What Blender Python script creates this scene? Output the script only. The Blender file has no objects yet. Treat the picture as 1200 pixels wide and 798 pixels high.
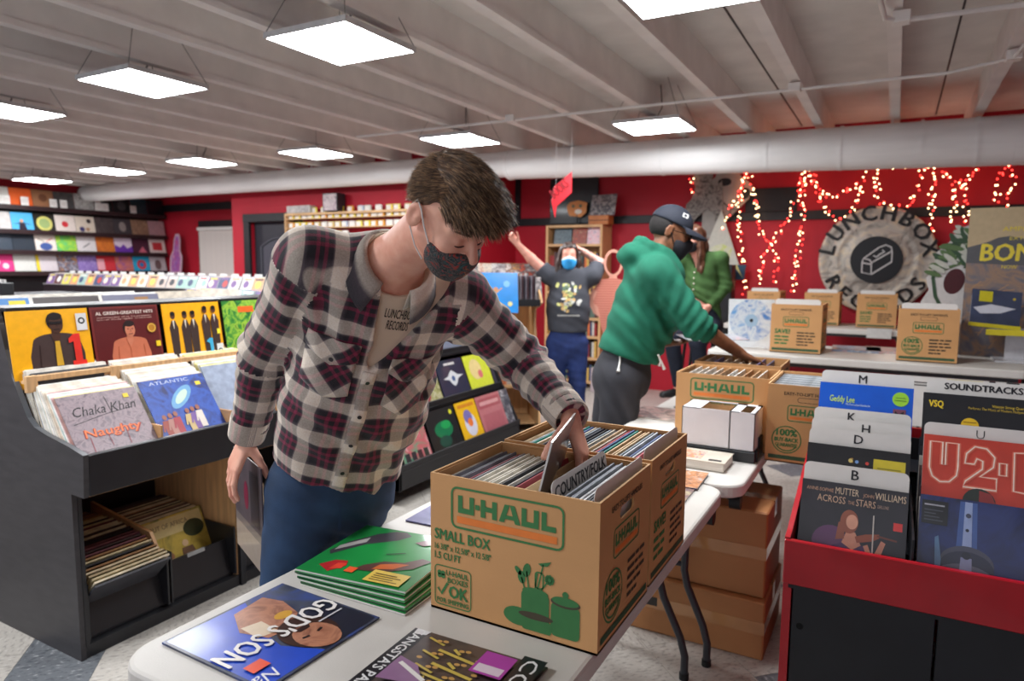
import bpy, math, random
import numpy as np
from mathutils import Matrix, Vector
random.seed(7)
rng = np.random.default_rng(7)
SC = bpy.context.scene
COL = SC.collection
PI = math.pi

# ------------------------------------------------------------------ camera, world, exposure
cam_d = bpy.data.cameras.new('camera')
cam = bpy.data.objects.new('camera', cam_d)
COL.objects.link(cam)
SC.camera = cam
cam_d.sensor_width = 36.0
cam_d.lens = 807.0 * 36.0 / 1200.0
cam_d.clip_start = 0.05
cam.matrix_world = Matrix(((0.87446, -0.05965, 0.48141, 0), (0.48502, 0.09054, -0.86980, 0), (0.00830, 0.99410, 0.10810, 1.53), (0, 0, 0, 1)))
cam_d.dof.use_dof = True
cam_d.dof.focus_distance = 1.75
cam_d.dof.aperture_fstop = 3.2
SC.view_settings.view_transform = 'Standard'
SC.view_settings.look = 'None'
SC.view_settings.gamma = 1.0
SC.view_settings.use_curve_mapping = False
SC.view_settings.exposure = 0.98
world = bpy.data.worlds.new('room_ambient')
SC.world = world
world.use_nodes = True
world.node_tree.nodes['Background'].inputs[0].default_value = (0.86, 0.90, 1.0, 1)
world.node_tree.nodes['Background'].inputs[1].default_value = 0.48
PANEL_EMIT = 29.0

# ------------------------------------------------------------------ materials
def lin(c):
    return tuple((v / 255 / 12.92 if v / 255 <= 0.04045 else ((v / 255 + 0.055) / 1.055) ** 2.4) for v in c)

MATS = {}
def mat(name, col, rough=0.55, metal=0.0, var=0.10, vs=14.0, bump=0.0, bs=180.0, coat=0.0, emit=0.0, ior=1.45, stretch=None, col2=None, alpha=1.0):
    """noise-varied principled material; col is an sRGB 0-255 triple"""
    if name in MATS:
        return MATS[name]
    m = bpy.data.materials.new(name)
    m.use_nodes = True
    nt = m.node_tree
    b = nt.nodes['Principled BSDF']
    c = lin(col)
    b.inputs['Roughness'].default_value = rough
    b.inputs['Metallic'].default_value = metal
    b.inputs['IOR'].default_value = ior
    if coat:
        b.inputs['Coat Weight'].default_value = coat
        b.inputs['Coat Roughness'].default_value = 0.08
    tc = nt.nodes.new('ShaderNodeTexCoord')
    mp = nt.nodes.new('ShaderNodeMapping')
    nt.links.new(tc.outputs['Object'], mp.inputs['Vector'])
    if stretch:
        mp.inputs['Scale'].default_value = stretch
    n = nt.nodes.new('ShaderNodeTexNoise')
    n.inputs['Scale'].default_value = vs
    n.inputs['Detail'].default_value = 4
    nt.links.new(mp.outputs[0], n.inputs['Vector'])
    r = nt.nodes.new('ShaderNodeValToRGB')
    c2 = lin(col2) if col2 else tuple(v * (1 - var) for v in c)
    c1 = c if col2 else tuple(min(1, v * (1 + var)) for v in c)
    r.color_ramp.elements[0].position = 0.35
    r.color_ramp.elements[1].position = 0.65
    r.color_ramp.elements[0].color = (*c2, 1)
    r.color_ramp.elements[1].color = (*c1, 1)
    nt.links.new(n.outputs['Fac'], r.inputs['Fac'])
    nt.links.new(r.outputs['Color'], b.inputs['Base Color'])
    if emit:
        nt.links.new(r.outputs['Color'], b.inputs['Emission Color'])
        b.inputs['Emission Strength'].default_value = emit
    if bump:
        n2 = nt.nodes.new('ShaderNodeTexNoise')
        n2.inputs['Scale'].default_value = bs
        n2.inputs['Detail'].default_value = 3
        nt.links.new(mp.outputs[0], n2.inputs['Vector'])
        bp = nt.nodes.new('ShaderNodeBump')
        bp.inputs['Strength'].default_value = bump
        bp.inputs['Distance'].default_value = 0.01
        nt.links.new(n2.outputs['Fac'], bp.inputs['Height'])
        nt.links.new(bp.outputs['Normal'], b.inputs['Normal'])
    if alpha < 1:
        b.inputs['Alpha'].default_value = alpha
    MATS[name] = m
    return m

_cm = {}
def ink(col, rough=0.45, coat=0.0):
    """printed colour"""
    k = (tuple(int(v) for v in col), rough, coat)
    if k not in _cm:
        _cm[k] = mat('ink_%d_%d_%d_%d_%d' % (*k[0], rough * 100, coat * 100), k[0], rough, var=0.05, vs=30, coat=coat)
    return _cm[k]

def photo_print(name, cols, scale=9.0, rough=0.35, coat=0.5, dist=1.2):
    """mottled multi-colour printed picture"""
    if name in MATS:
        return MATS[name]
    m = bpy.data.materials.new(name)
    m.use_nodes = True
    nt = m.node_tree
    b = nt.nodes['Principled BSDF']
    b.inputs['Roughness'].default_value = rough
    b.inputs['Coat Weight'].default_value = coat
    b.inputs['Coat Roughness'].default_value = 0.06
    tc = nt.nodes.new('ShaderNodeTexCoord')
    n = nt.nodes.new('ShaderNodeTexNoise')
    n.inputs['Scale'].default_value = scale
    n.inputs['Detail'].default_value = 5
    n.inputs['Distortion'].default_value = dist
    nt.links.new(tc.outputs['Object'], n.inputs['Vector'])
    r = nt.nodes.new('ShaderNodeValToRGB')
    k = len(cols)
    e = r.color_ramp.elements
    while len(e) < k:
        e.new(0.5)
    for i, c in enumerate(cols):
        e[i].position = 0.30 + 0.40 * i / max(1, k - 1)
    for i, c in enumerate(cols):
        e[i].color = (*lin(c), 1)
    nt.links.new(n.outputs['Fac'], r.inputs['Fac'])
    nt.links.new(r.outputs['Color'], b.inputs['Base Color'])
    MATS[name] = m
    return m

# ------------------------------------------------------------------ mesh builder
def frame(o, x, y):
    """4x4 from an origin, a local x direction and a local y direction (z = x cross y)"""
    x = Vector(x).normalized()
    y = Vector(y)
    y = (y - x * y.dot(x)).normalized()
    z = x.cross(y)
    return Matrix(((x.x, y.x, z.x, o[0]), (x.y, y.y, z.y, o[1]), (x.z, y.z, z.z, o[2]), (0, 0, 0, 1)))

_txt = {}
def text_geo(s, bold=0.0, res=2):
    k = (s, round(bold, 4), res)
    if k not in _txt:
        c = bpy.data.curves.new('lettering_curve', 'FONT')
        c.body = s
        c.resolution_u = res
        c.offset = bold
        c.align_x = 'LEFT'
        o = bpy.data.objects.new('lettering_temp', c)
        me = o.to_mesh()
        v = np.array([tuple(p.co) for p in me.vertices]).reshape(-1, 3)
        f = [tuple(p.vertices) for p in me.polygons]
        o.to_mesh_clear()
        bpy.data.objects.remove(o)
        bpy.data.curves.remove(c)
        if len(v):
            v = v - np.array([v[:, 0].min(), 0, 0])
        _txt[k] = (v, f)
    return _txt[k]

class MB:
    def __init__(s, M=None):
        s.V, s.F, s.I, s.S, s.M = [], [], [], [], M
    def add(s, v, f, m=0, smooth=False, M=None):
        o = len(s.V)
        T = M if M is not None else s.M
        if T is not None:
            s.V += [tuple(T @ Vector(p)) for p in v]
        else:
            s.V += [tuple(p) for p in v]
        s.F += [tuple(i + o for i in q) for q in f]
        s.I += [m] * len(f)
        s.S += [smooth] * len(f)
        return s
    def box(s, x0, x1, y0, y1, z0, z1, m=0, M=None):
        v = [(x, y, z) for x in (x0, x1) for y in (y0, y1) for z in (z0, z1)]
        f = [(0, 1, 3, 2), (4, 6, 7, 5), (0, 4, 5, 1), (2, 3, 7, 6), (0, 2, 6, 4), (1, 5, 7, 3)]
        return s.add(v, f, m, False, M)
    def rbox(s, x0, x1, y0, y1, z0, z1, r=0.004, m=0, M=None):
        """chamfered box"""
        v, idx = [], {}
        for ix in (0, 1):
            for iy in (0, 1):
                for iz in (0, 1):
                    p = (x1 if ix else x0, y1 if iy else y0, z1 if iz else z0)
                    d = (-r if ix else r, -r if iy else r, -r if iz else r)
                    for a in range(3):
                        idx[(ix, iy, iz, a)] = len(v)
                        v.append(tuple(p[i] + (0 if i == a else d[i]) for i in range(3)))
        f = []
        def q(ks, n):
            pts = [Vector(v[idx[k]]) for k in ks]
            nn = (pts[1] - pts[0]).cross(pts[2] - pts[0])
            ks = ks if nn.dot(Vector(n)) > 0 else ks[::-1]
            f.append(tuple(idx[k] for k in ks))
        for a in range(3):
            b, c = (a + 1) % 3, (a + 2) % 3
            for sgn in (0, 1):
                ks = []
                for (i, j) in ((0, 0), (1, 0), (1, 1), (0, 1)):
                    t = [0, 0, 0]; t[a] = sgn; t[b] = i; t[c] = j
                    ks.append((*t, a))
                n = [0, 0, 0]; n[a] = 1 if sgn else -1
                q(ks, n)
            for i in (0, 1):
                for j in (0, 1):
                    ks = []
                    for (t_a, ax) in ((0, b), (1, b), (1, c), (0, c)):
                        t = [0, 0, 0]; t[a] = t_a; t[b] = i; t[c] = j
                        ks.append((*t, ax))
                    n = [0, 0, 0]; n[b] = 1 if i else -1; n[c] = 1 if j else -1
                    q(ks, n)
        for ix in (0, 1):
            for iy in (0, 1):
                for iz in (0, 1):
                    q([(ix, iy, iz, 0), (ix, iy, iz, 1), (ix, iy, iz, 2)], ((1 if ix else -1), (1 if iy else -1), (1 if iz else -1)))
        return s.add(v, f, m, False, M)
    def poly(s, pts, m=0, z=0.0, M=None):
        v = [(p[0], p[1], p[2] if len(p) > 2 else z) for p in pts]
        return s.add(v, [tuple(range(len(v)))], m, False, M)
    def rect(s, x0, x1, y0, y1, m=0, z=0.0, M=None):
        return s.poly([(x0, y0), (x1, y0), (x1, y1), (x0, y1)], m, z, M)
    def disc(s, x, y, r, m=0, z=0.0, n=24, ry=None, rot=0.0, M=None):
        ry = ry or r
        pts = []
        for i in range(n):
            a = 2 * PI * i / n
            u, w = r * math.cos(a), ry * math.sin(a)
            pts.append((x + u * math.cos(rot) - w * math.sin(rot), y + u * math.sin(rot) + w * math.cos(rot)))
        return s.poly(pts, m, z, M)
    def ring(s, x, y, r0, r1, m=0, z=0.0, n=32, M=None, a0=0.0, a1=2 * PI):
        full = abs(a1 - a0 - 2 * PI) < 1e-6
        k = n if full else n + 1
        v = []
        for i in range(k):
            a = a0 + (a1 - a0) * i / n
            v += [(x + r0 * math.cos(a), y + r0 * math.sin(a), z), (x + r1 * math.cos(a), y + r1 * math.sin(a), z)]
        f = [(2 * i, 2 * i + 1, (2 * i + 3) % (2 * k), (2 * i + 2) % (2 * k)) for i in range(n)]
        return s.add(v, f, m, False, M)
    def stroke(s, pts, w, m=0, z=0.0, closed=False, M=None):
        """flat line of width w along 2-D points"""
        n = len(pts)
        v = []
        for i in range(n):
            a = pts[(i - 1) % n] if (closed or i) else pts[0]
            b = pts[(i + 1) % n] if (closed or i < n - 1) else pts[-1]
            dx, dy = b[0] - a[0], b[1] - a[1]
            l = math.hypot(dx, dy) or 1
            nx, ny = -dy / l * w / 2, dx / l * w / 2
            v += [(pts[i][0] - nx, pts[i][1] - ny, z), (pts[i][0] + nx, pts[i][1] + ny, z)]
        k = n if closed else n - 1
        f = [(2 * i, 2 * ((i + 1) % n), 2 * ((i + 1) % n) + 1, 2 * i + 1) for i in range(k)]
        return s.add(v, f, m, False, M)
    def rrect_line(s, x0, x1, y0, y1, r, w, m=0, z=0.0, M=None):
        pts = rr_pts(x0, x1, y0, y1, r)
        return s.stroke(pts, w, m, z, True, M)
    def rrect(s, x0, x1, y0, y1, r, m=0, z=0.0, M=None):
        return s.poly(rr_pts(x0, x1, y0, y1, r), m, z, M)
    def text(s, t, x, y, h, m=0, z=0.0, w=None, bold=0.0, align='l', shear=0.0, rot=0.0, M=None, res=2):
        """lettering with cap height h; w forces the width"""
        if bold > 0.0:                   # heavy lettering: passes side by side keep the strokes clean
            e = bold * h * 1.3
            for i, (q, p_) in enumerate(((-e, 0), (e, 0), (0, e * 0.6), (0, -e * 0.6))):
                s.text(t, x + q * math.cos(rot) - p_ * math.sin(rot), y + q * math.sin(rot) + p_ * math.cos(rot), h, m, z + 0.00012 * (i + 1), w, 0.0, align, shear, rot, M, res)
            bold = 0.0
        v, f = text_geo(t, bold, res)
        if not len(v):
            return s
        sc = h / 0.69
        tw = v[:, 0].max() * sc
        sx = sc * (w / tw if w else 1)
        tw = w or tw
        ox = x - (tw / 2 if align == 'c' else tw if align == 'r' else 0)
        px = v[:, 0] * sx + v[:, 1] * sc * shear
        py = v[:, 1] * sc
        if rot:
            c, q = math.cos(rot), math.sin(rot)
            if align == 'c':
                px = px - tw / 2
                px, py = px * c - py * q + x, px * q + py * c + y
            else:
                px, py = px * c - py * q + ox, px * q + py * c + y
        else:
            px, py = px + ox, py + y
        return s.add(np.stack([px, py, np.full(len(px), z)], 1).tolist(), f, m, False, M)
    def arc_text(s, t, x, y, r, a0, a1, h, m=0, z=0.0, bold=0.0, inside=False, M=None):
        n = len(t)
        for i, ch in enumerate(t):
            if ch == ' ':
                continue
            a = a0 + (a1 - a0) * (i + 0.5) / n
            rt = a + PI / 2 if inside else a - PI / 2
            s.text(ch, x + r * math.cos(a), y + r * math.sin(a), h, m, z, bold=bold, align='c', rot=rt, M=M)
        return s
    def prism(s, pts, h0, h1, m=0, M=None, m2=None):
        """polygon in local xy extruded from z=h0 to z=h1"""
        n = len(pts)
        ar = sum(pts[i][0] * pts[(i + 1) % n][1] - pts[(i + 1) % n][0] * pts[i][1] for i in range(n))
        if ar < 0:
            pts = pts[::-1]
        v = [(p[0], p[1], h0) for p in pts] + [(p[0], p[1], h1) for p in pts]
        s.add(v, [tuple(range(n - 1, -1, -1)), tuple(range(n, 2 * n))], m, False, M)
        return s.add(v, [(i, (i + 1) % n, n + (i + 1) % n, n + i) for i in range(n)], m if m2 is None else m2, False, M)
    def tube(s, pts, r, n=8, m=0, caps=True, M=None, smooth=True):
        P = [Vector(p) for p in pts]
        k = len(P)
        rs = r if isinstance(r, (list, tuple)) else [r] * k
        t0 = (P[1] - P[0]).normalized()
        u = t0.orthogonal().normalized()
        v = []
        for i in range(k):
            t = ((P[i + 1] if i < k - 1 else P[i]) - (P[i - 1] if i else P[i])).normalized()
            u = (u - t * u.dot(t))
            u = u.normalized() if u.length > 1e-6 else t.orthogonal().normalized()
            w = t.cross(u)
            for j in range(n):
                a = 2 * PI * j / n
                v.append(tuple(P[i] + (u * math.cos(a) + w * math.sin(a)) * rs[i]))
        f = [(i * n + j, i * n + (j + 1) % n, (i + 1) * n + (j + 1) % n, (i + 1) * n + j) for i in range(k - 1) for j in range(n)]
        s.add(v, f, m, smooth, M)
        if caps:
            s.add(v[:n], [tuple(range(n - 1, -1, -1))], m, False, M)
            s.add(v[-n:], [tuple(range(n))], m, False, M)
        return s
    def ball(s, c, r, m=0, nu=10, nv=6, M=None):
        rx, ry, rz = r if isinstance(r, (list, tuple)) else (r, r, r)
        v = [(c[0], c[1], c[2] - rz)]
        for i in range(1, nv):
            a = -PI / 2 + PI * i / nv
            for j in range(nu):
                b = 2 * PI * j / nu
                v.append((c[0] + rx * math.cos(a) * math.cos(b), c[1] + ry * math.cos(a) * math.sin(b), c[2] + rz * math.sin(a)))
        v.append((c[0], c[1], c[2] + rz))
        f = [(0, 1 + (j + 1) % nu, 1 + j) for j in range(nu)]
        for i in range(nv - 2):
            f += [(1 + i * nu + j, 1 + i * nu + (j + 1) % nu, 1 + (i + 1) * nu + (j + 1) % nu, 1 + (i + 1) * nu + j) for j in range(nu)]
        e = len(v) - 1
        f += [(e, 1 + (nv - 2) * nu + j, 1 + (nv - 2) * nu + (j + 1) % nu) for j in range(nu)]
        return s.add(v, f, m, True, M)
    def mesh(s, name, mats):
        me = bpy.data.meshes.new(name)
        me.from_pydata(s.V, [], s.F)
        for m in (mats if isinstance(mats, (list, tuple)) else [mats]):
            me.materials.append(m)
        if me.polygons:
            me.polygons.foreach_set('material_index', s.I)
            me.polygons.foreach_set('use_smooth', s.S)
        me.update()
        return me
    def build(s, name, mats, parent=None, at=None):
        return put(name, s.mesh(name, mats), parent, at)

def rr_pts(x0, x1, y0, y1, r, k=4):
    pts = []
    for cx, cy, a in ((x1 - r, y1 - r, 0), (x0 + r, y1 - r, PI / 2), (x0 + r, y0 + r, PI), (x1 - r, y0 + r, 3 * PI / 2)):
        for i in range(k + 1):
            b = a + PI / 2 * i / k
            pts.append((cx + r * math.cos(b), cy + r * math.sin(b)))
    return pts

def put(name, me, parent=None, at=None):
    o = bpy.data.objects.new(name, me)
    COL.objects.link(o)
    if parent is not None:
        o.parent = parent
    if at is not None:
        o.matrix_local = at if isinstance(at, Matrix) else Matrix.Translation(at)
    return o

def tag(o, label, cat, group=None, kind=None):
    o['label'] = label
    o['category'] = cat
    if group:
        o['group'] = group
    if kind:
        o['kind'] = kind
    return o

def empty(name, loc=(0, 0, 0), label=None, cat=None, group=None, at=None):
    o = bpy.data.objects.new(name, None)
    COL.objects.link(o)
    o.matrix_local = at if at is not None else Matrix.Translation(loc)
    o.empty_display_size = 0.05
    if label:
        tag(o, label, cat, group)
    return o

def struct(o):
    o['kind'] = 'structure'
    return o

def stuff(o):
    o['kind'] = 'stuff'
    return o
# ------------------------------------------------------------------ the room
M_red = mat('red_wall_paint', (170, 18, 40), 0.6, var=0.06, vs=2.5, bump=0.05, bs=60)
M_black = mat('black_paint', (24, 24, 28), 0.5, var=0.15, vs=6)
M_ceil = mat('ceiling_paint', (228, 224, 220), 0.75, var=0.07, vs=3.0, bump=0.08, bs=50)
M_joist = mat('joist_paint', (234, 230, 226), 0.7, var=0.05, vs=4.0, bump=0.05, bs=40)
M_white = mat('white_paint', (218, 216, 212), 0.5, var=0.03, vs=6)
M_wood = mat('pale_wood', (206, 164, 118), 0.5, var=0.13, vs=5, stretch=(1, 12, 1), bump=0.03)
M_woodv = mat('pale_wood_upright', (206, 162, 114), 0.5, var=0.13, vs=6, stretch=(9, 9, 0.8), bump=0.03)

def tile_mat(name, c1, c2, c3):
    m = bpy.data.materials.new(name)
    m.use_nodes = True
    nt = m.node_tree
    b = nt.nodes['Principled BSDF']
    b.inputs['Roughness'].default_value = 0.33
    tc = nt.nodes.new('ShaderNodeTexCoord')
    mp = nt.nodes.new('ShaderNodeMapping')
    mp.inputs['Scale'].default_value = (1.0, 0.45, 1)
    nt.links.new(tc.outputs['Object'], mp.inputs[0])
    v = nt.nodes.new('ShaderNodeTexNoise'); v.inputs['Scale'].default_value = 75; v.inputs['Detail'].default_value = 3
    n = nt.nodes.new('ShaderNodeTexNoise'); n.inputs['Scale'].default_value = 9; n.inputs['Detail'].default_value = 3
    nt.links.new(mp.outputs[0], v.inputs['Vector']); nt.links.new(tc.outputs['Object'], n.inputs['Vector'])
    r = nt.nodes.new('ShaderNodeValToRGB')
    e = r.color_ramp.elements
    e[0].position = 0.36; e[0].color = (*lin(c2), 1)
    e[1].position = 0.46; e[1].color = (*lin(c1), 1)
    k = e.new(0.60); k.color = (*lin(c1), 1)
    k = e.new(0.68); k.color = (*lin(c3), 1)
    nt.links.new(v.outputs['Fac'], r.inputs['Fac'])
    mx = nt.nodes.new('ShaderNodeMixRGB'); mx.blend_type = 'MULTIPLY'; mx.inputs[0].default_value = 0.25
    nt.links.new(r.outputs[0], mx.inputs[1]); nt.links.new(n.outputs['Fac'], mx.inputs[2])
    nt.links.new(mx.outputs[0], b.inputs['Base Color'])
    return m
M_tile = tile_mat('pale_vinyl_tile', (192, 186, 178), (160, 154, 148), (206, 202, 196))
M_tile_d = tile_mat('grey_vinyl_tile', (112, 116, 121), (84, 88, 94), (170, 172, 174))

floor = struct(MB().box(-12.3, 3.5, -2.5, 8.6, -0.12, -0.003).build('floor', mat('tile_joint', (120, 114, 108), 0.7)))
# square tiles laid at 45 degrees; the nearest ones in view are parts, the rest is one stuff mesh
TS = 0.2985
near, far = [], []
for i in range(-32, 34):
    for j in range(-6, 42):
        p = -1.126 + TS * (i + 0.5); q = TS * (j + 0.5)
        x, y = (p - q) / math.sqrt(2), (p + q) / math.sqrt(2)
        if not (-12.0 < x < 3.2 and 0.2 < y < 8.3):
            continue
        dep = -0.4814 * x + 0.8698 * y
        lat = 0.8745 * x + 0.485 * y
        if dep < 0.6 or abs(lat) > dep * 0.78 + 0.4:
            continue
        dark = i == 0 or (i * 7 + j * 13) % 23 in (3, 11) or (i == 9 and j == 6)
        hid = (-1.3 < x < -0.5 and 0.9 < y < 2.2)
        (far if hid else near).append((dep, x, y, dark))
near.sort()
far += near[300:]; near = near[:300]
tm = {}
for d in (False, True):
    h = TS / 2 - 0.0008
    tm[d] = MB().box(-h, h, -h, h, -0.003, 0.0).mesh('floor_tile', M_tile_d if d else M_tile)
for d, x, y, dk in near:
    put('floor_tile', tm[dk], floor, Matrix.Translation((x, y, 0)) @ Matrix.Rotation(PI / 4 + (PI / 2 if (int(x * 31 + y * 17) % 2) else 0), 4, 'Z'))
b = MB()
for d, x, y, dk in far:
    b.box(-h, h, -h, h, -0.003, 0.0, int(dk), Matrix.Translation((x, y, 0)) @ Matrix.Rotation(PI / 4, 4, 'Z'))
stuff(b.build('distant_floor_tile', [M_tile, M_tile_d], floor))

# walls: back wall, the boxed-out room with the black door, its side, the far side wall
wall_back = struct(MB().box(-12.2, 3.5, 8.3, 8.45, 0, 3.2).build('wall_back', M_red))
wall_far = struct(MB().box(-12.35, -12.2, -2.5, 8.45, 0, 3.2).build('wall_left', M_red))
# door wall with a real opening
DX0, DX1, DH = -8.49, -7.48, 2.16
wall_door = struct(MB().box(-8.86, DX0, 7.2, 7.32, 0, 3.2).box(DX1, -4.55, 7.2, 7.32, 0, 3.2).box(DX0, DX1, 7.2, 7.32, DH, 3.2).build('wall_front', M_red))
wall_side = struct(MB().box(-4.67, -4.55, 7.32, 8.3, 0, 3.2).build('wall_right', M_red))
struct(MB().box(-8.86, -8.74, 7.32, 8.3, 0, 3.2).build('wall_recess', M_red))
struct(MB().box(3.5, 3.62, -2.5, 8.45, 0, 3.2).build('wall_side', M_red))
# painted timber bands
struct(MB().rbox(-4.55, 3.5, 8.275, 8.3, 2.06, 2.16).rbox(-4.55, -4.47, 8.27, 8.3, 2.16, 3.0).rbox(-4.55, -4.525, 7.22, 8.27, 2.04, 2.14).build('trim_1', M_black))
struct(MB().rbox(-12.2, -8.86, 8.27, 8.3, 2.47, 2.60).build('trim_2', M_black))
struct(MB().rbox(-12.2, -12.06, 2.0, 8.3, 2.88, 3.02).rbox(-12.2, -8.86, 8.16, 8.3, 2.88, 3.02).build('trim_3', M_black))
struct(MB().rbox(-1.55, -1.0, 8.27, 8.3, 2.16, 2.42).build('trim_4', M_black))

# black panelled door in its casing
b = MB().rbox(DX0 - 0.10, DX0 + 0.02, 7.17, 7.22, 0, DH + 0.10).rbox(DX1 - 0.02, DX1 + 0.10, 7.17, 7.22, 0, DH + 0.10).rbox(DX0 - 0.10, DX1 + 0.10, 7.165, 7.22, DH - 0.02, DH + 0.10)
door = struct(MB().box(DX0 + 0.02, DX1 - 0.02, 7.28, 7.32, 0.01, DH - 0.02).build('door_1', mat('black_door', (40, 40, 48), 0.42, var=0.08)))
struct(b.build('door_frame', M_black, door))
def arch_panel(x0, x1, z0, z1, rise):
    pts = [(x0, z0), (x1, z0), (x1, z1)]
    for i in range(1, 10):
        t = i / 10
        pts.append((x1 + (x0 - x1) * t, z1 + rise * math.sin(PI * t)))
    pts.append((x0, z1))
    return pts
MD = Matrix(((1, 0, 0, 0), (0, 0, -1, 7.28), (0, 1, 0, 0), (0, 0, 0, 1)))
b = MB(MD)
for z0, z1, rs in ((1.05, 1.78, 0.12), (0.2, 0.9, 0.0)):
    pts = arch_panel(DX0 + 0.16, DX1 - 0.16, z0, z1, rs) if rs else [(DX0 + 0.16, z0), (DX1 - 0.16, z0), (DX1 - 0.16, z1), (DX0 + 0.16, z1)]
    n = len(pts)
    for i in range(n):
        a, c = pts[i], pts[(i + 1) % n]
        b.tube([(a[0], a[1], 0.006), (c[0], c[1], 0.006)], 0.016, 6)
    cx = sum(p[0] for p in pts) / n; cz = sum(p[1] for p in pts) / n
    b.prism([(cx + (p[0] - cx) * 0.86, cz + (p[1] - cz) * 0.86) for p in pts], 0.0, 0.012)
struct(b.build('door_panel', mat('black_door_panel', (66, 66, 75), 0.4, var=0.06), door))
struct(MB().ball((DX1 - 0.1, 7.22, 1.0), 0.03).tube([(DX1 - 0.1, 7.28, 1.0), (DX1 - 0.1, 7.22, 1.0)], 0.012).build('door_handle', mat('dull_steel', (150, 150, 150), 0.3, 1.0), door))

# window with a closed white slat blind
win = struct(MB().rbox(-11.0, -9.75, 8.2, 8.3, 1.0, 1.06).rbox(-11.0, -9.75, 8.2, 8.3, 2.16, 2.28).rbox(-11.0, -10.92, 8.2, 8.3, 1.06, 2.16).rbox(-9.83, -9.75, 8.2, 8.3, 1.06, 2.16).build('window_1', M_black))
b = MB().rbox(-10.93, -9.82, 8.12, 8.19, 2.10, 2.16).build('blind_headrail', M_white, win)
sl = MB(Matrix.Rotation(math.radians(62), 4, 'X')).box(-0.55, 0.55, -0.022, 0.022, -0.0012, 0.0012).mesh('blind_slat', mat('blind_white', (228, 220, 214), 0.5, var=0.03))
for k in range(29):
    put('blind_slat', sl, win, Matrix.Translation((-10.375, 8.16, 1.04 + 0.037 * k)))

# ceiling deck and joists
CZ = 3.06
ceiling = struct(MB().box(-12.4, 3.6, -2.6, 8.5, CZ, CZ + 0.1).build('ceiling', M_ceil))
JB = 2.80
jm = MB().box(-0.019, 0.019, -2.5, 8.3, JB + 0.034, CZ).box(-0.036, 0.036, -2.5, 8.3, JB, JB + 0.034).mesh('ceiling_joist', M_joist)
for k in range(-20, 6):
    put('ceiling_joist', jm, ceiling, Matrix.Translation((-0.083 + 0.60 * k, 0, 0)))

for x0_, x1_ in ((-1.02, -1.02), (0.215, 0.215)):
    b = MB().box(-0.006, 0.006, 0, 8.2, CZ - 0.004, CZ - 0.0005)
    put('ceiling_seam', b.mesh('ceiling_seam', M_black), ceiling, Matrix.Translation((x0_ + 0.04, 0, 0)))

# air duct: three lengths, each with a seam band
M_duct = mat('duct_paint', (240, 239, 238), 0.42, var=0.04, vs=5, stretch=(0.4, 3, 3))
duct = empty('air_duct', (-4, 6.9, 2.55), 'long round white painted air duct hanging below the ceiling joists', 'duct')
def duct_len(name, x0, x1, r0, r1, zt0, zt1):
    b = MB(Matrix.Translation((4, -6.9, -2.55)))
    n = 12
    pts, rs = [], []
    for i in range(n + 1):
        t = i / n
        r = r0 + (r1 - r0) * t
        pts.append((x0 + (x1 - x0) * t, 6.9, zt0 + (zt1 - zt0) * t - r)); rs.append(r)
    b.tube(pts, rs, 32)
    return b.build(name, M_duct, duct)
ZT = 1.53 + 0.1850 * 6.9
duct_len('duct_length', -12.15, -3.88, 0.128, 0.142, ZT, ZT)
duct_len('duct_length', -3.88, 0.76, 0.157, 0.198, ZT + 0.004, ZT - 0.045)
duct_len('duct_length', 0.76, 3.4, 0.198, 0.22, ZT - 0.045, ZT - 0.06)
for x, r, zt in ((-11.685, 0.129, ZT), (-3.862, 0.162, ZT + 0.008), (-2.894, 0.168, ZT), (-2.115, 0.175, ZT - 0.012), (-1.113, 0.183, ZT - 0.02), (-0.501, 0.189, ZT - 0.028), (0.111, 0.195, ZT - 0.03), (0.501, 0.198, ZT - 0.037)):
    MB(Matrix.Translation((4, -6.9, -2.55))).tube([(x, 6.9, zt - r), (x + 0.025, 6.9, zt - r)], r + 0.004, 32).build('seam_band', M_duct, duct)
for x in (-9.2, -6.9, -3.2, -0.1):
    MB(Matrix.Translation((4, -6.9, -2.55))).tube([(x, 6.9, 2.6), (x, 6.9, CZ)], 0.008, 6).build('hanger_rod', M_duct, duct)

# electrical conduit
def conduit(label, pts, r=0.011):
    o = empty('conduit', pts[0], label, 'conduit')
    MB(Matrix.Translation(-Vector(pts[0]))).tube(pts, r, 8).build('pipe', M_joist, o)
    for p in pts[1:-1:2]:
        MB(Matrix.Translation(-Vector(pts[0]))).rbox(p[0] - 0.04, p[0] + 0.04, p[1] - 0.04, p[1] + 0.04, p[2] - 0.015, p[2] + 0.04).build('junction_box', M_joist, o)
conduit('white conduit crossing under the joists in front of the duct', [(-4.6, 5.2, 2.745), (-2.9, 5.2, 2.745), (-1.0, 5.2, 2.745), (-0.68, 5.2, 2.745), (0.2, 5.2, 2.745), (0.52, 5.0, 2.745), (0.60, 3.9, 2.745), (0.62, 3.2, 2.745)])
conduit('white conduit with an elbow bend beside the black ceiling seam', [(-0.14, 2.2, 2.745), (-0.145, 3.55, 2.745), (-0.12, 3.95, 2.745), (-0.05, 4.02, 2.745), (0.62, 4.05, 2.745)], 0.013)

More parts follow.
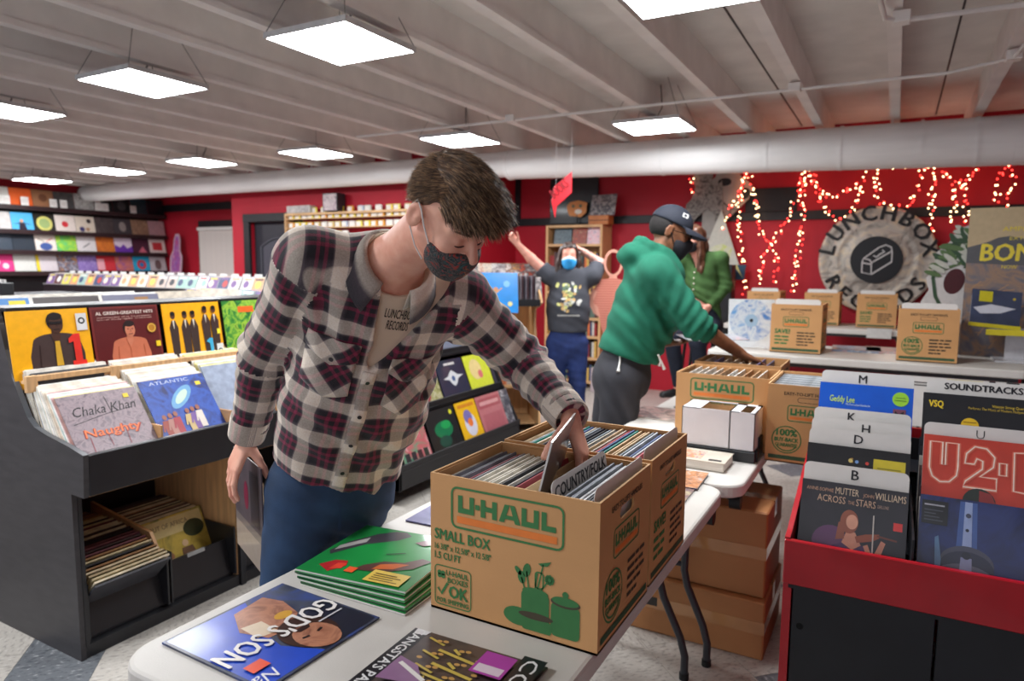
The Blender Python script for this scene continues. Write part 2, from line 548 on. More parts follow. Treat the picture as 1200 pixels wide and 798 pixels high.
# flat light panels hung on wires; the diffuser gives the light
M_panel = bpy.data.materials.new('lit_diffuser'); M_panel.use_nodes = True
pb = M_panel.node_tree.nodes['Principled BSDF']
pb.inputs['Base Color'].default_value = (0.9, 0.9, 0.9, 1)
pb.inputs['Emission Color'].default_value = (0.955, 0.98, 1.0, 1)
pb.inputs['Emission Strength'].default_value = PANEL_EMIT
M_frame = mat('panel_frame', (200, 200, 200), 0.5)
fm = MB()
for (a, c, d, e) in ((-0.283, 0.283, -0.283, -0.272), (-0.283, 0.283, 0.272, 0.283), (-0.283, -0.272, -0.272, 0.272), (0.272, 0.283, -0.272, 0.272)):
    fm.box(a, c, d, e, 0, 0.03)
fm.box(-0.272, 0.272, -0.272, 0.272, 0.02, 0.03)
fm = fm.mesh('panel_frame', M_frame)
dm = MB().add([(-0.272, -0.272, 0.002), (0.272, -0.272, 0.002), (0.272, 0.272, 0.002), (-0.272, 0.272, 0.002)], [(3, 2, 1, 0)]).mesh('diffuser', M_panel)
wm = MB()
for sx in (-1, 1):
    for sy in (-1, 1):
        wm.tube([(sx * 0.274, sy * 0.274, 0.03), (sx * 0.14, sy * 0.14, CZ - 2.70)], 0.0025, 5)
wm.box(-0.09, 0.09, -0.05, 0.05, 0.03, 0.065).tube([(0, 0, 0.06), (0.05, 0.02, 0.16), (0.02, 0.06, CZ - 2.70)], 0.006, 6)
wm = wm.mesh('hanging_wire', mat('wire_grey', (120, 118, 116), 0.5))
LIGHTS = [(-0.90, 3.2, 'flat square ceiling light over the red record bin, partly out of view'), (-2.84, 3.1, 'flat square ceiling light above the man in plaid, the one that looks largest'),
          (-4.69, 3.11, 'flat square ceiling light hung over the black record cabinet'), (-6.57, 3.15, 'flat square ceiling light beyond the black cabinet, cut off at the side of the view'),
          (-1.96, 6.15, 'flat square ceiling light above the man in the green hoodie'), (-3.91, 5.96, 'flat square ceiling light just over the bent head of the man in plaid'),
          (-5.85, 5.93, 'flat square ceiling light over the cassette rack, before the duct'), (-7.65, 5.8, 'flat square ceiling light over the black door, second along from the far shelves'),
          (-9.52, 5.8, 'flat square ceiling light above the free end of the duct'), (-11.6, 5.95, 'flat square ceiling light above the orange record on the far shelves'),
          (-8.5, 3.15, None), (-2.84, 0.3, None), (-4.69, 0.3, None)]
PZ, PK = 2.70, 0.9435
for x, y, lb in LIGHTS:
    x, y = x * PK, y * PK
    o = empty('ceiling_light', (x, y, PZ), lb or 'flat square ceiling light out of the photograph', 'ceiling light', 'hung ceiling light panels')
    put('panel_frame', fm, o); put('diffuser', dm, o); put('hanging_wire', wm, o)
# ------------------------------------------------------------------ record sleeves
LP = 0.315
M_paper = mat('paper_edge', (214, 206, 194), 0.7)
M_card = mat('white_divider_card', (222, 220, 216), 0.4, var=0.03)
M_blackp = mat('black_plastic', (22, 22, 25), 0.38, var=0.12)

def sleeve(name, base, w=LP, h=LP, t=0.004, art=None, at=None, coat=0.6, parent=None, edge=None):
    """a sleeve standing in its local xy plane, front facing +z; art is a list of shapes in 0..1 units, y up"""
    mats, idx = [], {}
    def mi(c):
        m = c if isinstance(c, bpy.types.Material) else ink(c, 0.3, coat)
        if m.name not in idx:
            idx[m.name] = len(mats); mats.append(m)
        return idx[m.name]
    b = MB()
    b.box(-w / 2, w / 2, 0, h, -t, 0, mi(edge if edge is not None else base))
    b.rect(-w / 2, w / 2, 0, h, mi(base), 0.0003)
    z = 0.0003
    X = lambda u: (u - 0.5) * w
    Y = lambda v: v * h
    for s in (art or []):
        z += 0.00025
        k, c = s[0], mi(s[1])
        a = s[2:]
        if k == 'r':
            b.rect(X(a[0]), X(a[1]), Y(a[2]), Y(a[3]), c, z)
        elif k == 'c':
            b.disc(X(a[0]), Y(a[1]), a[2] * w, c, z, 22, a[3] * h if len(a) > 3 else None, a[4] if len(a) > 4 else 0)
        elif k == 'o':
            b.ring(X(a[0]), Y(a[1]), a[2] * w, a[3] * w, c, z)
        elif k == 'p':
            b.poly([(X(u), Y(v)) for u, v in a[0]], c, z)
        elif k == 'l':
            b.stroke([(X(u), Y(v)) for u, v in a[0]], a[1] * w, c, z, len(a) > 2 and a[2])
        elif k == 't':
            kw = a[4] if len(a) > 4 else {}
            kw = dict(kw)
            if 'w' in kw:
                kw['w'] = kw['w'] * w
            b.text(a[0], X(a[1]), Y(a[2]), a[3] * h, c, z, **kw)
    return b.build(name, mats, parent, at)

def person_art(skin, coat_c, hair, x, y, s, tie=None, hat=False):
    """a simple generic half-length figure for a sleeve picture"""
    P = lambda pts: [(x + u * s, y + v * s) for u, v in pts]
    sh = [(0.40 * math.cos(q), 0.02 + 0.13 * math.sin(q)) for q in np.linspace(0.0, PI, 13)]
    a = [('p', coat_c, P([(-0.46, -0.62), (-0.47, -0.25)] + sh[::-1] + [(0.47, -0.25), (0.46, -0.62)])),
         ('p', skin, P([(-0.075, 0.06), (-0.07, 0.22), (0.07, 0.22), (0.075, 0.06), (0, -0.08)])),
         ('l', tuple(max(0, v - 22) for v in coat_c), P([(-0.10, 0.12), (-0.02, -0.12), (-0.03, -0.6)]), 0.012 * s / 0.6), ('l', tuple(max(0, v - 22) for v in coat_c), P([(-0.30, -0.05), (-0.33, -0.6)]), 0.012 * s / 0.6), ('l', tuple(max(0, v - 22) for v in coat_c), P([(0.31, -0.05), (0.33, -0.6)]), 0.012 * s / 0.6),
         ('c', hair, x, y + 0.365 * s, 0.145 * s, 0.165 * s), ('c', skin, x + 0.02 * s, y + 0.31 * s, 0.12 * s, 0.165 * s), ('c', hair, x + 0.01 * s, y + 0.455 * s, 0.125 * s, 0.07 * s),
         ('c', hair, x - 0.03 * s, y + 0.335 * s, 0.02 * s, 0.012 * s), ('c', hair, x + 0.075 * s, y + 0.335 * s, 0.02 * s, 0.012 * s), ('l', tuple(int(v * 0.7) for v in skin), P([(0.02, 0.33), (0.035, 0.27), (0.01, 0.265)]), 0.012 * s), ('l', tuple(int(v * 0.6) for v in skin), P([(-0.03, 0.215), (0.07, 0.22)]), 0.016 * s)]
    if tie:
        a.append(('p', tie, P([(-0.04, 0.0), (0.04, 0.0), (0.06, -0.45), (-0.06, -0.45)])))
    return a

EDGE_COLS = [(206, 196, 178), (190, 176, 150), (222, 214, 200), (120, 90, 70), (70, 60, 62), (168, 140, 108), (224, 220, 214), (60, 70, 90), (150, 60, 56), (196, 188, 176), (90, 84, 80), (214, 196, 160), (176, 120, 110), (130, 150, 150), (200, 150, 150), (120, 150, 190)]
_em = {}
def edge_record(c, at, t=0.0055, w=LP, h=LP, label='', group='', name='record_sleeve', worn=True):
    k = (c, t, w, h)
    if k not in _em:
        _em[k] = MB().box(-w / 2, w / 2, 0, h, -t, 0).mesh(name, mat('worn_card_%d_%d_%d' % c, c, 0.55, var=0.16, vs=26))
    o = put(name, _em[k], None, at)
    return tag(o, label, 'record', group)

def divider(name, at, label, group, text=None, th=0.03, w=0.32, h=0.36, tx=0.5, col=None, bold=0.02, shear=0.0):
    b = MB()
    pts = rr_pts(-w / 2, w / 2, 0, h, 0.018)
    b.prism(pts, -0.0012, 0, 0)
    if text:
        b.text(text, (tx - 0.5) * w, h - 0.012 - th, th, 1, 0.0005, bold=bold, align='c', shear=shear)
    o = b.build(name, [M_card if col is None else col, ink((28, 28, 34))], None, at)
    return tag(o, label, 'divider card', group)
# ------------------------------------------------------------------ black record cabinet (record browser above, open trays below)
M_cab = mat('cabinet_black', (52, 50, 53), 0.45, var=0.14, vs=9, stretch=(1, 1, 4), bump=0.04)
M_cabf = mat('cabinet_front_black', (30, 30, 34), 0.36, var=0.12, vs=8)
M_in = mat('cabinet_inner_wood', (196, 150, 104), 0.5, var=0.12, vs=4, stretch=(2, 2, 9))
cab = empty('record_cabinet', (-2.95, 1.39, 0), 'black record cabinet with browsing bins on top and open trays below', 'record cabinet')
CT = Matrix.Translation((2.95, -1.39, 0))
Y0, Y1 = 1.39, 3.06
prof = [(-2.65, 0), (-2.65, 0.665), (-2.568, 0.662), (-2.556, 0.825), (-2.66, 0.848), (-2.80, 0.872), (-2.88, 0.892), (-2.925, 0.925), (-2.965, 0.985), (-3.01, 1.06), (-3.045, 1.15), (-3.08, 1.26), (-3.11, 1.338), (-3.30, 1.338), (-3.30, 0)]
for nm, ya in (('side_panel', Y0), ('side_panel', Y1)):
    Mx = CT @ Matrix(((1, 0, 0, 0), (0, 0, -1, ya), (0, 1, 0, 0), (0, 0, 0, 1)))
    MB(Mx).prism(prof, -0.02, 0.0).build(nm, M_cab, cab)
# pale worn edge strip on the curved lip of the near side
b = MB(CT)
cv = [(-3.09, 1.285)] + [(-3.045, 1.15), (-3.01, 1.06), (-2.965, 0.985), (-2.925, 0.925), (-2.88, 0.892), (-2.80, 0.872), (-2.66, 0.848), (-2.556, 0.825)]
for (a, c) in zip(cv[:-1], cv[1:]):
    b.add([(a[0], Y0, a[1] + 0.0015), (a[0], Y0 + 0.02, a[1] + 0.0015), (c[0], Y0 + 0.02, c[1] + 0.0015), (c[0], Y0, c[1] + 0.0015)], [(0, 1, 2, 3)])
b.build('edge_strip', mat('grey_edging', (88, 90, 94), 0.3), cab)
MB(CT).rbox(-2.585, -2.562, Y0 + 0.02, Y1, 0.664, 0.822).build('lip_board', M_cabf, cab)
MB(CT).box(-3.28, -2.59, Y0 + 0.02, Y1, 0.655, 0.675).build('bin_floor', M_in, cab)
MB(CT).box(-3.30, -3.282, Y0 + 0.02, Y1, 0.0, 1.335).build('back_panel', M_cabf, cab)
MB(CT).rbox(-3.30, -3.075, Y0 + 0.02, Y1, 1.328, 1.346, 0.003).build('top_board', M_cabf, cab)
# display ledge of pale wood with slots for black label cards
b = MB(CT).box(-2.995, -2.935, Y0 + 0.02, Y1, 1.050, 1.062)
b.rbox(-2.945, -2.925, Y0 + 0.02, Y1, 1.062, 1.084, 0.002)
for k in range(6):
    b.rbox(-2.943, -2.921, 1.395 + 0.33 * k, 1.435 + 0.33 * k, 1.02, 1.086, 0.002)
b.build('display_ledge', M_wood, cab)
b = MB(CT)
for k in range(5):
    b.box(-2.934, -2.928, 1.44 + 0.33 * k, 1.70 + 0.33 * k, 0.99, 1.061)
b.build('ledge_card', M_cabf, cab)
for k in range(1, 5):
    MB(CT).box(-3.27, -2.62, 1.395 + 0.345 * k, 1.405 + 0.345 * k, 0.68, 0.86).build('bin_divider', M_in, cab)
# lower section
MB(CT).box(-3.28, -2.655, Y0 + 0.02, Y1, 0.0, 0.05).build('plinth', M_cabf, cab)
MB(CT).box(-3.27, -2.665, 2.125, 2.143, 0.05, 0.655).build('divider_panel', M_woodv, cab)
MB(CT).box(-2.668, -2.648, Y0 + 0.02, Y0 + 0.035, 0.05, 0.655).build('front_stile', M_cabf, cab)
MB(CT).rbox(-2.668, -2.642, 2.13, 2.16, 0.0, 0.655, 0.002).build('front_stile', M_cabf, cab)
for ya, yb in ((1.428, 1.772), (1.782, 2.118), (2.165, 2.50)):
    b = MB(CT)
    Mt = CT @ Matrix.Translation((-2.69, 0, 0.06)) @ Matrix.Rotation(math.radians(-12), 4, 'Y')
    b.box(-0.012, 0.0, ya, yb, 0.0, 0.165, 0, Mt)
    b.box(-3.22, -2.69, ya, yb, 0.052, 0.062)
    b.box(-3.22, -2.66, ya, ya + 0.008, 0.062, 0.29).box(-3.22, -2.66, yb - 0.008, yb, 0.062, 0.29)
    tr = b.build('tray', M_cabf, cab)
    MB(CT).rbox(-0.006, 0.004, (ya + yb) / 2 - 0.045, (ya + yb) / 2 + 0.045, 0.150, 0.168, 0.001, 0, Mt).build('label_strip', mat('grey_label', (150, 150, 150), 0.4), tr)
MB(CT).prism([(3.22, 0.06), (3.22, 0.42), (2.78, 0.36), (2.70, 0.24), (2.68, 0.06)], 1.770, 1.784, 0, CT @ Matrix(((-1, 0, 0, 0), (0, 0, 1, 0), (0, 1, 0, 0), (0, 0, 0, 1)))).build('tray_wall', M_in, cab)

# frame of a sleeve in the cabinet: faces +X, leaning back by lean; (x, z) is its bottom edge, y its middle
def facing(x, y, z, lean):
    return frame((x, y, z), (0, 1, 0), (-math.sin(lean), 0, math.cos(lean)))
def rec_row(n, x0, dx, y, z, lean0, lean1, label, group, cols=None, jit=0.006, dz=0.0):
    for i in range(n):
        f = i / max(1, n - 1)
        c = (cols or EDGE_COLS)[rng.integers(len(cols or EDGE_COLS))]
        edge_record(tuple(c), facing(x0 - dx * i, y + rng.uniform(-jit, jit), z + rng.uniform(0, 0.006) + dz * i, lean0 + (lean1 - lean0) * f), 0.0055, label=label, group=group)

WHITES = [(226, 222, 214), (214, 208, 198), (232, 230, 226), (202, 190, 172), (220, 206, 190), (190, 150, 150), (140, 150, 170), (180, 196, 190), (226, 214, 150)]
L40 = math.radians(36)
# first bin
tag(sleeve('record_sleeve', photo_print('brick_picture', [(120, 108, 116), (150, 132, 138), (96, 84, 94)], 30), art=[
    ('t', (20, 18, 24), 'Chaka Khan', 0.10, 0.70, 0.13, {'w': 0.80, 'shear': 0.3}), ('l', (20, 18, 24), [(0.08, 0.60), (0.5, 0.68), (0.86, 0.72)], 0.008), ('l', (20, 18, 24), [(0.58, 0.66), (0.56, 0.93)], 0.008),
    ('t', (150, 40, 30), 'Naughty', 0.145, 0.395, 0.115, {'w': 0.72, 'shear': 0.1, 'bold': 0.04}), ('t', (232, 120, 70), 'Naughty', 0.15, 0.40, 0.11, {'w': 0.70, 'shear': 0.1, 'bold': 0.01}),
    ('l', (150, 50, 60), [(0.2, 0.40), (0.19, 0.20)], 0.008), ('l', (150, 50, 60), [(0.42, 0.40), (0.43, 0.24)], 0.006), ('l', (150, 50, 60), [(0.66, 0.42), (0.65, 0.22)], 0.007),
    ('r', (226, 198, 60), 0.80, 0.87, 0.86, 0.92)], at=facing(-2.60, 1.580, 0.755, L40)),
    'grey brick-pattern record sleeve with black handwriting at the front of the cabinet', 'record', 'front records of the cabinet bins')
rec_row(24, -2.610, 0.0105, 1.580, 0.752, L40, math.radians(22), 'worn record sleeve filed edge-on behind the grey brick-pattern record', 'records filed in the first cabinet bin', WHITES, dz=0.0004)
o = divider('divider_card', facing(-2.868, 1.585, 0.815, math.radians(20)), 'black divider card with a white label strip in the first cabinet bin', None, None, w=0.33, h=0.292, col=M_blackp)
put('label_strip', MB().rect(-0.03, 0.10, 0.268, 0.280, 0, 0.002).rect(0.02, 0.075, 0.257, 0.266, 0, 0.002).mesh('label_strip', M_card), o)
rec_row(12, -2.885, 0.0085, 1.585, 0.80, math.radians(20), math.radians(16), 'pale record sleeve filed behind the black divider card in the first bin', 'records filed at the rear of the first cabinet bin', WHITES[:3])
# second bin
figs = []
for i, c in enumerate([(150, 70, 60), (170, 120, 110), (160, 60, 70), (196, 170, 120), (120, 90, 150), (210, 200, 190)]):
    x = 0.14 + 0.085 * i + (0.10 if i > 2 else 0); y = 0.10 + 0.012 * i
    figs += [('p', c, [(x - 0.045, y), (x - 0.05, y + 0.26), (x + 0.05, y + 0.26), (x + 0.045, y)]), ('c', (150, 96, 80), x, y + 0.31, 0.032, 0.04), ('l', c, [(x - 0.04, y + 0.24), (x - 0.08, y + 0.10)], 0.025)]
tag(sleeve('record_sleeve', photo_print('night_blue_picture', [(24, 44, 110), (40, 80, 170), (20, 30, 90)], 12), art=[
    ('c', (110, 160, 200), 0.52, 0.68, 0.24, 0.10, 0.7), ('c', (190, 214, 196), 0.52, 0.68, 0.15, 0.055, 0.7), ('t', (190, 200, 224), 'ATLANTIC', 0.14, 0.915, 0.05, {'w': 0.6}), ('r', (226, 198, 60), 0.82, 0.90, 0.82, 0.88)] + figs,
    at=facing(-2.625, 1.925, 0.765, L40)), 'blue record sleeve with a swirling galaxy and a row of figures, in the cabinet', 'record', 'front records of the cabinet bins')
rec_row(22, -2.635, 0.0143, 1.925, 0.765, L40, math.radians(16), 'pale record sleeve filed edge-on behind the blue galaxy record', 'records filed in the second cabinet bin', WHITES[:5], dz=0.0015)
# third bin
rec_row(24, -2.70, 0.0125, 2.275, 0.765, math.radians(30), math.radians(14), 'worn record sleeve filed edge-on in the bin beside the plaid sleeve', 'records filed in the third cabinet bin', WHITES, dz=0.0015)
# rear display: big sleeves leaning on the back
LD = math.radians(9)
yel = (240, 172, 22)
tag(sleeve('record_sleeve', yel, art=person_art((70, 44, 34), (66, 52, 50), (24, 18, 18), 0.56, 0.58, 0.72, (206, 160, 50)) + [
    ('l', (16, 14, 16), [(0.49, 0.825), (0.56, 0.82), (0.65, 0.825)], 0.035), ('r', (214, 214, 214), 0.83, 0.97, 0.70, 0.93), ('c', (30, 30, 30), 0.90, 0.83, 0.045), ('c', (214, 214, 214), 0.90, 0.83, 0.025),
    ('p', (220, 50, 40), [(0.72, 0.24), (0.90, 0.24), (0.90, 0.30), (0.85, 0.30), (0.85, 0.66), (0.77, 0.66), (0.70, 0.60), (0.70, 0.54), (0.76, 0.56), (0.76, 0.30), (0.72, 0.30)])],
    at=facing(-3.003, 1.553, 1.022, LD)), 'yellow record sleeve with a man in suit and sunglasses beside a red numeral', 'record', 'records displayed along the cabinet top')
tag(sleeve('record_sleeve', (112, 40, 38), art=[('r', (90, 26, 28), 0.03, 0.97, 0.03, 0.97)] + person_art((196, 120, 92), (190, 108, 80), (40, 26, 26), 0.52, 0.46, 0.62) + [
    ('t', (236, 220, 210), 'AL GREEN-GREATEST HITS', 0.07, 0.885, 0.045, {'w': 0.84, 'bold': 0.02}), ('t', (214, 180, 170), 'tired of being alone  call me  love and happiness', 0.08, 0.84, 0.018, {'w': 0.8}), ('t', (214, 180, 170), "here i am  let's stay together  i'm still in love", 0.08, 0.81, 0.018, {'w': 0.8}),
    ('c', (176, 120, 40), 0.86, 0.66, 0.07), ('o', (226, 190, 90), 0.86, 0.66, 0.05, 0.06), ('r', (236, 196, 40), 0.90, 0.97, 0.38, 0.46)],
    at=facing(-3.003, 1.878, 1.022, LD)), 'maroon record sleeve with a bare-chested singer and a gold round sticker', 'record', 'records displayed along the cabinet top')
tf = []
for i, x in enumerate((0.16, 0.36, 0.50, 0.72, 0.88)):
    y = 0.08 if i < 3 else 0.14
    tf += [('p', (64, 46, 44), [(x - 0.055, y), (x - 0.075, y + 0.55), (x - 0.03, y + 0.66), (x + 0.03, y + 0.66), (x + 0.075, y + 0.55), (x + 0.055, y)]), ('c', (90, 56, 40), x, y + 0.735, 0.042, 0.055), ('c', (26, 20, 20), x, y + 0.765, 0.042, 0.035), ('p', (226, 214, 200), [(x - 0.015, y + 0.66), (x + 0.015, y + 0.66), (x, y + 0.52)])]
tag(sleeve('record_sleeve', (244, 170, 24), art=tf + [('p', (70, 170, 210), [(0.70, 0.08), (0.84, 0.08), (0.84, 0.12), (0.80, 0.12), (0.80, 0.42), (0.74, 0.42), (0.68, 0.37), (0.74, 0.34), (0.74, 0.12), (0.70, 0.12)]), ('r', (216, 216, 216), 0.86, 0.98, 0.08, 0.32), ('o', (30, 30, 30), 0.92, 0.2, 0.025, 0.042), ('r', (240, 220, 60), 0.9, 0.96, 0.48, 0.56)],
    at=facing(-3.003, 2.215, 1.022, LD)), 'orange record sleeve with five standing men in dark suits', 'record', 'records displayed along the cabinet top')
tag(sleeve('record_sleeve', photo_print('leaf_picture', [(30, 70, 40), (50, 130, 50), (150, 190, 60), (24, 60, 40)], 22), art=[('r', (226, 100, 40), 0.3, 0.62, 0.80, 0.90)], at=facing(-3.003, 2.552, 1.022, LD)),
    'green leafy record sleeve with an orange label beside the plaid shoulder', 'record', 'records displayed along the cabinet top')
# lower trays
OLD = [(190, 170, 130), (150, 110, 70), (90, 60, 50), (206, 190, 150), (60, 44, 44), (170, 130, 100), (120, 96, 84), (214, 200, 170), (104, 60, 66), (40, 40, 44), (180, 170, 150)]
for i in range(30):
    c = OLD[rng.integers(len(OLD))] if i > 5 else [(60, 60, 66), (214, 200, 170), (206, 190, 150), (190, 170, 130), (214, 196, 160), (150, 110, 70)][i]
    le = math.radians(-46 + 2.0 * i)
    edge_record(tuple(c), facing(-2.835 - 0.0112 * i, 1.600 + rng.uniform(-0.006, 0.006), 0.072, min(le, math.radians(12))), 0.008, label='old record sleeve filed in the low tray, edges showing', group='old records in the first low tray', h=0.31)
for i in range(20):
    c = OLD[rng.integers(len(OLD))]
    edge_record(tuple(c), facing(-2.79 - 0.016 * i, 1.952 + rng.uniform(-0.006, 0.006), 0.068, math.radians(24 - 0.3 * i)), 0.008, label='old record sleeve filed behind the yellow landscape record', group='old records in the second low tray', h=0.31)
tag(sleeve('record_sleeve', photo_print('grass_picture', [(150, 130, 50), (196, 168, 70), (110, 110, 50)], 10), art=[('r', (206, 186, 130), 0.03, 0.97, 0.72, 0.97), ('t', (90, 70, 50), 'OUT OF AFRICA', 0.12, 0.83, 0.07, {'w': 0.62}),
    ('c', (44, 56, 30), 0.80, 0.72, 0.17, 0.13), ('c', (150, 100, 70), 0.34, 0.42, 0.05), ('p', (200, 180, 150), [(0.22, 0.2), (0.26, 0.38), (0.42, 0.38), (0.46, 0.2)]), ('c', (214, 180, 140), 0.60, 0.54, 0.05), ('p', (110, 80, 60), [(0.5, 0.28), (0.53, 0.48), (0.70, 0.48), (0.76, 0.28)])],
    at=facing(-2.775, 1.952, 0.068, math.radians(24))), 'yellow landscape record sleeve with two people, front of a low tray', 'record')
for i in range(5):
    edge_record(tuple(OLD[rng.integers(len(OLD))]), facing(-2.80 - 0.013 * i, 2.335, 0.066, math.radians(18)), 0.008, label='old record sleeve in the low tray behind the held record', group='old records in the third low tray', h=0.31)
# ------------------------------------------------------------------ folding tables
M_top = mat('table_plastic', (206, 202, 196), 0.42, var=0.03, vs=8, bump=0.06, bs=260)
M_leg = mat('dark_grey_tube', (58, 58, 62), 0.38, 0.3, var=0.06)
M_joint = mat('black_joint', (18, 18, 20), 0.5)

def folding_table(x0, x1, y0, y1, h, label, along='y', foot=None):
    cx, cy = (x0 + x1) / 2, (y0 + y1) / 2
    t = empty('folding_table', (cx, cy, 0), label, 'table', 'white folding tables')
    hx, hy = (x1 - x0) / 2, (y1 - y0) / 2
    b = MB()
    r = 0.085
    def rim(ins, z, rr):
        return [(p[0], p[1], z) for p in rr_pts(-hx + ins, hx - ins, -hy + ins, hy - ins, rr, 7)]
    loops = [rim(0.03, h - 0.048, r), rim(0.004, h - 0.048, r), rim(0.0, h - 0.042, r), rim(0.0, h - 0.008, r), rim(0.003, h - 0.002, r), rim(0.010, h, r - 0.008)]
    n = len(loops[0])
    v = [p for l in loops for p in l]
    f = [(i * n + j, i * n + (j + 1) % n, (i + 1) * n + (j + 1) % n, (i + 1) * n + j) for i in range(len(loops) - 1) for j in range(n)]
    b.add(v, f, 0, False)
    b.add(loops[-1], [tuple(range(n))])
    b.add(loops[0], [tuple(range(n - 1, -1, -1))])
    b.build('table_top', M_top, t)
    # two folding leg frames, each leg a part
    ln = hy if along == 'y' else hx
    wd = hx if along == 'y' else hy
    for e in (-1, 1):
        a = e * (ln - 0.06)
        a2 = e * (ln - 0.30)
        def P(w, l, z):
            return (w, l, z) if along == 'y' else (l, w, z)
        for s in (-1, 1):
            b = MB()
            k = wd - 0.11
            b.tube([P(s * k, a, 0.0), P(s * k, a, 0.09), P(s * (k - 0.02), a, 0.16), P(s * (k - 0.085), a - e * 0.004, 0.30), P(s * (k - 0.10), a - e * 0.008, 0.36), P(s * (k - 0.10), a - e * 0.04, h - 0.05)], 0.0145, 10)
            lg = b.build('leg', M_leg, t)
            MB().tube([P(s * k, a, 0.0), P(s * k, a, 0.025)], 0.018, 10).build('foot_cap', M_joint, lg)
        b = MB()
        k2 = wd - 0.21
        b.tube([P(-k2, a - e * 0.012, 0.38), P(k2, a - e * 0.012, 0.38)], 0.011, 8)
        b.tube([P(-k2, a - e * 0.04, h - 0.06), P(k2, a - e * 0.04, h - 0.06)], 0.012, 8)
        b.tube([P(0, a - e * 0.012, 0.40), P(0, a2, h - 0.06)], 0.009, 8)
        b.build('leg_brace', M_leg, t)
    b = MB()
    for s in (-1, 1):
        b.box(*( (s * (wd - 0.05) - 0.012, s * (wd - 0.05) + 0.012, -ln + 0.08, ln - 0.08) if along == 'y' else (-ln + 0.08, ln - 0.08, s * (wd - 0.05) - 0.012, s * (wd - 0.05) + 0.012)), h - 0.075, h - 0.048)
    b.build('steel_rail', M_leg, t)
    for e in (-1, 1):
        for s in (-1, 1):
            q = (s * (hx - 0.035), e * (hy - 0.10))
            MB().tube([(q[0] - 0.02, q[1], h - 0.085), (q[0] + 0.02, q[1], h - 0.085)], 0.028, 12).build('leg_lock', M_joint, t)
    return t

folding_table(-1.328, -0.492, 0.748, 2.495, 0.74, 'white folding table with the open moving boxes the man in plaid is leaning over')
folding_table(-1.15, -0.440, 2.505, 4.33, 0.74, 'white folding table behind the first, with white cartons and moving boxes on it')
folding_table(-1.10, 0.72, 4.70, 5.46, 0.97, 'high white folding table before the wall, carrying two moving boxes', 'x')
folding_table(-1.50, 0.32, 7.08, 7.84, 0.97, 'high white folding table below the round sign, at the back wall', 'x')
folding_table(0.75, 2.57, 4.55, 5.31, 0.97, 'high white folding table under the tall landscape poster', 'x')

# ------------------------------------------------------------------ moving boxes
M_cb = mat('cardboard', (200, 150, 98), 0.72, var=0.045, vs=4, bump=0.05, bs=120, stretch=(1, 1, 1.5))
M_cbi = mat('cardboard_inside', (186, 138, 90), 0.75, var=0.06, vs=5)
M_cbe = mat('cardboard_edge', (216, 172, 122), 0.75, var=0.05)
GR = ink((58, 118, 66), 0.6); DG = ink((52, 84, 56), 0.6); OR = ink((226, 124, 52), 0.6); DK = ink((70, 62, 46), 0.6)

def logo(b, cx, cy, w, h, M, z=0.0012):
    """the framed mover's name over its orange bar; centre, size in metres"""
    b.rrect_line(cx - w / 2, cx + w / 2, cy - h / 2, cy + h / 2, h * 0.16, h * 0.055, 1, z, M)
    lx0, lw = cx - w * 0.44, w * 0.88
    y0, lh = cy - h * 0.12, h * 0.44
    t = lh * 0.30
    def blk(pts):
        b.poly([(lx0 + p[0] * lw, y0 + p[1] * lh) for p in pts], 1, z, M)
    def R(x0, x1, a, c):
        blk([(x0, a), (x1, a), (x1, c), (x0, c)])
    s = 0.050; k = 0.30
    # U
    R(0.0, s, 0.0, 1); R(0.125, 0.125 + s, 0.0, 1); R(s, 0.125, 0.0, k)
    # dash
    R(0.185, 0.235, 0.36, 0.64)
    # H
    R(0.245, 0.245 + s, 0, 1); R(0.365, 0.365 + s, 0, 1); R(0.245 + s, 0.365, 0.36, 0.64)
    # A
    blk([(0.435, 0), (0.49, 0), (0.545, 1), (0.495, 1)]); blk([(0.60, 0), (0.655, 0), (0.595, 1), (0.545, 1)]); b.rect(lx0 + 0.49 * lw, lx0 + 0.61 * lw, y0 + 0.2 * lh, y0 + 0.42 * lh, 1, z + 0.0002, M)
    # U
    R(0.665, 0.665 + s, 0.0, 1); R(0.785, 0.785 + s, 0.0, 1); R(0.665 + s, 0.785, 0.0, k)
    # L
    R(0.86, 0.86 + s, 0, 1); R(0.86 + s, 1.0, 0, k)
    b.rect(cx - w * 0.45, cx + w * 0.45, cy - h * 0.38, cy - h * 0.21, 2, z, M)

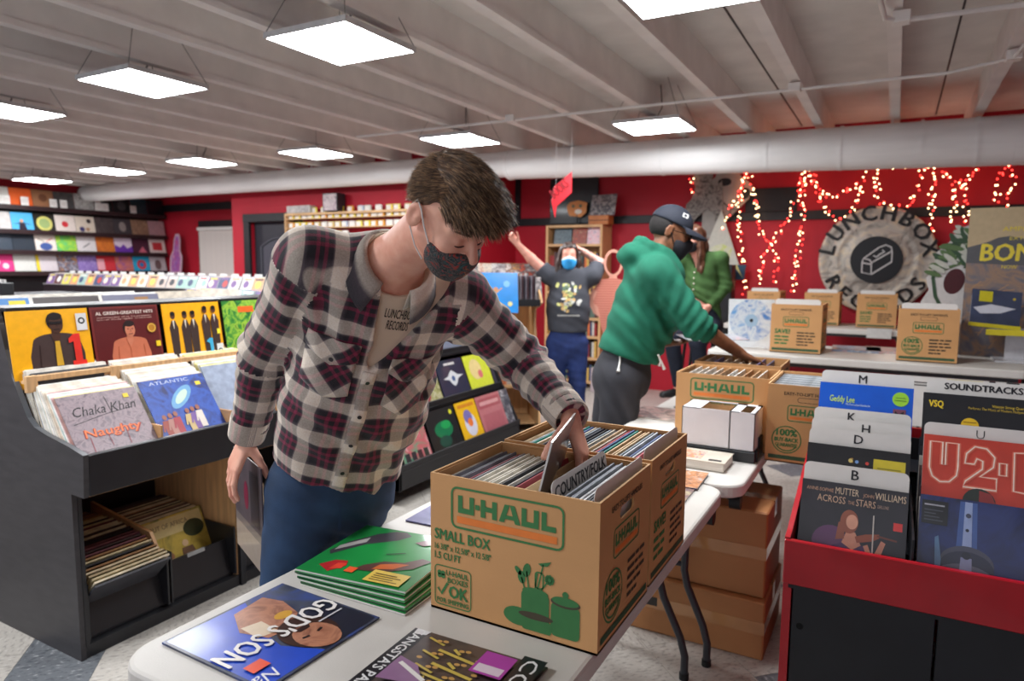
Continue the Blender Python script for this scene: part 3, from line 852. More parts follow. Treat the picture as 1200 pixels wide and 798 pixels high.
def front_print(b, M, W, H):
    """long side of the small box; local origin bottom left, y up"""
    z = 0.0012
    logo(b, 0.475 * W, 0.785 * H, 0.665 * W, 0.285 * H, M)
    b.text('SMALL BOX', 0.03 * W, 0.530 * H, 0.075 * H, 1, z, w=0.355 * W, bold=0.035, M=M)
    b.text('16 3/8" x 12 5/8" x 12 5/8"', 0.03 * W, 0.455 * H, 0.042 * H, 1, z, w=0.36 * W, bold=0.03, M=M)
    b.text('1.5 CU FT', 0.03 * W, 0.385 * H, 0.05 * H, 1, z, w=0.17 * W, bold=0.035, M=M)
    b.rrect_line(0.03 * W, 0.265 * W, 0.045 * H, 0.335 * H, 0.03 * H, 0.008 * H, 1, z, M)
    b.text('U-HAUL', 0.105 * W, 0.272 * H, 0.038 * H, 1, z, w=0.145 * W, bold=0.035, M=M)
    b.text('BOXES', 0.115 * W, 0.220 * H, 0.038 * H, 1, z, w=0.13 * W, bold=0.035, M=M)
    b.text('OK', 0.125 * W, 0.115 * H, 0.085 * H, 1, z, w=0.12 * W, bold=0.05, M=M)
    b.stroke([(0.05 * W, 0.165 * H), (0.072 * W, 0.125 * H), (0.115 * W, 0.215 * H)], 0.02 * H, 1, z, False, M)
    b.text('FOR SHIPPING', 0.045 * W, 0.062 * H, 0.034 * H, 1, z, w=0.205 * W, bold=0.035, M=M)
    for dx in (-0.012, 0.012):
        for dy in (-0.016, 0.006):
            b.disc((0.072 + dx) * W, (0.275 + dy) * H, 0.014 * W, 1, z, 10, M=M)
    # printed jars, pot and garden plants
    q = z
    b.rrect(0.575 * W, 0.735 * W, 0.055 * H, 0.315 * H, 0.03 * H, 1, q, M)
    b.disc(0.655 * W, 0.315 * H, 0.075 * W, 1, q + 0.0002, 20, 0.03 * H, M=M)
    b.rrect(0.745 * W, 0.905 * W, 0.055 * H, 0.285 * H, 0.035 * H, 1, q, M)
    b.disc(0.825 * W, 0.295 * H, 0.082 * W, 3, q + 0.0002, 20, 0.035 * H, M=M)
    b.disc(0.825 * W, 0.305 * H, 0.075 * W, 1, q + 0.0004, 20, 0.03 * H, M=M)
    b.disc(0.825 * W, 0.35 * H, 0.018 * W, 1, q, 12, M=M)
    b.disc(0.555 * W, 0.12 * H, 0.085 * W, 1, q - 0.0003, 20, 0.065 * H, M=M)
    b.disc(0.66 * W, 0.15 * H, 0.10 * W, 3, q + 0.0004, 20, 0.025 * H, M=M)
    b.rrect(0.58 * W, 0.75 * W, 0.045 * H, 0.13 * H, 0.02 * H, 1, q + 0.0003, M)
    for (x, y, lx, ly, ro) in ((0.575, 0.40, 0.022, 0.045, 0.2), (0.605, 0.455, 0.022, 0.05, -0.2), (0.555, 0.44, 0.014, 0.035, 0.7)):
        b.disc(x * W, y * H, lx * W, 1, q, 12, ly * H, ro, M)
    for pts in ([(0.60, 0.30), (0.575, 0.40)], [(0.62, 0.30), (0.605, 0.45)], [(0.65, 0.30), (0.665, 0.45)], [(0.67, 0.30), (0.72, 0.40)], [(0.66, 0.30), (0.70, 0.52)]):
        b.stroke([(u * W, v * H) for u, v in pts], 0.008 * W, 1, q, False, M)
    b.rrect_line(0.655 * W, 0.70 * W, 0.35 * H, 0.46 * H, 0.02 * H, 0.008 * W, 1, q, M)
    b.poly([(0.67 * W, 0.52 * H), (0.745 * W, 0.55 * H), (0.725 * W, 0.515 * H), (0.69 * W, 0.505 * H)], 1, q, M)
    for k in range(9):
        a = 2 * PI * k / 9
        b.disc((0.735 + 0.02 * math.cos(a)) * W, (0.425 * H + 0.02 * W * math.sin(a)), 0.009 * W, 1, q, 8, M=M)
    b.disc(0.735 * W, 0.425 * H, 0.015 * W, 1, q, 12, M=M)

def side_print(b, M, W, H, kind, slot=True):
    z = 0.0012
    b.text('EASY-TO-LIFT HANDLES', 0.5 * W, 0.875 * H, 0.040 * H, 3, z, w=0.60 * W, bold=0.02, align='c', M=M)
    if not slot:
        b.rrect_line(0.36 * W, 0.64 * W, 0.79 * H, 0.85 * H, 0.028 * H, 0.006 * H, 3, z, M)
    logo(b, 0.5 * W, 0.645 * H, 0.50 * W, 0.20 * H, M)
    if kind == 'back':
        cx, cy = 0.25 * W, 0.30 * H
        b.ring(cx, cy, 0.165 * W, 0.178 * W, 1, z, M=M)
        b.text('100%', cx, cy + 0.05 * H, 0.085 * H, 1, z, w=0.24 * W, bold=0.05, align='c', M=M)
        b.text('BUY-BACK', cx, cy - 0.025 * H, 0.05 * H, 1, z, w=0.28 * W, bold=0.05, align='c', M=M)
        b.text('GUARANTEE', cx, cy - 0.09 * H, 0.045 * H, 1, z, w=0.26 * W, bold=0.04, align='c', M=M)
        b.ring(cx, cy, 0.135 * W, 0.15 * W, 1, z, 16, M, PI * 1.2, PI * 1.8)
        lines = (0.36, 0.33, 0.36, 0.28, 0.2)
    else:
        b.text('SAVE!', 0.09 * W, 0.40 * H, 0.09 * H, 1, z, w=0.30 * W, bold=0.05, M=M)
        for i, (k0, kw) in enumerate(((0.09, 0.12), (0.23, 0.14), (0.09, 0.16), (0.27, 0.10), (0.09, 0.10), (0.21, 0.13))):
            v_ = 0.315 - 0.07 * (i // 2)
            b.rect(k0 * W, (k0 + kw) * W, v_ * H, (v_ + 0.034) * H, 1, z, M)
        lines = (0.34, 0.36, 0.30, 0.34, 0.22)
    for i, s in enumerate(lines):
        v_ = 0.41 - 0.062 * i
        for a_, c_ in ((0.0, 0.42), (0.47, 0.66), (0.71, 1.0)):     # words too small to read
            b.rect((0.53 + a_ * s) * W, (0.53 + c_ * s) * W, v_ * H, (v_ + 0.028) * H, 3, z, M)
    b.rect(0.04 * W, 0.96 * W, 0.045 * H, 0.095 * H, 4, z, M)

def moving_box(x0, y0, z0, W, D, label, rot=0.0, H=0.32, front='front', side='back', slot=True, flap=False, near_y=True, group='open cardboard moving boxes'):
    """open carton; W along x, D along y, near corner at (x0, y0)"""
    o = empty('moving_box', at=Matrix.Translation((x0, y0, z0)) @ Matrix.Rotation(rot, 4, 'Z'), label=label, cat='box', group=group)
    t = 0.005
    b = MB()
    b.box(0, W, 0, t, 0, H, 0).box(0, W, D - t, D, 0, H, 0).box(0, t, t, D - t, 0, H, 0)
    s0, s1, v0, v1 = D * 0.36, D * 0.64, H * 0.775, H * 0.865
    if slot:
        b.box(W - t, W, t, D - t, 0, v0, 0).box(W - t, W, t, D - t, v1, H, 0).box(W - t, W, t, s0, v0, v1, 0).box(W - t, W, s1, D - t, v0, v1, 0)
        # rounded ends of the hand hole
        for (sy, sg) in ((s0, 1), (s1, -1)):
            r = (v1 - v0) / 2
            for sz in (1, -1):
                pts = [(sy, v0 + r + sz * r)] + [(sy + sg * r * (1 - math.cos(a)), v0 + r + sz * r * math.sin(a)) for a in (PI / 2, PI / 3, PI / 6, 0)]
                Mx = Matrix(((0, 0, 1, 0), (1, 0, 0, 0), (0, 1, 0, 0), (0, 0, 0, 1)))
                b.prism(pts, W - t, W, 0, Mx)
    else:
        b.box(W - t, W, t, D - t, 0, H, 0)
    b.box(0, W, 0, D, 0, t, 1)
    # folded-in flaps line the inside
    b.box(0.008, W - 0.008, D - t - 0.004, D - t - 0.001, 0.12, H - 0.004, 1).box(t + 0.001, t + 0.004, 0.01, D - 0.01, 0.12, H - 0.004, 1)
    # pale torn rim
    for (a, c, d, e) in ((0, W, 0, t), (0, W, D - t, D), (0, t, t, D - t), (W - t, W, t, D - t)):
        b.rect(a, c, d, e, 2, H + 0.0006)
    b.build('carton', [M_cb, M_cbi, M_cbe], o)
    MF = Matrix(((1, 0, 0, 0), (0, 0, -1, 0), (0, 1, 0, 0), (0, 0, 0, 1)))
    MS = Matrix(((0, 0, 1, W), (1, 0, 0, 0), (0, 1, 0, 0), (0, 0, 0, 1)))
    mats = [M_cb, GR, OR, DK, DG]
    p = MB()
    if front == 'front':
        front_print(p, MF, W, H)
    elif front == 'logo':
        logo(p, 0.5 * W, 0.80 * H, 0.67 * W, 0.27 * H, MF)
        p.text('Re-usable boxes and recyclable', 0.17 * W, 0.60 * H, 0.042 * H, 1, 0.0012, w=0.66 * W, bold=0.02, M=MF)
    else:
        side_print(p, MF, W, H, front, False)
    p.build('front_print', mats, o)
    p = MB()
    side_print(p, MS, D, H, side, slot)
    p.build('side_print', mats, o)
    if flap:
        Mt = Matrix.Translation((W, (s0 + s1) / 2, v1)) @ Matrix.Rotation(math.radians(-72), 4, 'Y')
        pts = [(0, s0 - (s0 + s1) / 2), (0, (s1 - s0) / 2), (-0.03, (s1 - s0) / 2 - 0.02), (-0.03, s0 - (s0 + s1) / 2 + 0.02)]
        MB().prism([(-q[0] * 0 + (0.0 if q[0] == 0 else -0.030), q[1]) for q in pts], 0, 0.004, 0, Mt).build('handle_flap', M_cbe, o)
    return o

BX, BY = -0.898, 1.245
moving_box(BX, BY, 0.741, 0.413, 0.322, 'open cardboard moving box at the table corner before the man in plaid')
moving_box(-0.902, 1.592, 0.741, 0.413, 0.322, 'open cardboard moving box standing directly behind the one at the table corner', front='plain_side' if False else 'save', side='save', flap=True)
moving_box(-0.835, 3.04, 0.741, 0.40, 0.31, 'open cardboard moving box behind the white carton, its framed logo facing us', front='logo', slot=False)
moving_box(-0.428, 2.935, 0.741, 0.32, 0.41, 'open cardboard moving box with a round guarantee print, beside the red bin', front='back', slot=False)
moving_box(-0.86, 3.46, 0.741, 0.41, 0.32, 'open cardboard moving box the man in the green hoodie reaches into', front='logo', slot=False)
moving_box(-0.711, 4.857, 0.971, 0.312, 0.41, 'moving box of records with a white divider, on the high table beside the blue disc', front='save', slot=False)
moving_box(0.033, 4.815, 0.971, 0.315, 0.41, 'moving box of records with a white divider, on the high table beside the tall poster', front='back', slot=False)
moving_box(-1.32, 7.38, 0.971, 0.315, 0.41, 'moving box on the rear table beneath the fairy lights, beside the green sweater', front='save', slot=False)
moving_box(-0.775, 7.38, 0.971, 0.315, 0.41, 'moving box on the rear table at the edge of the round sign', front='save', slot=False)
moving_box(-0.305, 7.33, 0.971, 0.335, 0.41, 'moving box on the rear table standing in front of the round sign', front='save', slot=False)

# records inside the boxes: planes stacked along x, faces towards +X
def in_box(n, x0, dx, y, z, lean0, lean1, label, group, cols, t=0.0045, jit=0.004, dzr=0.006):
    for i in range(n):
        f = i / max(1, n - 1)
        edge_record(tuple(cols[rng.integers(len(cols))]), facing(x0 + dx * i, y + rng.uniform(-jit, jit) * 0.5, z + rng.uniform(0, dzr), lean0 + (lean1 - lean0) * f), t, 0.302, 0.302, label=label, group=group)
BXC = [(150, 150, 156), (190, 186, 180), (40, 40, 46), (206, 200, 190), (160, 70, 80), (110, 110, 120), (220, 214, 200), (60, 56, 66)]
in_box(15, -0.795, 0.0118, 1.406, 0.748, math.radians(18), math.radians(13), 'record leaning against the far side of the box, before the cream sleeve', 'records in the box at the table corner', BXC)
tag(sleeve('record_sleeve', (206, 176, 134), 0.302, 0.302, art=[('t', (60, 46, 36), 'GARAGE ROCK', 0.16, 0.87, 0.045, {'w': 0.5, 'bold': 0.03}), ('r', (150, 124, 96), 0.2, 0.5, 0.80, 0.82), ('r', (170, 140, 100), 0.15, 0.85, 0.2, 0.7)], at=facing(-0.612, 1.406, 0.75, math.radians(13)), coat=0.1),
    'cream record sleeve facing out inside the box at the table corner', 'record')
in_box(7, -0.530, 0.0052, 1.406, 0.750, math.radians(8), math.radians(2), 'record sleeve in clear wrap filed between the lettered divider and the white card', 'wrapped records in the box at the table corner', [(206, 210, 216), (160, 166, 176), (80, 84, 92), (226, 226, 228), (50, 50, 60)])
o = divider('divider_card', facing(-0.540, 1.404, 0.750, math.radians(10)), 'white divider card hand-lettered in black, in the box at the table corner', None, 'COUNTRY/FOLK', th=0.026, w=0.305, h=0.338, bold=0.03, shear=0.15)
divider('divider_card', facing(-0.497, 1.406, 0.748, math.radians(1)), 'plain white card standing at the near end of the box at the table corner', None, w=0.30, h=0.335)
in_box(30, -0.79, 0.0095, 1.753, 0.750, math.radians(16), math.radians(4), 'record edge-on in the box behind the corner one', 'records in the second moving box', [(60, 150, 140), (206, 210, 216), (40, 44, 60), (190, 70, 84), (214, 206, 190), (90, 110, 160), (220, 190, 150), (150, 160, 170), (30, 30, 34)])
divider('divider_card', facing(-0.503, 1.753, 0.748, math.radians(2)), 'plain white card at the near end of the box behind the corner one', None, w=0.30, h=0.335)
in_box(10, -0.75, 0.030, 3.195, 0.75, math.radians(8), math.radians(2), 'record edge-on in the box behind the white carton', 'records in the box behind the white carton', [(226, 222, 216), (190, 150, 110), (214, 206, 196)])
for i in range(16):
    edge_record([(206, 214, 220), (226, 226, 226), (150, 160, 170)][i % 3], frame((-0.268 + rng.uniform(-0.003, 0.003), 2.99 + 0.02 * i, 0.75), (1, 0, 0), (0, 0.12, 1)), 0.0045, 0.30, 0.302, label='wrapped record in the box printed with the round guarantee', group='records in the guarantee box')
in_box(8, -0.78, 0.038, 3.62, 0.75, math.radians(8), math.radians(2), 'record edge-on in the box under the reaching brown hand', 'records in the box under the brown hand', [(226, 206, 180), (120, 110, 150), (200, 180, 160), (90, 100, 140)])
for (x, y, w, lb) in ((-0.555, 4.88, 0.28, 'white divider card in the high-table box beside the blue disc'), (0.19, 4.84, 0.29, 'white divider card in the high-table box beside the tall poster'),
                      (-1.16, 7.40, 0.26, 'white divider card in the box under the fairy lights'), (-0.62, 7.40, 0.27, 'white divider card in the box beside the round sign'), (-0.137, 7.35, 0.29, 'white divider card in the box before the round sign')):
    divider('divider_card', frame((x, y, 0.98), (1, 0, 0), (0, 0.08, 1)), lb, 'cards in the boxes on the high tables', w=w, h=0.345)
    for i in range(2):
        edge_record(BXC[(i * 3) % 8], frame((x, y + 0.03 + 0.03 * i, 0.98), (1, 0, 0), (0, 0.10, 1)), 0.0045, 0.29, 0.302, label='record behind the white card ' + lb.split(' in the ')[1].join(['in the ', '']), group='records ' + lb.split('card ')[1])

# ------------------------------------------------------------------ things lying on the first table
TZ = 0.7412
def flat(x, y, z, ang):
    """lying sleeve: bottom edge centre at (x, y), its up direction at angle ang"""
    return frame((x, y, z), (math.sin(ang), -math.cos(ang), 0), (math.cos(ang), math.sin(ang), 0))
SKY = (36, 52, 110)
M_gsky = photo_print('blue_smoke_picture', [(26, 36, 74), (60, 66, 84), (40, 70, 150)], 9, rough=0.42, coat=0.04)
M_skin1 = photo_print('bronze_picture', [(120, 66, 48), (190, 130, 100), (150, 90, 66)], 16)
tag(sleeve('record_sleeve', M_gsky, art=[
    ('p', (34, 76, 196), [(0.36, 0.02), (0.98, 0.02), (0.98, 0.98), (0.50, 0.98), (0.62, 0.7), (0.55, 0.4)]), ('p', (30, 34, 52), [(0.02, 0.45), (0.45, 0.60), (0.50, 0.98), (0.02, 0.98)]),
    ('p', M_skin1, [(0.24, 0.06), (0.52, 0.10), (0.66, 0.34), (0.60, 0.56), (0.42, 0.58), (0.26, 0.46), (0.20, 0.24)]), ('p', (226, 206, 180), [(0.48, 0.34), (0.62, 0.30), (0.64, 0.50), (0.50, 0.54)]),
    ('c', (212, 160, 60), 0.34, 0.40, 0.07, 0.05), ('c', (60, 36, 28), 0.40, 0.72, 0.19, 0.23), ('c', M_skin1, 0.40, 0.80, 0.145, 0.18), ('l', (40, 26, 24), [(0.32, 0.76), (0.37, 0.775)], 0.02), ('l', (40, 26, 24), [(0.44, 0.775), (0.49, 0.76)], 0.02), ('p', (50, 28, 24), [(0.33, 0.64), (0.47, 0.64), (0.44, 0.69), (0.36, 0.69)]),
    ('t', (238, 234, 230), "GOD'S SON", 0.02, 0.46, 0.19, {'w': 0.95, 'bold': 0.02}), ('r', (200, 200, 206), 0.06, 0.28, 0.685, 0.70),
    ('t', (240, 240, 240), 'Nas', 0.82, 0.86, 0.10, {'shear': 0.3}), ('r', (236, 84, 50), 0.80, 0.93, 0.72, 0.82)], at=flat(-1.284, 0.993, TZ + 0.004, -0.03) , coat=0.08),
    'blue record sleeve with a bearded face and big white capitals, lying at the table corner', 'record')
tag(sleeve('record_sleeve', photo_print('dusk_city_picture', [(50, 44, 48), (84, 70, 66), (60, 50, 56)], 7), art=[
    ('r', (30, 30, 38), 0.0, 1.0, 0.0, 0.12), ('t', (236, 236, 236), "GANGSTA'S PARADISE", 0.0, 0.03, 0.07, {'w': 0.98, 'bold': 0.03}), ('p', (226, 224, 226), [(0, 0.02), (0.07, 0.03), (0.05, 0.12), (0, 0.13)]),
    *[('l', (214, 190, 90), [(0.06 + 0.05 * i, 0.16 + 0.045 * ((i * 5) % 7)), (0.10 + 0.05 * i, 0.30 + 0.05 * ((i * 3) % 8))], 0.018 + 0.004 * (i % 3)) for i in range(9)],
    *[('c', (206, 160, 90), 0.08 + 0.047 * ((i * 7) % 11), 0.25 + 0.05 * ((i * 5) % 9), 0.014, 0.02) for i in range(22)],
    ('p', (150, 110, 150), [(0.36, 0.14), (0.62, 0.14), (0.56, 0.44), (0.40, 0.30)]), ('l', (240, 236, 232), [(0.42, 0.18), (0.52, 0.42)], 0.03), ('r', (176, 60, 170), 0.06, 0.30, 0.60, 0.82), ('r', (226, 210, 226), 0.20, 0.28, 0.62, 0.80),
    ('p', (26, 26, 34), [(0, 0.84), (1, 0.84), (1, 1), (0, 1)]), ('t', (236, 236, 236), 'COOLIO', 0.03, 0.87, 0.10, {'w': 0.85})], at=flat(-0.862, 0.987, TZ + 0.004, 0.03), coat=0.3),
    'dark record sleeve of city lights with a purple label, near the table edge', 'record')
# fanned stack of the green record
gart = [('p', (66, 62, 68), [(0.03, 0.40), (0.08, 0.34), (0.24, 0.62), (0.46, 0.80), (0.52, 0.92), (0.44, 0.98), (0.34, 0.96), (0.22, 0.86), (0.08, 0.62)]), ('p', (176, 172, 170), [(0.06, 0.42), (0.22, 0.66), (0.20, 0.76), (0.05, 0.52)]),
        ('p', (190, 40, 40), [(0.12, 0.14), (0.26, 0.06), (0.34, 0.20), (0.30, 0.28), (0.2, 0.26)]), ('p', (226, 70, 50), [(0.24, 0.10), (0.33, 0.14), (0.32, 0.24), (0.25, 0.22)]),
        ('p', (92, 60, 54), [(0.42, 0.16), (0.66, 0.20), (0.86, 0.34), (0.94, 0.52), (0.84, 0.54), (0.74, 0.42), (0.58, 0.38), (0.46, 0.26)]), ('p', (206, 106, 50), [(0.56, 0.22), (0.72, 0.28), (0.80, 0.40), (0.70, 0.38), (0.58, 0.32)]),
        ('p', (110, 66, 72), [(0.62, 0.80), (0.72, 0.76), (0.90, 0.90), (0.84, 0.97), (0.70, 0.90)]), ('p', (120, 60, 80), [(0.90, 0.62), (0.99, 0.58), (0.99, 0.80), (0.95, 0.78)]),
        ('l', (20, 50, 30), [(0.52, 0.50), (0.66, 0.58)], 0.014), ('r', (236, 96, 50), 0.38, 0.46, 0.10, 0.19), ('p', (238, 206, 96), [(0.60, 0.03), (0.92, 0.03), (0.92, 0.22), (0.60, 0.22)]),
        *[('r', (120, 96, 50), 0.64, 0.88 - 0.05 * (k % 2), 0.06 + 0.032 * k, 0.072 + 0.032 * k) for k in range(4)]]
M_green = mat('green_sleeve', (30, 140, 64), 0.3, var=0.06, vs=6, coat=0.7)
x, y, a0 = -1.105, 1.195, math.radians(97)
for k in range(7):
    top = k == 6
    gx, gy, ga = ((x, y, a0) if top else (x + 0.010 * (5 - k) * 0.5 + rng.uniform(-0.004, 0.004), y - 0.003 * (6 - k) - 0.002, a0 - math.radians(0.9 * (6 - k))))
    o = sleeve('record_sleeve', M_green, t=0.0042, art=gart if top else None, at=frame((gx, gy, TZ + 0.0045 + 0.0052 * k), (math.sin(ga), -math.cos(ga), 0), (math.cos(ga), math.sin(ga), 0)), edge=(226, 222, 216) if k % 2 == 0 else (24, 70, 40), coat=0.8)
    tag(o, 'green record sleeve with scattered machines, topmost of the fanned stack by the box' if top else 'green record sleeve, %s from the top of the fanned stack by the box' % ('seventh', 'sixth', 'fifth', 'fourth', 'third', 'second')[k], 'record', 'fanned stack of green records')
tag(sleeve('record_sleeve', photo_print('violet_picture', [(66, 70, 120), (100, 100, 150), (50, 56, 100)], 7), art=[('r', (226, 224, 222), 0.22, 0.40, 0.05, 0.20), ('c', (90, 110, 80), 0.31, 0.125, 0.06, 0.04)], at=flat(-1.29, 1.80, TZ + 0.004, 0.06)),
    'violet record sleeve with a small white label, lying between the plaid shirt and the box', 'record')
for k, (mx, my, ma, cols, lb) in enumerate(((-0.655, 2.43, 0.04, [(40, 46, 80), (206, 130, 60), (190, 190, 190)], 'colourful comic magazine on the table between the boxes and the white carton'),
                                            (-0.66, 2.27, 0.02, [(70, 64, 100), (150, 120, 110), (200, 190, 150)], 'colourful comic magazine nearer to the boxes, half hidden by them'))):
    tag(sleeve('magazine', photo_print('comic_picture_%d' % k, cols, 26, dist=2), 0.17, 0.21, 0.004, at=frame((mx, my - 0.04, TZ + 0.004 + 0.0045 * (1 - k)), (1, ma, 0), (-ma, 1, 0)), edge=(60, 56, 90)), lb, 'magazine')
bk = empty('book', (-0.66, 2.745, TZ), 'thick white paperback book with a coloured cover beside the white carton', 'book')
b = MB().rbox(-0.125, 0.125, -0.085, 0.085, 0.0, 0.034, 0.002)
b.build('page_block', mat('page_edges', (224, 216, 204), 0.7, stretch=(1, 1, 60), vs=6), bk)
MB().rbox(-0.127, 0.129, -0.087, 0.087, 0.034, 0.037, 0.001).rect(-0.10, 0.03, -0.06, 0.06, 1, 0.0374).rect(0.06, 0.11, -0.07, -0.045, 2, 0.0374).build('cover', [mat('book_cover', (206, 196, 180), 0.35, coat=0.5), photo_print('book_picture', [(60, 90, 160), (226, 140, 60), (200, 200, 190), (170, 60, 50)], 30), ink((40, 40, 40))], bk)
ct = empty('carton', (-0.605, 2.945, TZ), 'plain white carton with an open partitioned top, in front of the moving boxes', 'box')
MB().rbox(-0.150, 0.152, -0.095, 0.125, 0.0, 0.045, 0.003).build('tray', mat('black_tray', (44, 46, 50), 0.45), ct)
b = MB()
w0, w1, d0, d1, h0, h1 = -0.150, 0.146, -0.09, 0.115, 0.046, 0.205
t = 0.003
b.box(w0, w1, d0, d0 + t, h0, h1).box(w0, w1, d1 - t, d1, h0, h1).box(w0, w0 + t, d0, d1, h0, h1).box(w1 - t, w1, d0, d1, h0, h1).box(w0, w1, d0, d1, h0, h0 + t)
b.box(w0, w0 + 0.075, d0, d1, h1 - t, h1).box(0.045, 0.085, d0, d1, h1 - t, h1).box(0.045, 0.05, d0, d1, h0, h1).box(0.127, w1, d0, d1, h1 - t, h1).box(0.045, w1, d1 - 0.05, d1, h1 - t, h1).box(w0, 0.05, d1 - 0.03, d1, h1 - t, h1)
b.build('shell', mat('white_carton', (226, 224, 228), 0.45, var=0.02), ct)
b = MB()
b.rbox(0.146, 0.156, 0.0, 0.06, 0.01, 0.09, 0.002).rbox(0.146, 0.160, -0.07, -0.03, 0.0, 0.05, 0.002)
b.build('latch', M_joint, ct)
tag(sleeve('print', photo_print('red_poster_picture', [(150, 60, 70), (206, 190, 180), (60, 90, 80), (110, 50, 60)], 9), 0.44, 0.30, 0.005, at=frame((-0.985, 3.43, TZ + 0.005), (1, 0.0, 0), (0.0, 1, 0)), edge=(210, 204, 196)), 'reddish comic print lying on the table before the man in the green hoodie', 'print')
tag(sleeve('print', photo_print('teal_poster_picture', [(120, 160, 170), (160, 170, 190), (90, 130, 130)], 8), 0.30, 0.30, 0.005, at=frame((-0.90, 3.80, TZ + 0.005), (1, 0.1, 0), (-0.1, 1, 0)), edge=(70, 90, 90)), 'pale teal record sleeve lying on the table beyond the reddish print', 'record')
tag(sleeve('print', photo_print('white_poster_picture', [(214, 210, 204), (190, 186, 190), (224, 220, 214)], 8), 0.30, 0.42, 0.006, at=frame((-0.62, 5.00, 0.971 + 0.006), (1, 0.05, 0), (-0.05, 1, 0))), 'white print lying on the high table behind the box beside the blue disc', 'print')

# brown shipping cartons on the floor below the tables
M_ship = mat('brown_carton', (172, 118, 72), 0.6, var=0.07, vs=4, bump=0.05, bs=60)
M_tape = mat('clear_tape', (186, 136, 88), 0.12, var=0.04, coat=1.0)
def ship_box(x0, x1, y0, y1, z0, z1, label):
    o = empty('shipping_carton', ((x0 + x1) / 2, (y0 + y1) / 2, z0), label, 'box', 'brown shipping cartons')
    hx, hy, h = (x1 - x0) / 2, (y1 - y0) / 2, z1 - z0
    MB().rbox(-hx, hx, -hy, hy, 0, h, 0.006).build('shell', M_ship, o)
    b = MB()
    b.box(-hx - 0.0012, hx + 0.0012, -0.03, 0.03, h - 0.07, h + 0.0012).box(-hx, hx, -hy - 0.0012, -hy, h * 0.45, h * 0.45 + 0.05)
    b.box(hx, hx + 0.0012, -hy, hy, h * 0.45, h * 0.45 + 0.05)
    b.build('tape', M_tape, o)
    MB().box(-hx, -hx + 0.16, -hy - 0.0016, -hy, h * 0.50, h * 0.66).stroke([(0.02, 0), (0.08, 0.05)], 0.003, 0, 0).build('printed_band', mat('carton_black_print', (52, 48, 44), 0.6), o)
    return o
ship_box(-0.95, -0.365, 2.70, 3.14, 0.0, 0.235, 'taped brown shipping carton lying on the floor behind the table legs')
ship_box(-0.88, -0.375, 2.735, 3.13, 0.237, 0.585, 'taped brown shipping carton resting on another one below the tables')

# ------------------------------------------------------------------ red record bin
M_redp = mat('red_gloss_paint', (176, 20, 34), 0.3, var=0.07, vs=8, coat=0.3)
M_door = mat('black_door_board', (26, 28, 34), 0.4, var=0.12, vs=7)
bin_ = empty('record_bin', (0.09, 2.3, 0), 'red record bin with black doors, record sleeves standing in steps', 'record bin')
BT = Matrix.Translation((-0.09, -2.3, 0))
prof = [(2.34, 0.0), (2.34, 0.52), (2.305, 0.52), (2.305, 0.668), (2.36, 0.676), (2.75, 0.785), (3.20, 0.885), (3.22, 0.885), (3.22, 0.0)]
for xa in (-0.262, 0.452):
    MB(BT @ Matrix(((0, 0, 1, xa), (1, 0, 0, 0), (0, 1, 0, 0), (0, 0, 0, 1)))).prism(prof, 0.0, 0.016).build('side_panel', M_redp, bin_)
MB(BT).rbox(-0.262, 0.468, 2.296, 2.316, 0.515, 0.662, 0.003).build('lip_board', M_redp, bin_)
for i in range(4):
    MB(BT).box(-0.246, 0.452, 2.316 + 0.21 * i, 2.526 + 0.22 * i, 0.495 + 0.085 * i, 0.512 + 0.085 * i).box(-0.246, 0.452, 2.526 + 0.21 * i, 2.534 + 0.21 * i, 0.512 + 0.085 * i, 0.60 + 0.085 * i).build('step_shelf', M_door, bin_)
MB(BT).box(-0.246, 0.452, 3.205, 3.22, 0.0, 0.885).build('back_panel', M_redp, bin_)
MB(BT).box(0.092, 0.098, 2.33, 3.19, 0.52, 0.72).build('divider_panel', M_door, bin_)
MB(BT).box(-0.262, -0.236, 2.318, 2.34, 0.0, 0.515).box(0.44, 0.468, 2.318, 2.34, 0, 0.515).box(-0.236, 0.44, 2.325, 2.34, 0.0, 0.05).build('front_frame', M_redp, bin_)
b = MB(BT)
b.rbox(-0.232, 0.165, 2.322, 2.338, 0.055, 0.510, 0.002)
dr = b.build('door', M_door, bin_)
b = MB(BT @ Matrix(((1, 0, 0, 0), (0, 0, -1, 2.3215), (0, 1, 0, 0), (0, 0, 0, 1)))).disc(-0.205, 0.37, 0.011).build('finger_hole', mat('hole_black', (5, 5, 6), 0.9), dr)
dr = MB(BT).rbox(0.172, 0.438, 2.322, 2.338, 0.055, 0.510, 0.002).build('door', M_door, bin_)

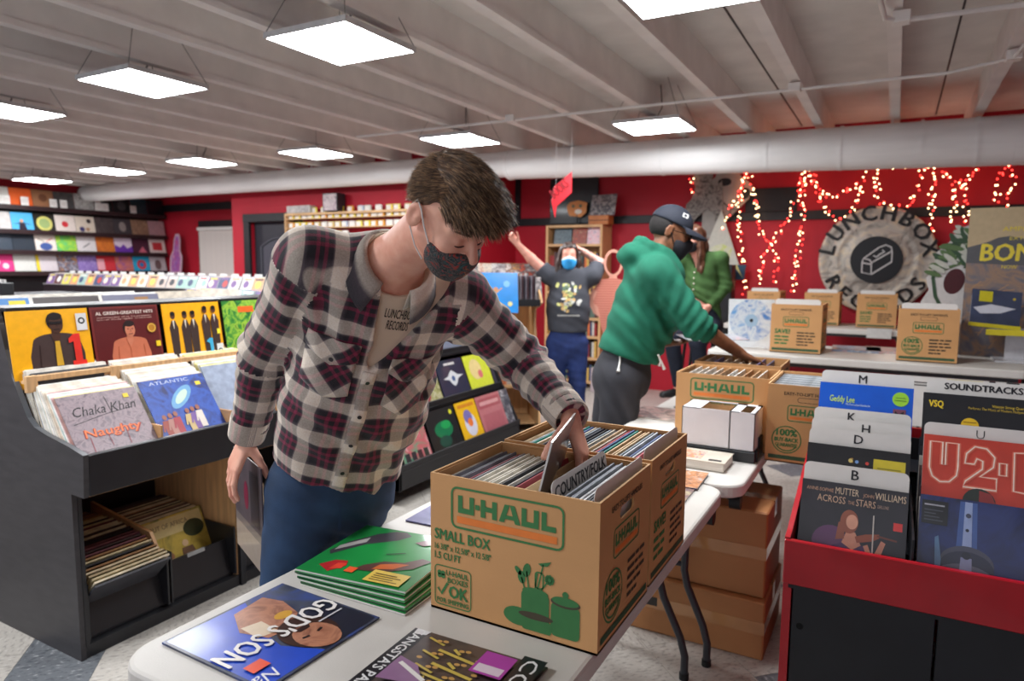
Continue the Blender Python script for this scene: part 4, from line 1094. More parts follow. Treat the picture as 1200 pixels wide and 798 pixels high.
def binface(x, ytop, ztop, lean=20, h=LP):
    a = math.radians(lean)
    return frame((x, ytop - h * math.sin(a), ztop - h * math.cos(a)), (1, 0, 0), (0, math.sin(a), math.cos(a)))
XL, XR = -0.078, 0.268
vio = [('c', (96, 50, 100), 0.30, 0.40, 0.17, 0.15, 0.6), ('p', (70, 30, 90), [(0.20, 0.22), (0.34, 0.36), (0.52, 0.44), (0.70, 0.36), (0.78, 0.16), (0.70, 0.06), (0.40, 0.04)]),
       ('p', (214, 150, 120), [(0.42, 0.40), (0.46, 0.52), (0.54, 0.52), (0.60, 0.40), (0.52, 0.34)]), ('c', (150, 80, 50), 0.48, 0.62, 0.085, 0.12), ('p', (150, 80, 50), [(0.38, 0.60), (0.44, 0.62), (0.44, 0.44), (0.36, 0.42)]), ('c', (224, 164, 134), 0.505, 0.62, 0.055, 0.075),
       ('p', (206, 140, 112), [(0.62, 0.40), (0.70, 0.20), (0.75, 0.22), (0.82, 0.46), (0.78, 0.48), (0.71, 0.30), (0.66, 0.42)]), ('p', (150, 70, 30), [(0.56, 0.42), (0.70, 0.46), (0.76, 0.50), (0.76, 0.54), (0.64, 0.52), (0.54, 0.48)]), ('l', (110, 50, 24), [(0.74, 0.52), (0.92, 0.50)], 0.018),
       ('l', (206, 200, 190), [(0.71, 0.12), (0.70, 0.72)], 0.012), ('r', (226, 50, 44), 0.88, 0.96, 0.60, 0.68),
       ('t', (196, 150, 120), 'ANNE-SOPHIE', 0.05, 0.895, 0.035, {'w': 0.26}), ('t', (214, 190, 160), 'MUTTER', 0.33, 0.885, 0.07, {'w': 0.22}), ('t', (196, 150, 120), 'JOHN', 0.59, 0.89, 0.035, {'w': 0.10}), ('t', (214, 190, 160), 'WILLIAMS', 0.70, 0.885, 0.07, {'w': 0.28}),
       ('t', (206, 170, 140), 'ACROSS', 0.16, 0.79, 0.07, {'w': 0.27}), ('t', (196, 150, 120), 'THE', 0.455, 0.795, 0.035, {'w': 0.06}), ('t', (206, 170, 140), 'STARS', 0.53, 0.79, 0.07, {'w': 0.18}), ('t', (180, 150, 130), 'DELUXE', 0.73, 0.80, 0.03, {'w': 0.10})]
tag(sleeve('record_sleeve', photo_print('night_picture', [(16, 14, 22), (30, 24, 34), (12, 12, 18)], 5), art=vio, at=binface(XL, 2.485, 0.818)), 'dark record sleeve of a violinist in a purple gown, front step of the red bin', 'record', 'records in the red bin')
sp = [('p', (60, 92, 160), [(0.34, 0.98), (0.48, 0.98), (0.50, 0.12), (0.30, 0.12)]), ('p', (150, 170, 214), [(0.38, 0.98), (0.44, 0.98), (0.45, 0.2), (0.36, 0.2)]), ('c', (70, 72, 92), 0.41, 0.40, 0.22, 0.16), ('c', (34, 38, 66), 0.41, 0.36, 0.22, 0.15), ('c', (96, 98, 120), 0.40, 0.22, 0.27, 0.17), ('c', (26, 28, 52), 0.40, 0.17, 0.27, 0.16),
      ('p', (150, 160, 200), [(0.36, 0.45), (0.45, 0.45), (0.46, 0.12), (0.34, 0.12)]), ('c', (20, 24, 46), 0.405, 0.47, 0.035), ('c', (60, 66, 90), 0.41, 0.85, 0.022), ('c', (30, 36, 60), 0.405, 0.71, 0.015), ('p', (90, 130, 170), [(0.14, 0.60), (0.17, 0.62), (0.20, 0.40), (0.19, 0.22), (0.15, 0.30)]),
      ('r', (14, 14, 20), 0.02, 0.24, 0.72, 0.95), ('r', (170, 170, 180), 0.04, 0.21, 0.90, 0.914), *[('r', (70, 74, 84), 0.04, 0.20 - 0.03 * (k % 3), 0.755 + 0.032 * k, 0.765 + 0.032 * k) for k in range(4)],
      ('t', (170, 176, 200), 'METTAL EP', 0.27, 0.06, 0.045, {'w': 0.42}), ('r', (230, 50, 44), 0.88, 0.98, 0.66, 0.76)]
tag(sleeve('record_sleeve', photo_print('space_picture', [(14, 22, 56), (26, 44, 110), (12, 16, 40)], 7), art=sp, at=binface(XR, 2.485, 0.822)), 'dark blue record sleeve of planets in a light beam, front step of the red bin', 'record', 'records in the red bin')
divider('divider_card', binface(XL, 2.53, 0.868, 18, 0.34), 'white divider card lettered B in the red bin', 'lettered cards in the red bin', 'B', 0.032, 0.315, 0.34)
tag(sleeve('record_sleeve', (20, 20, 24), art=[('t', (200, 150, 60), 'C', 0.42, 0.83, 0.05), ('c', (226, 206, 120), 0.44, 0.85, 0.022), ('c', (120, 160, 220), 0.50, 0.845, 0.018), ('c', (210, 70, 60), 0.60, 0.84, 0.018), ('r', (214, 196, 50), 0.66, 0.96, 0.56, 0.90), ('p', (210, 90, 40), [(0.80, 0.66), (0.88, 0.66), (0.84, 0.74)]),
    *[('r', (150, 140, 40), 0.70, 0.92 - 0.06 * (k % 2), 0.60 + 0.05 * k, 0.612 + 0.05 * k) for k in range(5)]], at=binface(XL, 2.60, 0.918)), 'black record sleeve with a big yellow sticker, second step of the red bin', 'record', 'records in the red bin')
divider('divider_card', binface(XL, 2.64, 0.965, 16, 0.36), 'white divider card lettered D in the red bin', 'lettered cards in the red bin', 'D', 0.030, 0.315, 0.36)
divider('divider_card', binface(XL, 2.71, 0.990, 16, 0.36), 'white divider card lettered H, mostly hidden behind the D card', 'lettered cards in the red bin', 'H', 0.030, 0.315, 0.36, tx=0.56)
divider('divider_card', binface(XL, 2.78, 1.015, 15, 0.36), 'white divider card lettered K in the red bin', 'lettered cards in the red bin', 'K', 0.030, 0.315, 0.36, tx=0.40)
tag(sleeve('record_sleeve', mat('blue_sleeve', (16, 86, 196), 0.3, coat=0.5, var=0.04), art=[('t', (200, 230, 90), 'Geddy Lee', 0.12, 0.77, 0.075, {'w': 0.27, 'bold': 0.01}), ('t', (210, 230, 240), 'My Favourite Headache', 0.30, 0.735, 0.026, {'w': 0.26}), ('c', (150, 206, 60), 0.87, 0.86, 0.085), ('r', (90, 140, 50), 0.82, 0.92, 0.87, 0.88), ('r', (90, 140, 50), 0.81, 0.93, 0.84, 0.85),
    ('r', (120, 70, 90), 0.80, 0.93, 0.60, 0.74), ('p', (20, 20, 26), [(0.82, 0.62), (0.91, 0.62), (0.91, 0.72), (0.86, 0.68), (0.82, 0.72)])], at=binface(XL + 0.005, 2.90, 1.092)), 'bright blue record sleeve with a lime round sticker at the back of the red bin', 'record', 'records in the red bin')
divider('divider_card', binface(XL + 0.005, 2.955, 1.132, 14, 0.36), 'white divider card lettered M at the back of the red bin', 'lettered cards in the red bin', 'M', 0.030, 0.315, 0.36, tx=0.46)
u2 = []
redp = (206, 62, 48)
for w_, c_ in ((0.075, (226, 120, 96)), (0.024, (250, 226, 210))):
    u2 += [('l', c_, [(0.06, 0.93), (0.06, 0.66), (0.09, 0.57), (0.16, 0.52), (0.24, 0.53), (0.30, 0.60), (0.31, 0.68), (0.31, 0.93), (0.20, 0.93), (0.20, 0.70), (0.17, 0.70), (0.17, 0.93)], w_ * 0.55, True),
           ('l', c_, [(0.37, 0.74), (0.38, 0.84), (0.45, 0.92), (0.55, 0.91), (0.62, 0.83), (0.61, 0.73), (0.50, 0.62), (0.64, 0.62), (0.64, 0.50), (0.36, 0.50), (0.38, 0.56), (0.52, 0.70), (0.52, 0.78), (0.47, 0.80), (0.45, 0.74)], w_ * 0.55, True),
           ('l', c_, [(0.66, 0.66), (0.72, 0.66), (0.72, 0.78), (0.66, 0.78)], w_ * 0.5, True), ('l', c_, [(0.99, 0.92), (0.78, 0.90), (0.78, 0.52), (0.99, 0.50), (0.99, 0.60), (0.88, 0.60), (0.88, 0.67), (0.98, 0.67), (0.98, 0.76), (0.88, 0.76), (0.88, 0.82), (0.99, 0.82)], w_ * 0.5, True)]
u2 += [('c', (40, 50, 44), 0.50, 0.36, 0.14), ('p', (150, 50, 50), [(0.50, 0.48), (0.60, 0.46), (0.64, 0.36), (0.60, 0.28), (0.50, 0.3)]), ('c', (24, 34, 36), 0.50, 0.36, 0.012), ('r', (230, 40, 40), 0.93, 1.0, 0.36, 0.46)]
tag(sleeve('record_sleeve', mat('neon_red_sleeve', (200, 66, 50), 0.3, var=0.14, vs=7, coat=0.5), art=u2, at=binface(XR + 0.005, 2.635, 0.985)), 'red record sleeve with white neon lettering and a dark disc, in the red bin', 'record', 'records in the red bin')
divider('divider_card', binface(XR + 0.005, 2.67, 1.020, 17, 0.36), 'white divider card with a thin handwritten U in the red bin', 'lettered cards in the red bin', 'U', 0.028, 0.315, 0.36, bold=-0.012, tx=0.5)
tag(sleeve('record_sleeve', (26, 28, 34), art=[('t', (236, 206, 50), 'VSQ', 0.06, 0.84, 0.075, {'w': 0.14, 'bold': 0.03}), ('c', (226, 186, 40), 0.46, 0.66, 0.085), ('r', (150, 110, 20), 0.40, 0.52, 0.69, 0.70), ('r', (150, 110, 20), 0.41, 0.51, 0.65, 0.66),
    ('t', (226, 196, 60), 'Vitamin String Quartet', 0.66, 0.885, 0.03, {'w': 0.33}), ('t', (206, 176, 60), 'Performs The Music of Modern Hollywood', 0.44, 0.845, 0.028, {'w': 0.55})], at=binface(XR + 0.005, 2.905, 1.083)), 'black record sleeve with a yellow round sticker below the soundtracks card', 'record', 'records in the red bin')
divider('divider_card', binface(XR + 0.015, 2.955, 1.128, 14, 0.36), 'white divider card hand-lettered soundtracks at the back of the red bin', 'lettered cards in the red bin', 'SOUNDTRACKS', 0.0225, 0.315, 0.36, tx=0.55, bold=0.05)
for i in range(7):
    for xx, nm in ((XL, 'violinist'), (XR, 'planets')):
        yt = 2.52 + 0.05 * i
        edge_record([(60, 60, 66), (206, 200, 192), (110, 90, 84), (40, 44, 54)][(i * 3 + (xx > 0)) % 4], binface(xx + rng.uniform(-0.003, 0.003), yt + 0.01, 0.800 + 0.022 * i, 17 - 0.3 * i), 0.005, label='record sleeve packed behind the %s sleeve in the red bin' % nm, group='packed records behind the %s sleeve' % nm)
# ------------------------------------------------------------------ far record shelves on the side wall
M_shelf = mat('dark_shelf', (44, 26, 28), 0.5, var=0.12, vs=6)
rack = empty('wall_rack', (-12.2, 7.0, 1.2), 'long dark wall rack of record ledges on the far side wall', 'wall rack')
RT = Matrix.Translation((12.2, -7.0, -1.2))
LZ = (1.335, 1.665, 1.985, 2.360)
for z in LZ:
    MB(RT).rbox(-12.19, -11.95, 4.6, 8.25, z - 0.025, z, 0.003).rbox(-11.965, -11.95, 4.6, 8.25, z, z + 0.045, 0.003).build('ledge', M_shelf, rack)
MB(RT).box(-12.199, -12.18, 4.6, 8.25, 1.0, 2.42).build('back_board', M_black, rack)
W = lambda *a: a
def pr(i, *c):
    return photo_print('far_picture_%d' % i, list(c), 7 + i % 4 * 3)
ROWS = {
 3: [('white', (206, 202, 196), []), ('orange', (226, 96, 40), []), ('tan', (150, 104, 74), [('c', (110, 70, 50), 0.5, 0.6, 0.2)]), ('dark grey', pr(1, (50, 48, 50), (90, 86, 84)), []), ('grey photo', pr(2, (110, 108, 108), (180, 176, 172), (50, 50, 52)), []), ('black and white', (30, 30, 32), [('p', (206, 200, 196), [(0.1, 0.0), (0.5, 0.2), (0.3, 0.9), (0.05, 0.9)])]), ('black', (26, 26, 30), [('c', (70, 70, 74), 0.5, 0.5, 0.25)]), ('dark teal', pr(3, (26, 50, 60), (40, 66, 76)), []), ('near-black', (24, 28, 36), [])],
 2: [('pale grey', pr(4, (206, 200, 196), (150, 146, 146)), []), ('sky blue', (80, 170, 220), [('p', (40, 36, 50), [(0.3, 0), (0.35, 0.5), (0.6, 0.5), (0.7, 0)]), ('c', (206, 150, 110), 0.47, 0.58, 0.08), ('p', (60, 50, 56), [(0.05, 0.4), (0.5, 0.5), (0.95, 0.4), (0.5, 0.42)])]), ('black with a yellow disc', (34, 34, 30), [('c', (206, 200, 110), 0.5, 0.5, 0.38), ('c', (150, 170, 110), 0.5, 0.5, 0.26)]), ('cream with a red spot', (222, 208, 200), [('c', (206, 50, 60), 0.48, 0.52, 0.16)]), ('cream with dark blots', (214, 200, 184), [('c', (70, 66, 110), 0.3, 0.3, 0.14), ('c', (60, 54, 54), 0.7, 0.75, 0.12), ('c', (170, 130, 100), 0.6, 0.3, 0.1)]), ('dark brown', pr(5, (60, 52, 54), (90, 80, 80)), []), ('dark face', (70, 66, 70), [('c', (150, 140, 136), 0.5, 0.55, 0.2, 0.28)]), ('tan brown', pr(6, (120, 90, 74), (170, 136, 110)), []), ('pinkish grey', pr(7, (190, 150, 150), (160, 130, 140)), [])],
 1: [('slate', (56, 66, 78), []), ('dark slate', (44, 52, 62), []), ('cream with a blue bowl', (226, 214, 204), [('c', (70, 90, 150), 0.5, 0.35, 0.3, 0.2), ('l', (60, 50, 50), [(0.15, 0.75), (0.45, 0.6)], 0.04), ('l', (190, 70, 60), [(0.55, 0.6), (0.85, 0.8)], 0.04)]), ('lime and teal', pr(8, (214, 226, 60), (120, 200, 90), (90, 200, 150)), []), ('white with a slash', (222, 216, 216), [('l', (80, 80, 84), [(0.3, 0.35), (0.7, 0.6)], 0.05)]), ('orange picture', pr(9, (226, 130, 50), (180, 90, 50)), []), ('white and purple', (220, 204, 220), [('p', (110, 60, 170), [(0, 0), (1, 0), (1, 0.5), (0.7, 0.35), (0.5, 0.6), (0.3, 0.4), (0, 0.55)])]), ('dark with pink', (70, 40, 56), [('p', (214, 110, 130), [(0.2, 0), (0.9, 0), (0.6, 0.5)])]), ('cream with a red square', (226, 208, 204), [('r', (196, 60, 66), 0.2, 0.8, 0.3, 0.75)])],
 0: [('pink and white', (226, 60, 130), [('c', (236, 180, 206), 0.3, 0.6, 0.13), ('c', (240, 206, 220), 0.65, 0.4, 0.14)]), ('silver', (206, 206, 200), []), ('yellow-edged pastel', (206, 196, 200), [('r', (226, 200, 50), 0, 0.15, 0, 1)]), ('multicolour pattern', pr(10, (206, 200, 206), (90, 90, 110), (210, 150, 90)), []), ('violet', pr(11, (120, 90, 170), (170, 150, 206)), []), ('red and pink', (206, 50, 60), [('r', (236, 170, 180), 0, 0.4, 0.2, 0.8)]), ('orange and violet', pr(12, (226, 130, 60), (120, 70, 160)), []), ('cyan with red rings', (40, 170, 210), [('c', (206, 60, 60), 0.5, 0.5, 0.28), ('c', (40, 120, 180), 0.5, 0.5, 0.14)]), ('white portrait', (206, 200, 204), [('c', (120, 100, 100), 0.5, 0.5, 0.2, 0.3)])]}
ORD = {3: 'top', 2: 'second', 1: 'third', 0: 'lowest'}
for r, items in ROWS.items():
    for i, (nm, base, art) in enumerate(items):
        y = 5.52 + 0.322 * i
        tag(sleeve('record_sleeve', base, art=art, at=facing(-12.0, y, LZ[r] + 0.002, math.radians(12))), '%s record sleeve on the %s ledge of the far wall rack' % (nm, ORD[r]), 'record', 'records on the far wall rack')
for k, y in enumerate((5.5, 5.6, 5.86, 6.28, 6.44, 7.0, 7.12, 7.62)):
    tag(MB().box(-0.055, 0.055, 0, 0.13, -0.002, 0).rect(-0.045, 0.045, 0.02, 0.10, 1, 0.0005).build('price_card', [M_card, ink((206, 200, 196))], None, facing(-11.955, y, 2.405, math.radians(6))), 'white price card on the top ledge of the wall rack', 'price card', 'price cards on the far wall rack')
tag(MB().rbox(-11.8, -11.3, 7.9, 8.25, 0, 1.335, 0.004).build('display_plinth', M_white), 'white display plinth under the pink cut-out by the window', 'plinth')
# pink cut-out bottle beside the window
b = MB()
pts = [(-0.16, 0), (0.16, 0), (0.17, 0.3), (0.10, 0.42), (0.09, 0.62), (0.05, 0.72), (-0.05, 0.72), (-0.09, 0.62), (-0.10, 0.42), (-0.17, 0.3)]
b.prism(pts, -0.01, 0, 0).poly([(u * 0.75, v * 0.9 + 0.03) for u, v in pts], 1, 0.001)
tag(b.build('standee', [ink((206, 170, 186)), pr(13, (206, 90, 130), (150, 90, 170), (226, 160, 180))], None, frame((-11.55, 8.1, 1.337), (1, 0, 0), (0, 0.1, 1))), 'pink and violet cut-out figure leaning beside the window blind', 'cut-out')

# ------------------------------------------------------------------ disc browser and the bins behind the cabinet
brw = empty('disc_browser', (-4.9, 4.3, 0), 'long black disc browser standing beyond the record cabinet', 'disc browser')
DT = Matrix.Translation((4.9, -4.3, 0))
MB(DT).box(-8.2, -3.46, 4.22, 4.9, 0.0, 1.23).box(-8.2, -3.46, 4.15, 4.22, 1.16, 1.285).box(-8.2, -3.46, 4.80, 4.9, 1.23, 1.38).build('body', M_black, brw)
MB(DT).box(-5.6, -3.46, 3.95, 4.2, 0.0, 1.13).box(-5.6, -3.46, 3.92, 3.95, 1.05, 1.19).build('front_tier', M_black, brw)
MB(DT).rbox(-8.2, -3.46, 4.145, 4.16, 1.285, 1.295, 0.001).build('rail', mat('bright_rail', (150, 150, 150), 0.5, 0.3), brw)
CDC = [(214, 206, 200), (190, 170, 160), (70, 80, 110), (206, 150, 110), (226, 222, 220), (120, 90, 140), (60, 60, 66), (180, 70, 70), (206, 196, 90), (150, 180, 170), (226, 210, 190), (100, 60, 60)]
cdm = {}
def cd(c, at, label, group):
    k = c
    if k not in cdm:
        q = cdm.setdefault('n', 0); cdm['n'] = q + 1
        b = MB().box(-0.071, 0.071, 0, 0.125, -0.010, 0, 0).rect(-0.068, 0.068, 0.003, 0.122, 1, 0.0004)
        c2 = CDC[(CDC.index(c) + 5) % len(CDC)]
        b.disc(-0.02 + 0.01 * (q % 5), 0.06, 0.035, 2, 0.0007, 12).rect(-0.05, 0.05, 0.10, 0.115, 3, 0.0007)
        cdm[k] = b.mesh('disc_case', [mat('disc_case_clear', (176, 176, 180), 0.5), ink(c, 0.5), ink(c2, 0.5), ink(CDC[(CDC.index(c) + 3) % 12], 0.5)])
    tag(put('disc_case', cdm[k], None, at), label, 'compact disc', group)
ci = 0
for row, (y, z, x0, x1, lb) in enumerate(((4.10, 1.29, -8.1, -3.5, 'disc case in the upper row of the black browser'), (3.90, 1.185, -5.5, -3.5, 'disc case in the lower row of the black browser'))):
    x = x0
    while x < x1:
        c = CDC[rng.integers(12)]
        for d in range(3):
            cd(CDC[(CDC.index(c) + d * 5) % 12], frame((x + rng.uniform(-0.008, 0.008), y + 0.06 + 0.045 * d, z + 0.004 * d), (1, 0, 0), (0, 0.45, 1)), lb.replace('disc case', ('front disc case', 'disc case two deep', 'disc case three deep')[d]), 'discs in row %s of the disc browser' % ('one' if row == 0 else 'two'))
        x += 0.148
# header tabs
tabm = MB().rbox(-0.05, 0.05, -0.001, 0.001, 0, 0.028, 0.0005).rect(-0.045, 0.045, -0.0015, -0.0014).mesh('index_tab', M_card)
for k in range(28):
    tag(put('index_tab', tabm, None, Matrix.Translation((-7.95 + 0.155 * k, 4.33, 1.405))), 'white index tab sticking up along the disc browser', 'index tab', 'index tabs on the disc browser')
# bins right behind the black cabinet
rb = empty('record_bin', (-3.85, 2.6, 0), 'black record bin standing back to back with the black cabinet', 'record bin')
BBT = Matrix.Translation((3.85, -2.6, 0))
MB(BBT).box(-4.15, -3.36, 1.41, 3.85, 0, 1.02).box(-4.15, -4.12, 1.41, 3.85, 1.02, 1.30).box(-4.15, -3.36, 1.41, 1.43, 1.02, 1.25).build('body', M_black, rb)
for i, (c, a, nm) in enumerate((((70, 130, 190), [('r', (226, 206, 40), 0.72, 0.95, 0.78, 0.96)], 'blue with a yellow label'), ((60, 50, 50), [], 'dark brown'), ((110, 110, 130), [('r', (150, 110, 70), 0.55, 0.8, 0.8, 0.95)], 'grey violet with a tan label'), ((96, 130, 190), [('c', (206, 206, 190), 0.3, 0.9, 0.05)], 'pale blue'), ((110, 140, 200), [('c', (160, 206, 150), 0.4, 0.9, 0.06)], 'periwinkle'), ((206, 200, 206), [], 'white'))):
    tag(sleeve('record_sleeve', c, art=a, at=facing(-3.55, 1.62 + 0.335 * i, 1.060 - (0.03 if i > 2 else 0), math.radians(20))), nm + ' record sleeve peeping over the top of the black cabinet', 'record', 'records behind the cabinet top')
for i in range(8):
    edge_record(WHITES[i % 5], facing(-3.72 - 0.04 * i, 1.75 + 0.335 * (i % 5), 1.05, math.radians(14)), 0.006, label='record sleeve standing behind the ones over the cabinet top', group='records standing in the rear bin')
blk = empty('disc_browser', (-5.3, 2.6, 0), 'low black browser at the view edge beyond the cabinet', 'disc browser')
MB(Matrix.Translation((5.3, -2.6, 0))).box(-6.3, -4.75, 2.2, 3.3, 0, 1.28).rbox(-6.35, -4.72, 2.15, 2.22, 1.22, 1.40, 0.004).build('body', M_black, blk)
b = MB(Matrix.Translation((5.3, -2.6, 0)))
for k in range(28):
    b.box(-6.3 + 0.055 * k, -6.27 + 0.055 * k, 2.2, 2.21, 1.395, 1.42)
stuff(b.build('sleeve_tops', mat('clear_sleeve', (206, 204, 200), 0.25), blk))

# ------------------------------------------------------------------ cassette rack on the door wall
cr = empty('cassette_rack', (-6.5, 7.1, 1.3), 'pale wood cassette rack on the red wall beside the black door', 'cassette rack')
KT = Matrix.Translation((6.5, -7.1, -1.3))
for k in range(8):
    MB(KT).rbox(-7.56, -5.15, 7.05, 7.2, 2.155 - 0.125 * k - 0.01, 2.155 - 0.125 * k, 0.001).build('shelf', M_wood, cr)
for xa in (-7.58, -5.15):
    MB(KT).rbox(xa, xa + 0.02, 7.04, 7.2, 1.25, 2.20, 0.002).build('side_panel', M_wood, cr)
CC = [(226, 200, 70), (214, 190, 60), (206, 200, 190), (230, 214, 110), (214, 150, 60), (220, 214, 206), (206, 180, 120), (180, 190, 206)]
cm = {}
def cassette(c, at, lb, g):
    if c not in cm:
        cm[c] = MB().box(-0.052, 0.052, -0.008, 0.008, 0, 0.075, 0).add([(-0.05, -0.0085, 0.004), (0.02, -0.0085, 0.004), (0.02, -0.0085, 0.065), (-0.05, -0.0085, 0.065)], [(0, 1, 2, 3)], 1).mesh('cassette_case', [ink(c, 0.2, 0.5), ink((220, 214, 206))])
    tag(put('cassette_case', cm[c], None, at), lb, 'cassette', g)
for r in range(8):
    for k in range((18, 16, 9, 8, 6, 6, 5, 5)[r]):
        cassette(CC[rng.integers(8)], Matrix.Translation((-7.49 + 0.125 * k + rng.uniform(-0.008, 0.008), 7.09, 2.1555 - 0.125 * r)), 'cassette case on ledge %s of the wall rack' % ('one', 'two', 'three', 'four', 'five', 'six', 'seven', 'eight')[r], 'cassettes in the wall rack')
for k in range(12):
    cassette(CC[(k * 3) % 8], Matrix.Translation((-7.08 + 0.16 * k + 0.02 * (k % 3), 7.12, 2.2305)), 'cassette case standing on top of the wall cassette rack', 'cassettes on top of the wall rack')
def carton_small(x, y, z, w, d, h, c1, c2, label, name='box_set'):
    o = empty(name, (x, y, z), label, 'box set')
    MB().rbox(-w / 2, w / 2, -d / 2, d / 2, 0, h, 0.003).build('shell', c1, o)
    MB(Matrix(((1, 0, 0, 0), (0, 0, -1, -d / 2), (0, 1, 0, 0), (0, 0, 0, 1)))).rect(-w * 0.45, w * 0.45, h * 0.05, h * 0.95, 0, 0.001).build('front_picture', c2, o)
carton_small(-7.33, 7.12, 2.235, 0.44, 0.12, 0.10, ink((190, 186, 180)), pr(14, (190, 180, 176), (120, 116, 116)), 'grey cassette player standing on the wall cassette rack', 'cassette_player')
carton_small(-6.68, 7.08, 2.235, 0.26, 0.16, 0.24, ink((40, 36, 40)), pr(15, (60, 50, 70), (206, 190, 190), (120, 90, 110)), 'dark boxed toy standing on the wall cassette rack')
MB(KT).rbox(-7.58, -5.13, 7.04, 7.2, 2.2, 2.23, 0.002).build('top_board', M_wood, cr)

# ------------------------------------------------------------------ low record stand behind the man in plaid
st = empty('record_stand', (-2.9, 4.3, 0), 'black stepped record stand facing the tables behind the man in plaid', 'record stand')
ST = Matrix.Translation((2.9, -4.3, 0))
MB(ST).rbox(-3.20, -2.655, 3.35, 4.95, 0.10, 0.225, 0.004).rbox(-2.67, -2.655, 3.35, 4.95, 0.225, 0.262, 0.002).build('base', M_black, st)
MB(ST).rbox(-3.2, -2.83, 3.35, 4.95, 0.50, 0.528, 0.002).rbox(-2.845, -2.83, 3.35, 4.95, 0.528, 0.565, 0.002).build('ledge', M_black, st)
MB(ST).rbox(-3.35, -2.99, 3.35, 4.95, 0.83, 0.855, 0.002).rbox(-3.005, -2.99, 3.35, 4.95, 0.855, 0.89, 0.002).build('ledge', M_black, st)
MB(ST).box(-3.34, -3.3, 3.35, 4.95, 0.0, 1.15).rbox(-3.34, -3.05, 3.35, 4.95, 1.14, 1.165, 0.002).build('back_board', M_black, st)
for y in (3.35, 4.93):
    MB(ST @ Matrix(((1, 0, 0, 0), (0, 0, -1, y), (0, 1, 0, 0), (0, 0, 0, 1)))).prism([(-3.34, 0), (-3.12, 0), (-3.02, 0.10), (-2.655, 0.10), (-2.655, 0.225), (-2.83, 0.56), (-3.0, 0.90), (-3.1, 1.165), (-3.34, 1.165)], -0.02, 0).build('side_panel', M_black, st)
L24 = math.radians(22)
eagle = [('p', (206, 210, 214), [(0.15, 0.52), (0.35, 0.48), (0.42, 0.36), (0.5, 0.30), (0.6, 0.36), (0.68, 0.48), (0.9, 0.56), (0.7, 0.58), (0.6, 0.66), (0.5, 0.72), (0.42, 0.66), (0.34, 0.58)]), ('c', (60, 90, 140), 0.51, 0.50, 0.06), ('r', (206, 206, 206), 0.3, 0.7, 0.86, 0.92)]
low = [(3.60, 0.30, 0.262, pr(16, (206, 190, 186), (190, 90, 100), (90, 150, 120), (60, 56, 60)), [('r', (50, 50, 54), 0.08 + 0.0, 0.24, 0.08, 0.26), ('r', (50, 50, 54), 0.3, 0.46, 0.08, 0.26), ('r', (70, 50, 54), 0.52, 0.68, 0.08, 0.26), ('r', (50, 60, 54), 0.74, 0.9, 0.08, 0.26)], 'pale pattern record sleeve of many small pictures on the low ledge of the black stand'),
       (3.96, 0.36, 0.262, (26, 32, 34), [('c', (20, 110, 70), 0.5, 0.5, 0.3, 0.2), ('c', (30, 150, 80), 0.6, 0.6, 0.16, 0.10), ('c', (20, 70, 60), 0.45, 0.22, 0.2, 0.14), ('c', (206, 206, 50), 0.86, 0.86, 0.05)], 'dark record sleeve with a green creature shape on the low ledge of the black stand'),
       (4.30, 0.27, 0.262, (226, 176, 30), [('c', (206, 206, 220), 0.5, 0.4, 0.28, 0.3), ('c', (120, 110, 170), 0.45, 0.6, 0.2), ('c', (226, 120, 60), 0.5, 0.45, 0.12), ('r', (206, 130, 40), 0.1, 0.9, 0.85, 0.93)], 'yellow record sleeve with a round figure on the low ledge of the black stand'),
       (4.63, 0.36, 0.262, (180, 110, 116), [('r', (160, 80, 90), 0.05, 0.95, 0.66, 0.92), ('t', (206, 150, 150), 'HEROIN', 0.06, 0.72, 0.16, {'w': 0.88}) if False else ('r', (206, 150, 152), 0.1, 0.9, 0.74, 0.84), ('r', (170, 96, 104), 0.1, 0.9, 0.05, 0.5)], 'dusty pink record sleeve on the low ledge of the black stand'),
       (4.88, 0.13, 0.262, pr(17, (206, 206, 210), (60, 60, 70), (150, 150, 156)), [], 'black and white record sleeve at the far end of the low black ledge')]
for y, w, z, base, art, lb in low:
    tag(sleeve('record_sleeve', base, w, 0.30, art=art, at=facing(-2.68, y, z - 0.03, L24)), lb, 'record', 'records on the black stand')
for y, w, base, art, lb in ((3.58, 0.30, pr(18, (90, 80, 80), (150, 130, 120)), [], 'brown record sleeve on the upper ledge behind the plaid shirt'), (3.97, 0.32, pr(19, (206, 200, 180), (150, 150, 90), (90, 80, 70)), [('c', (150, 50, 70), 0.4, 0.3, 0.2)], 'cream and olive record sleeve on the upper ledge of the black stand'),
                            (4.33, 0.36, (26, 40, 66), eagle, 'navy record sleeve with a white winged emblem on the upper ledge of the black stand'), (4.70, 0.34, (206, 216, 60), [('c', (226, 206, 140), 0.4, 0.6, 0.25), ('c', (206, 110, 110), 0.55, 0.45, 0.1)], 'lime record sleeve on the upper ledge of the black stand'),
                            (4.92, 0.06, (70, 66, 80), [], 'slate record sleeve at the far end of the upper ledge of the black stand')):
    tag(sleeve('record_sleeve', base, w, 0.30, art=art, at=facing(-2.85, y, 0.531, L24)), lb, 'record', 'records on the black stand')
for i, c in enumerate(((206, 60, 110), (60, 56, 70), (206, 120, 60), (120, 130, 150), (206, 196, 186))):
    tag(sleeve('record_sleeve', c, 0.30, 0.30, art=[('c', (226, 206, 200), 0.5, 0.5, 0.2)], at=facing(-3.01, 3.54 + 0.31 * i, 0.857, math.radians(16))), ('pink', 'charcoal', 'orange', 'steel blue', 'cream')[i] + ' record sleeve on the top ledge of the black stand', 'record', 'records on the black stand')
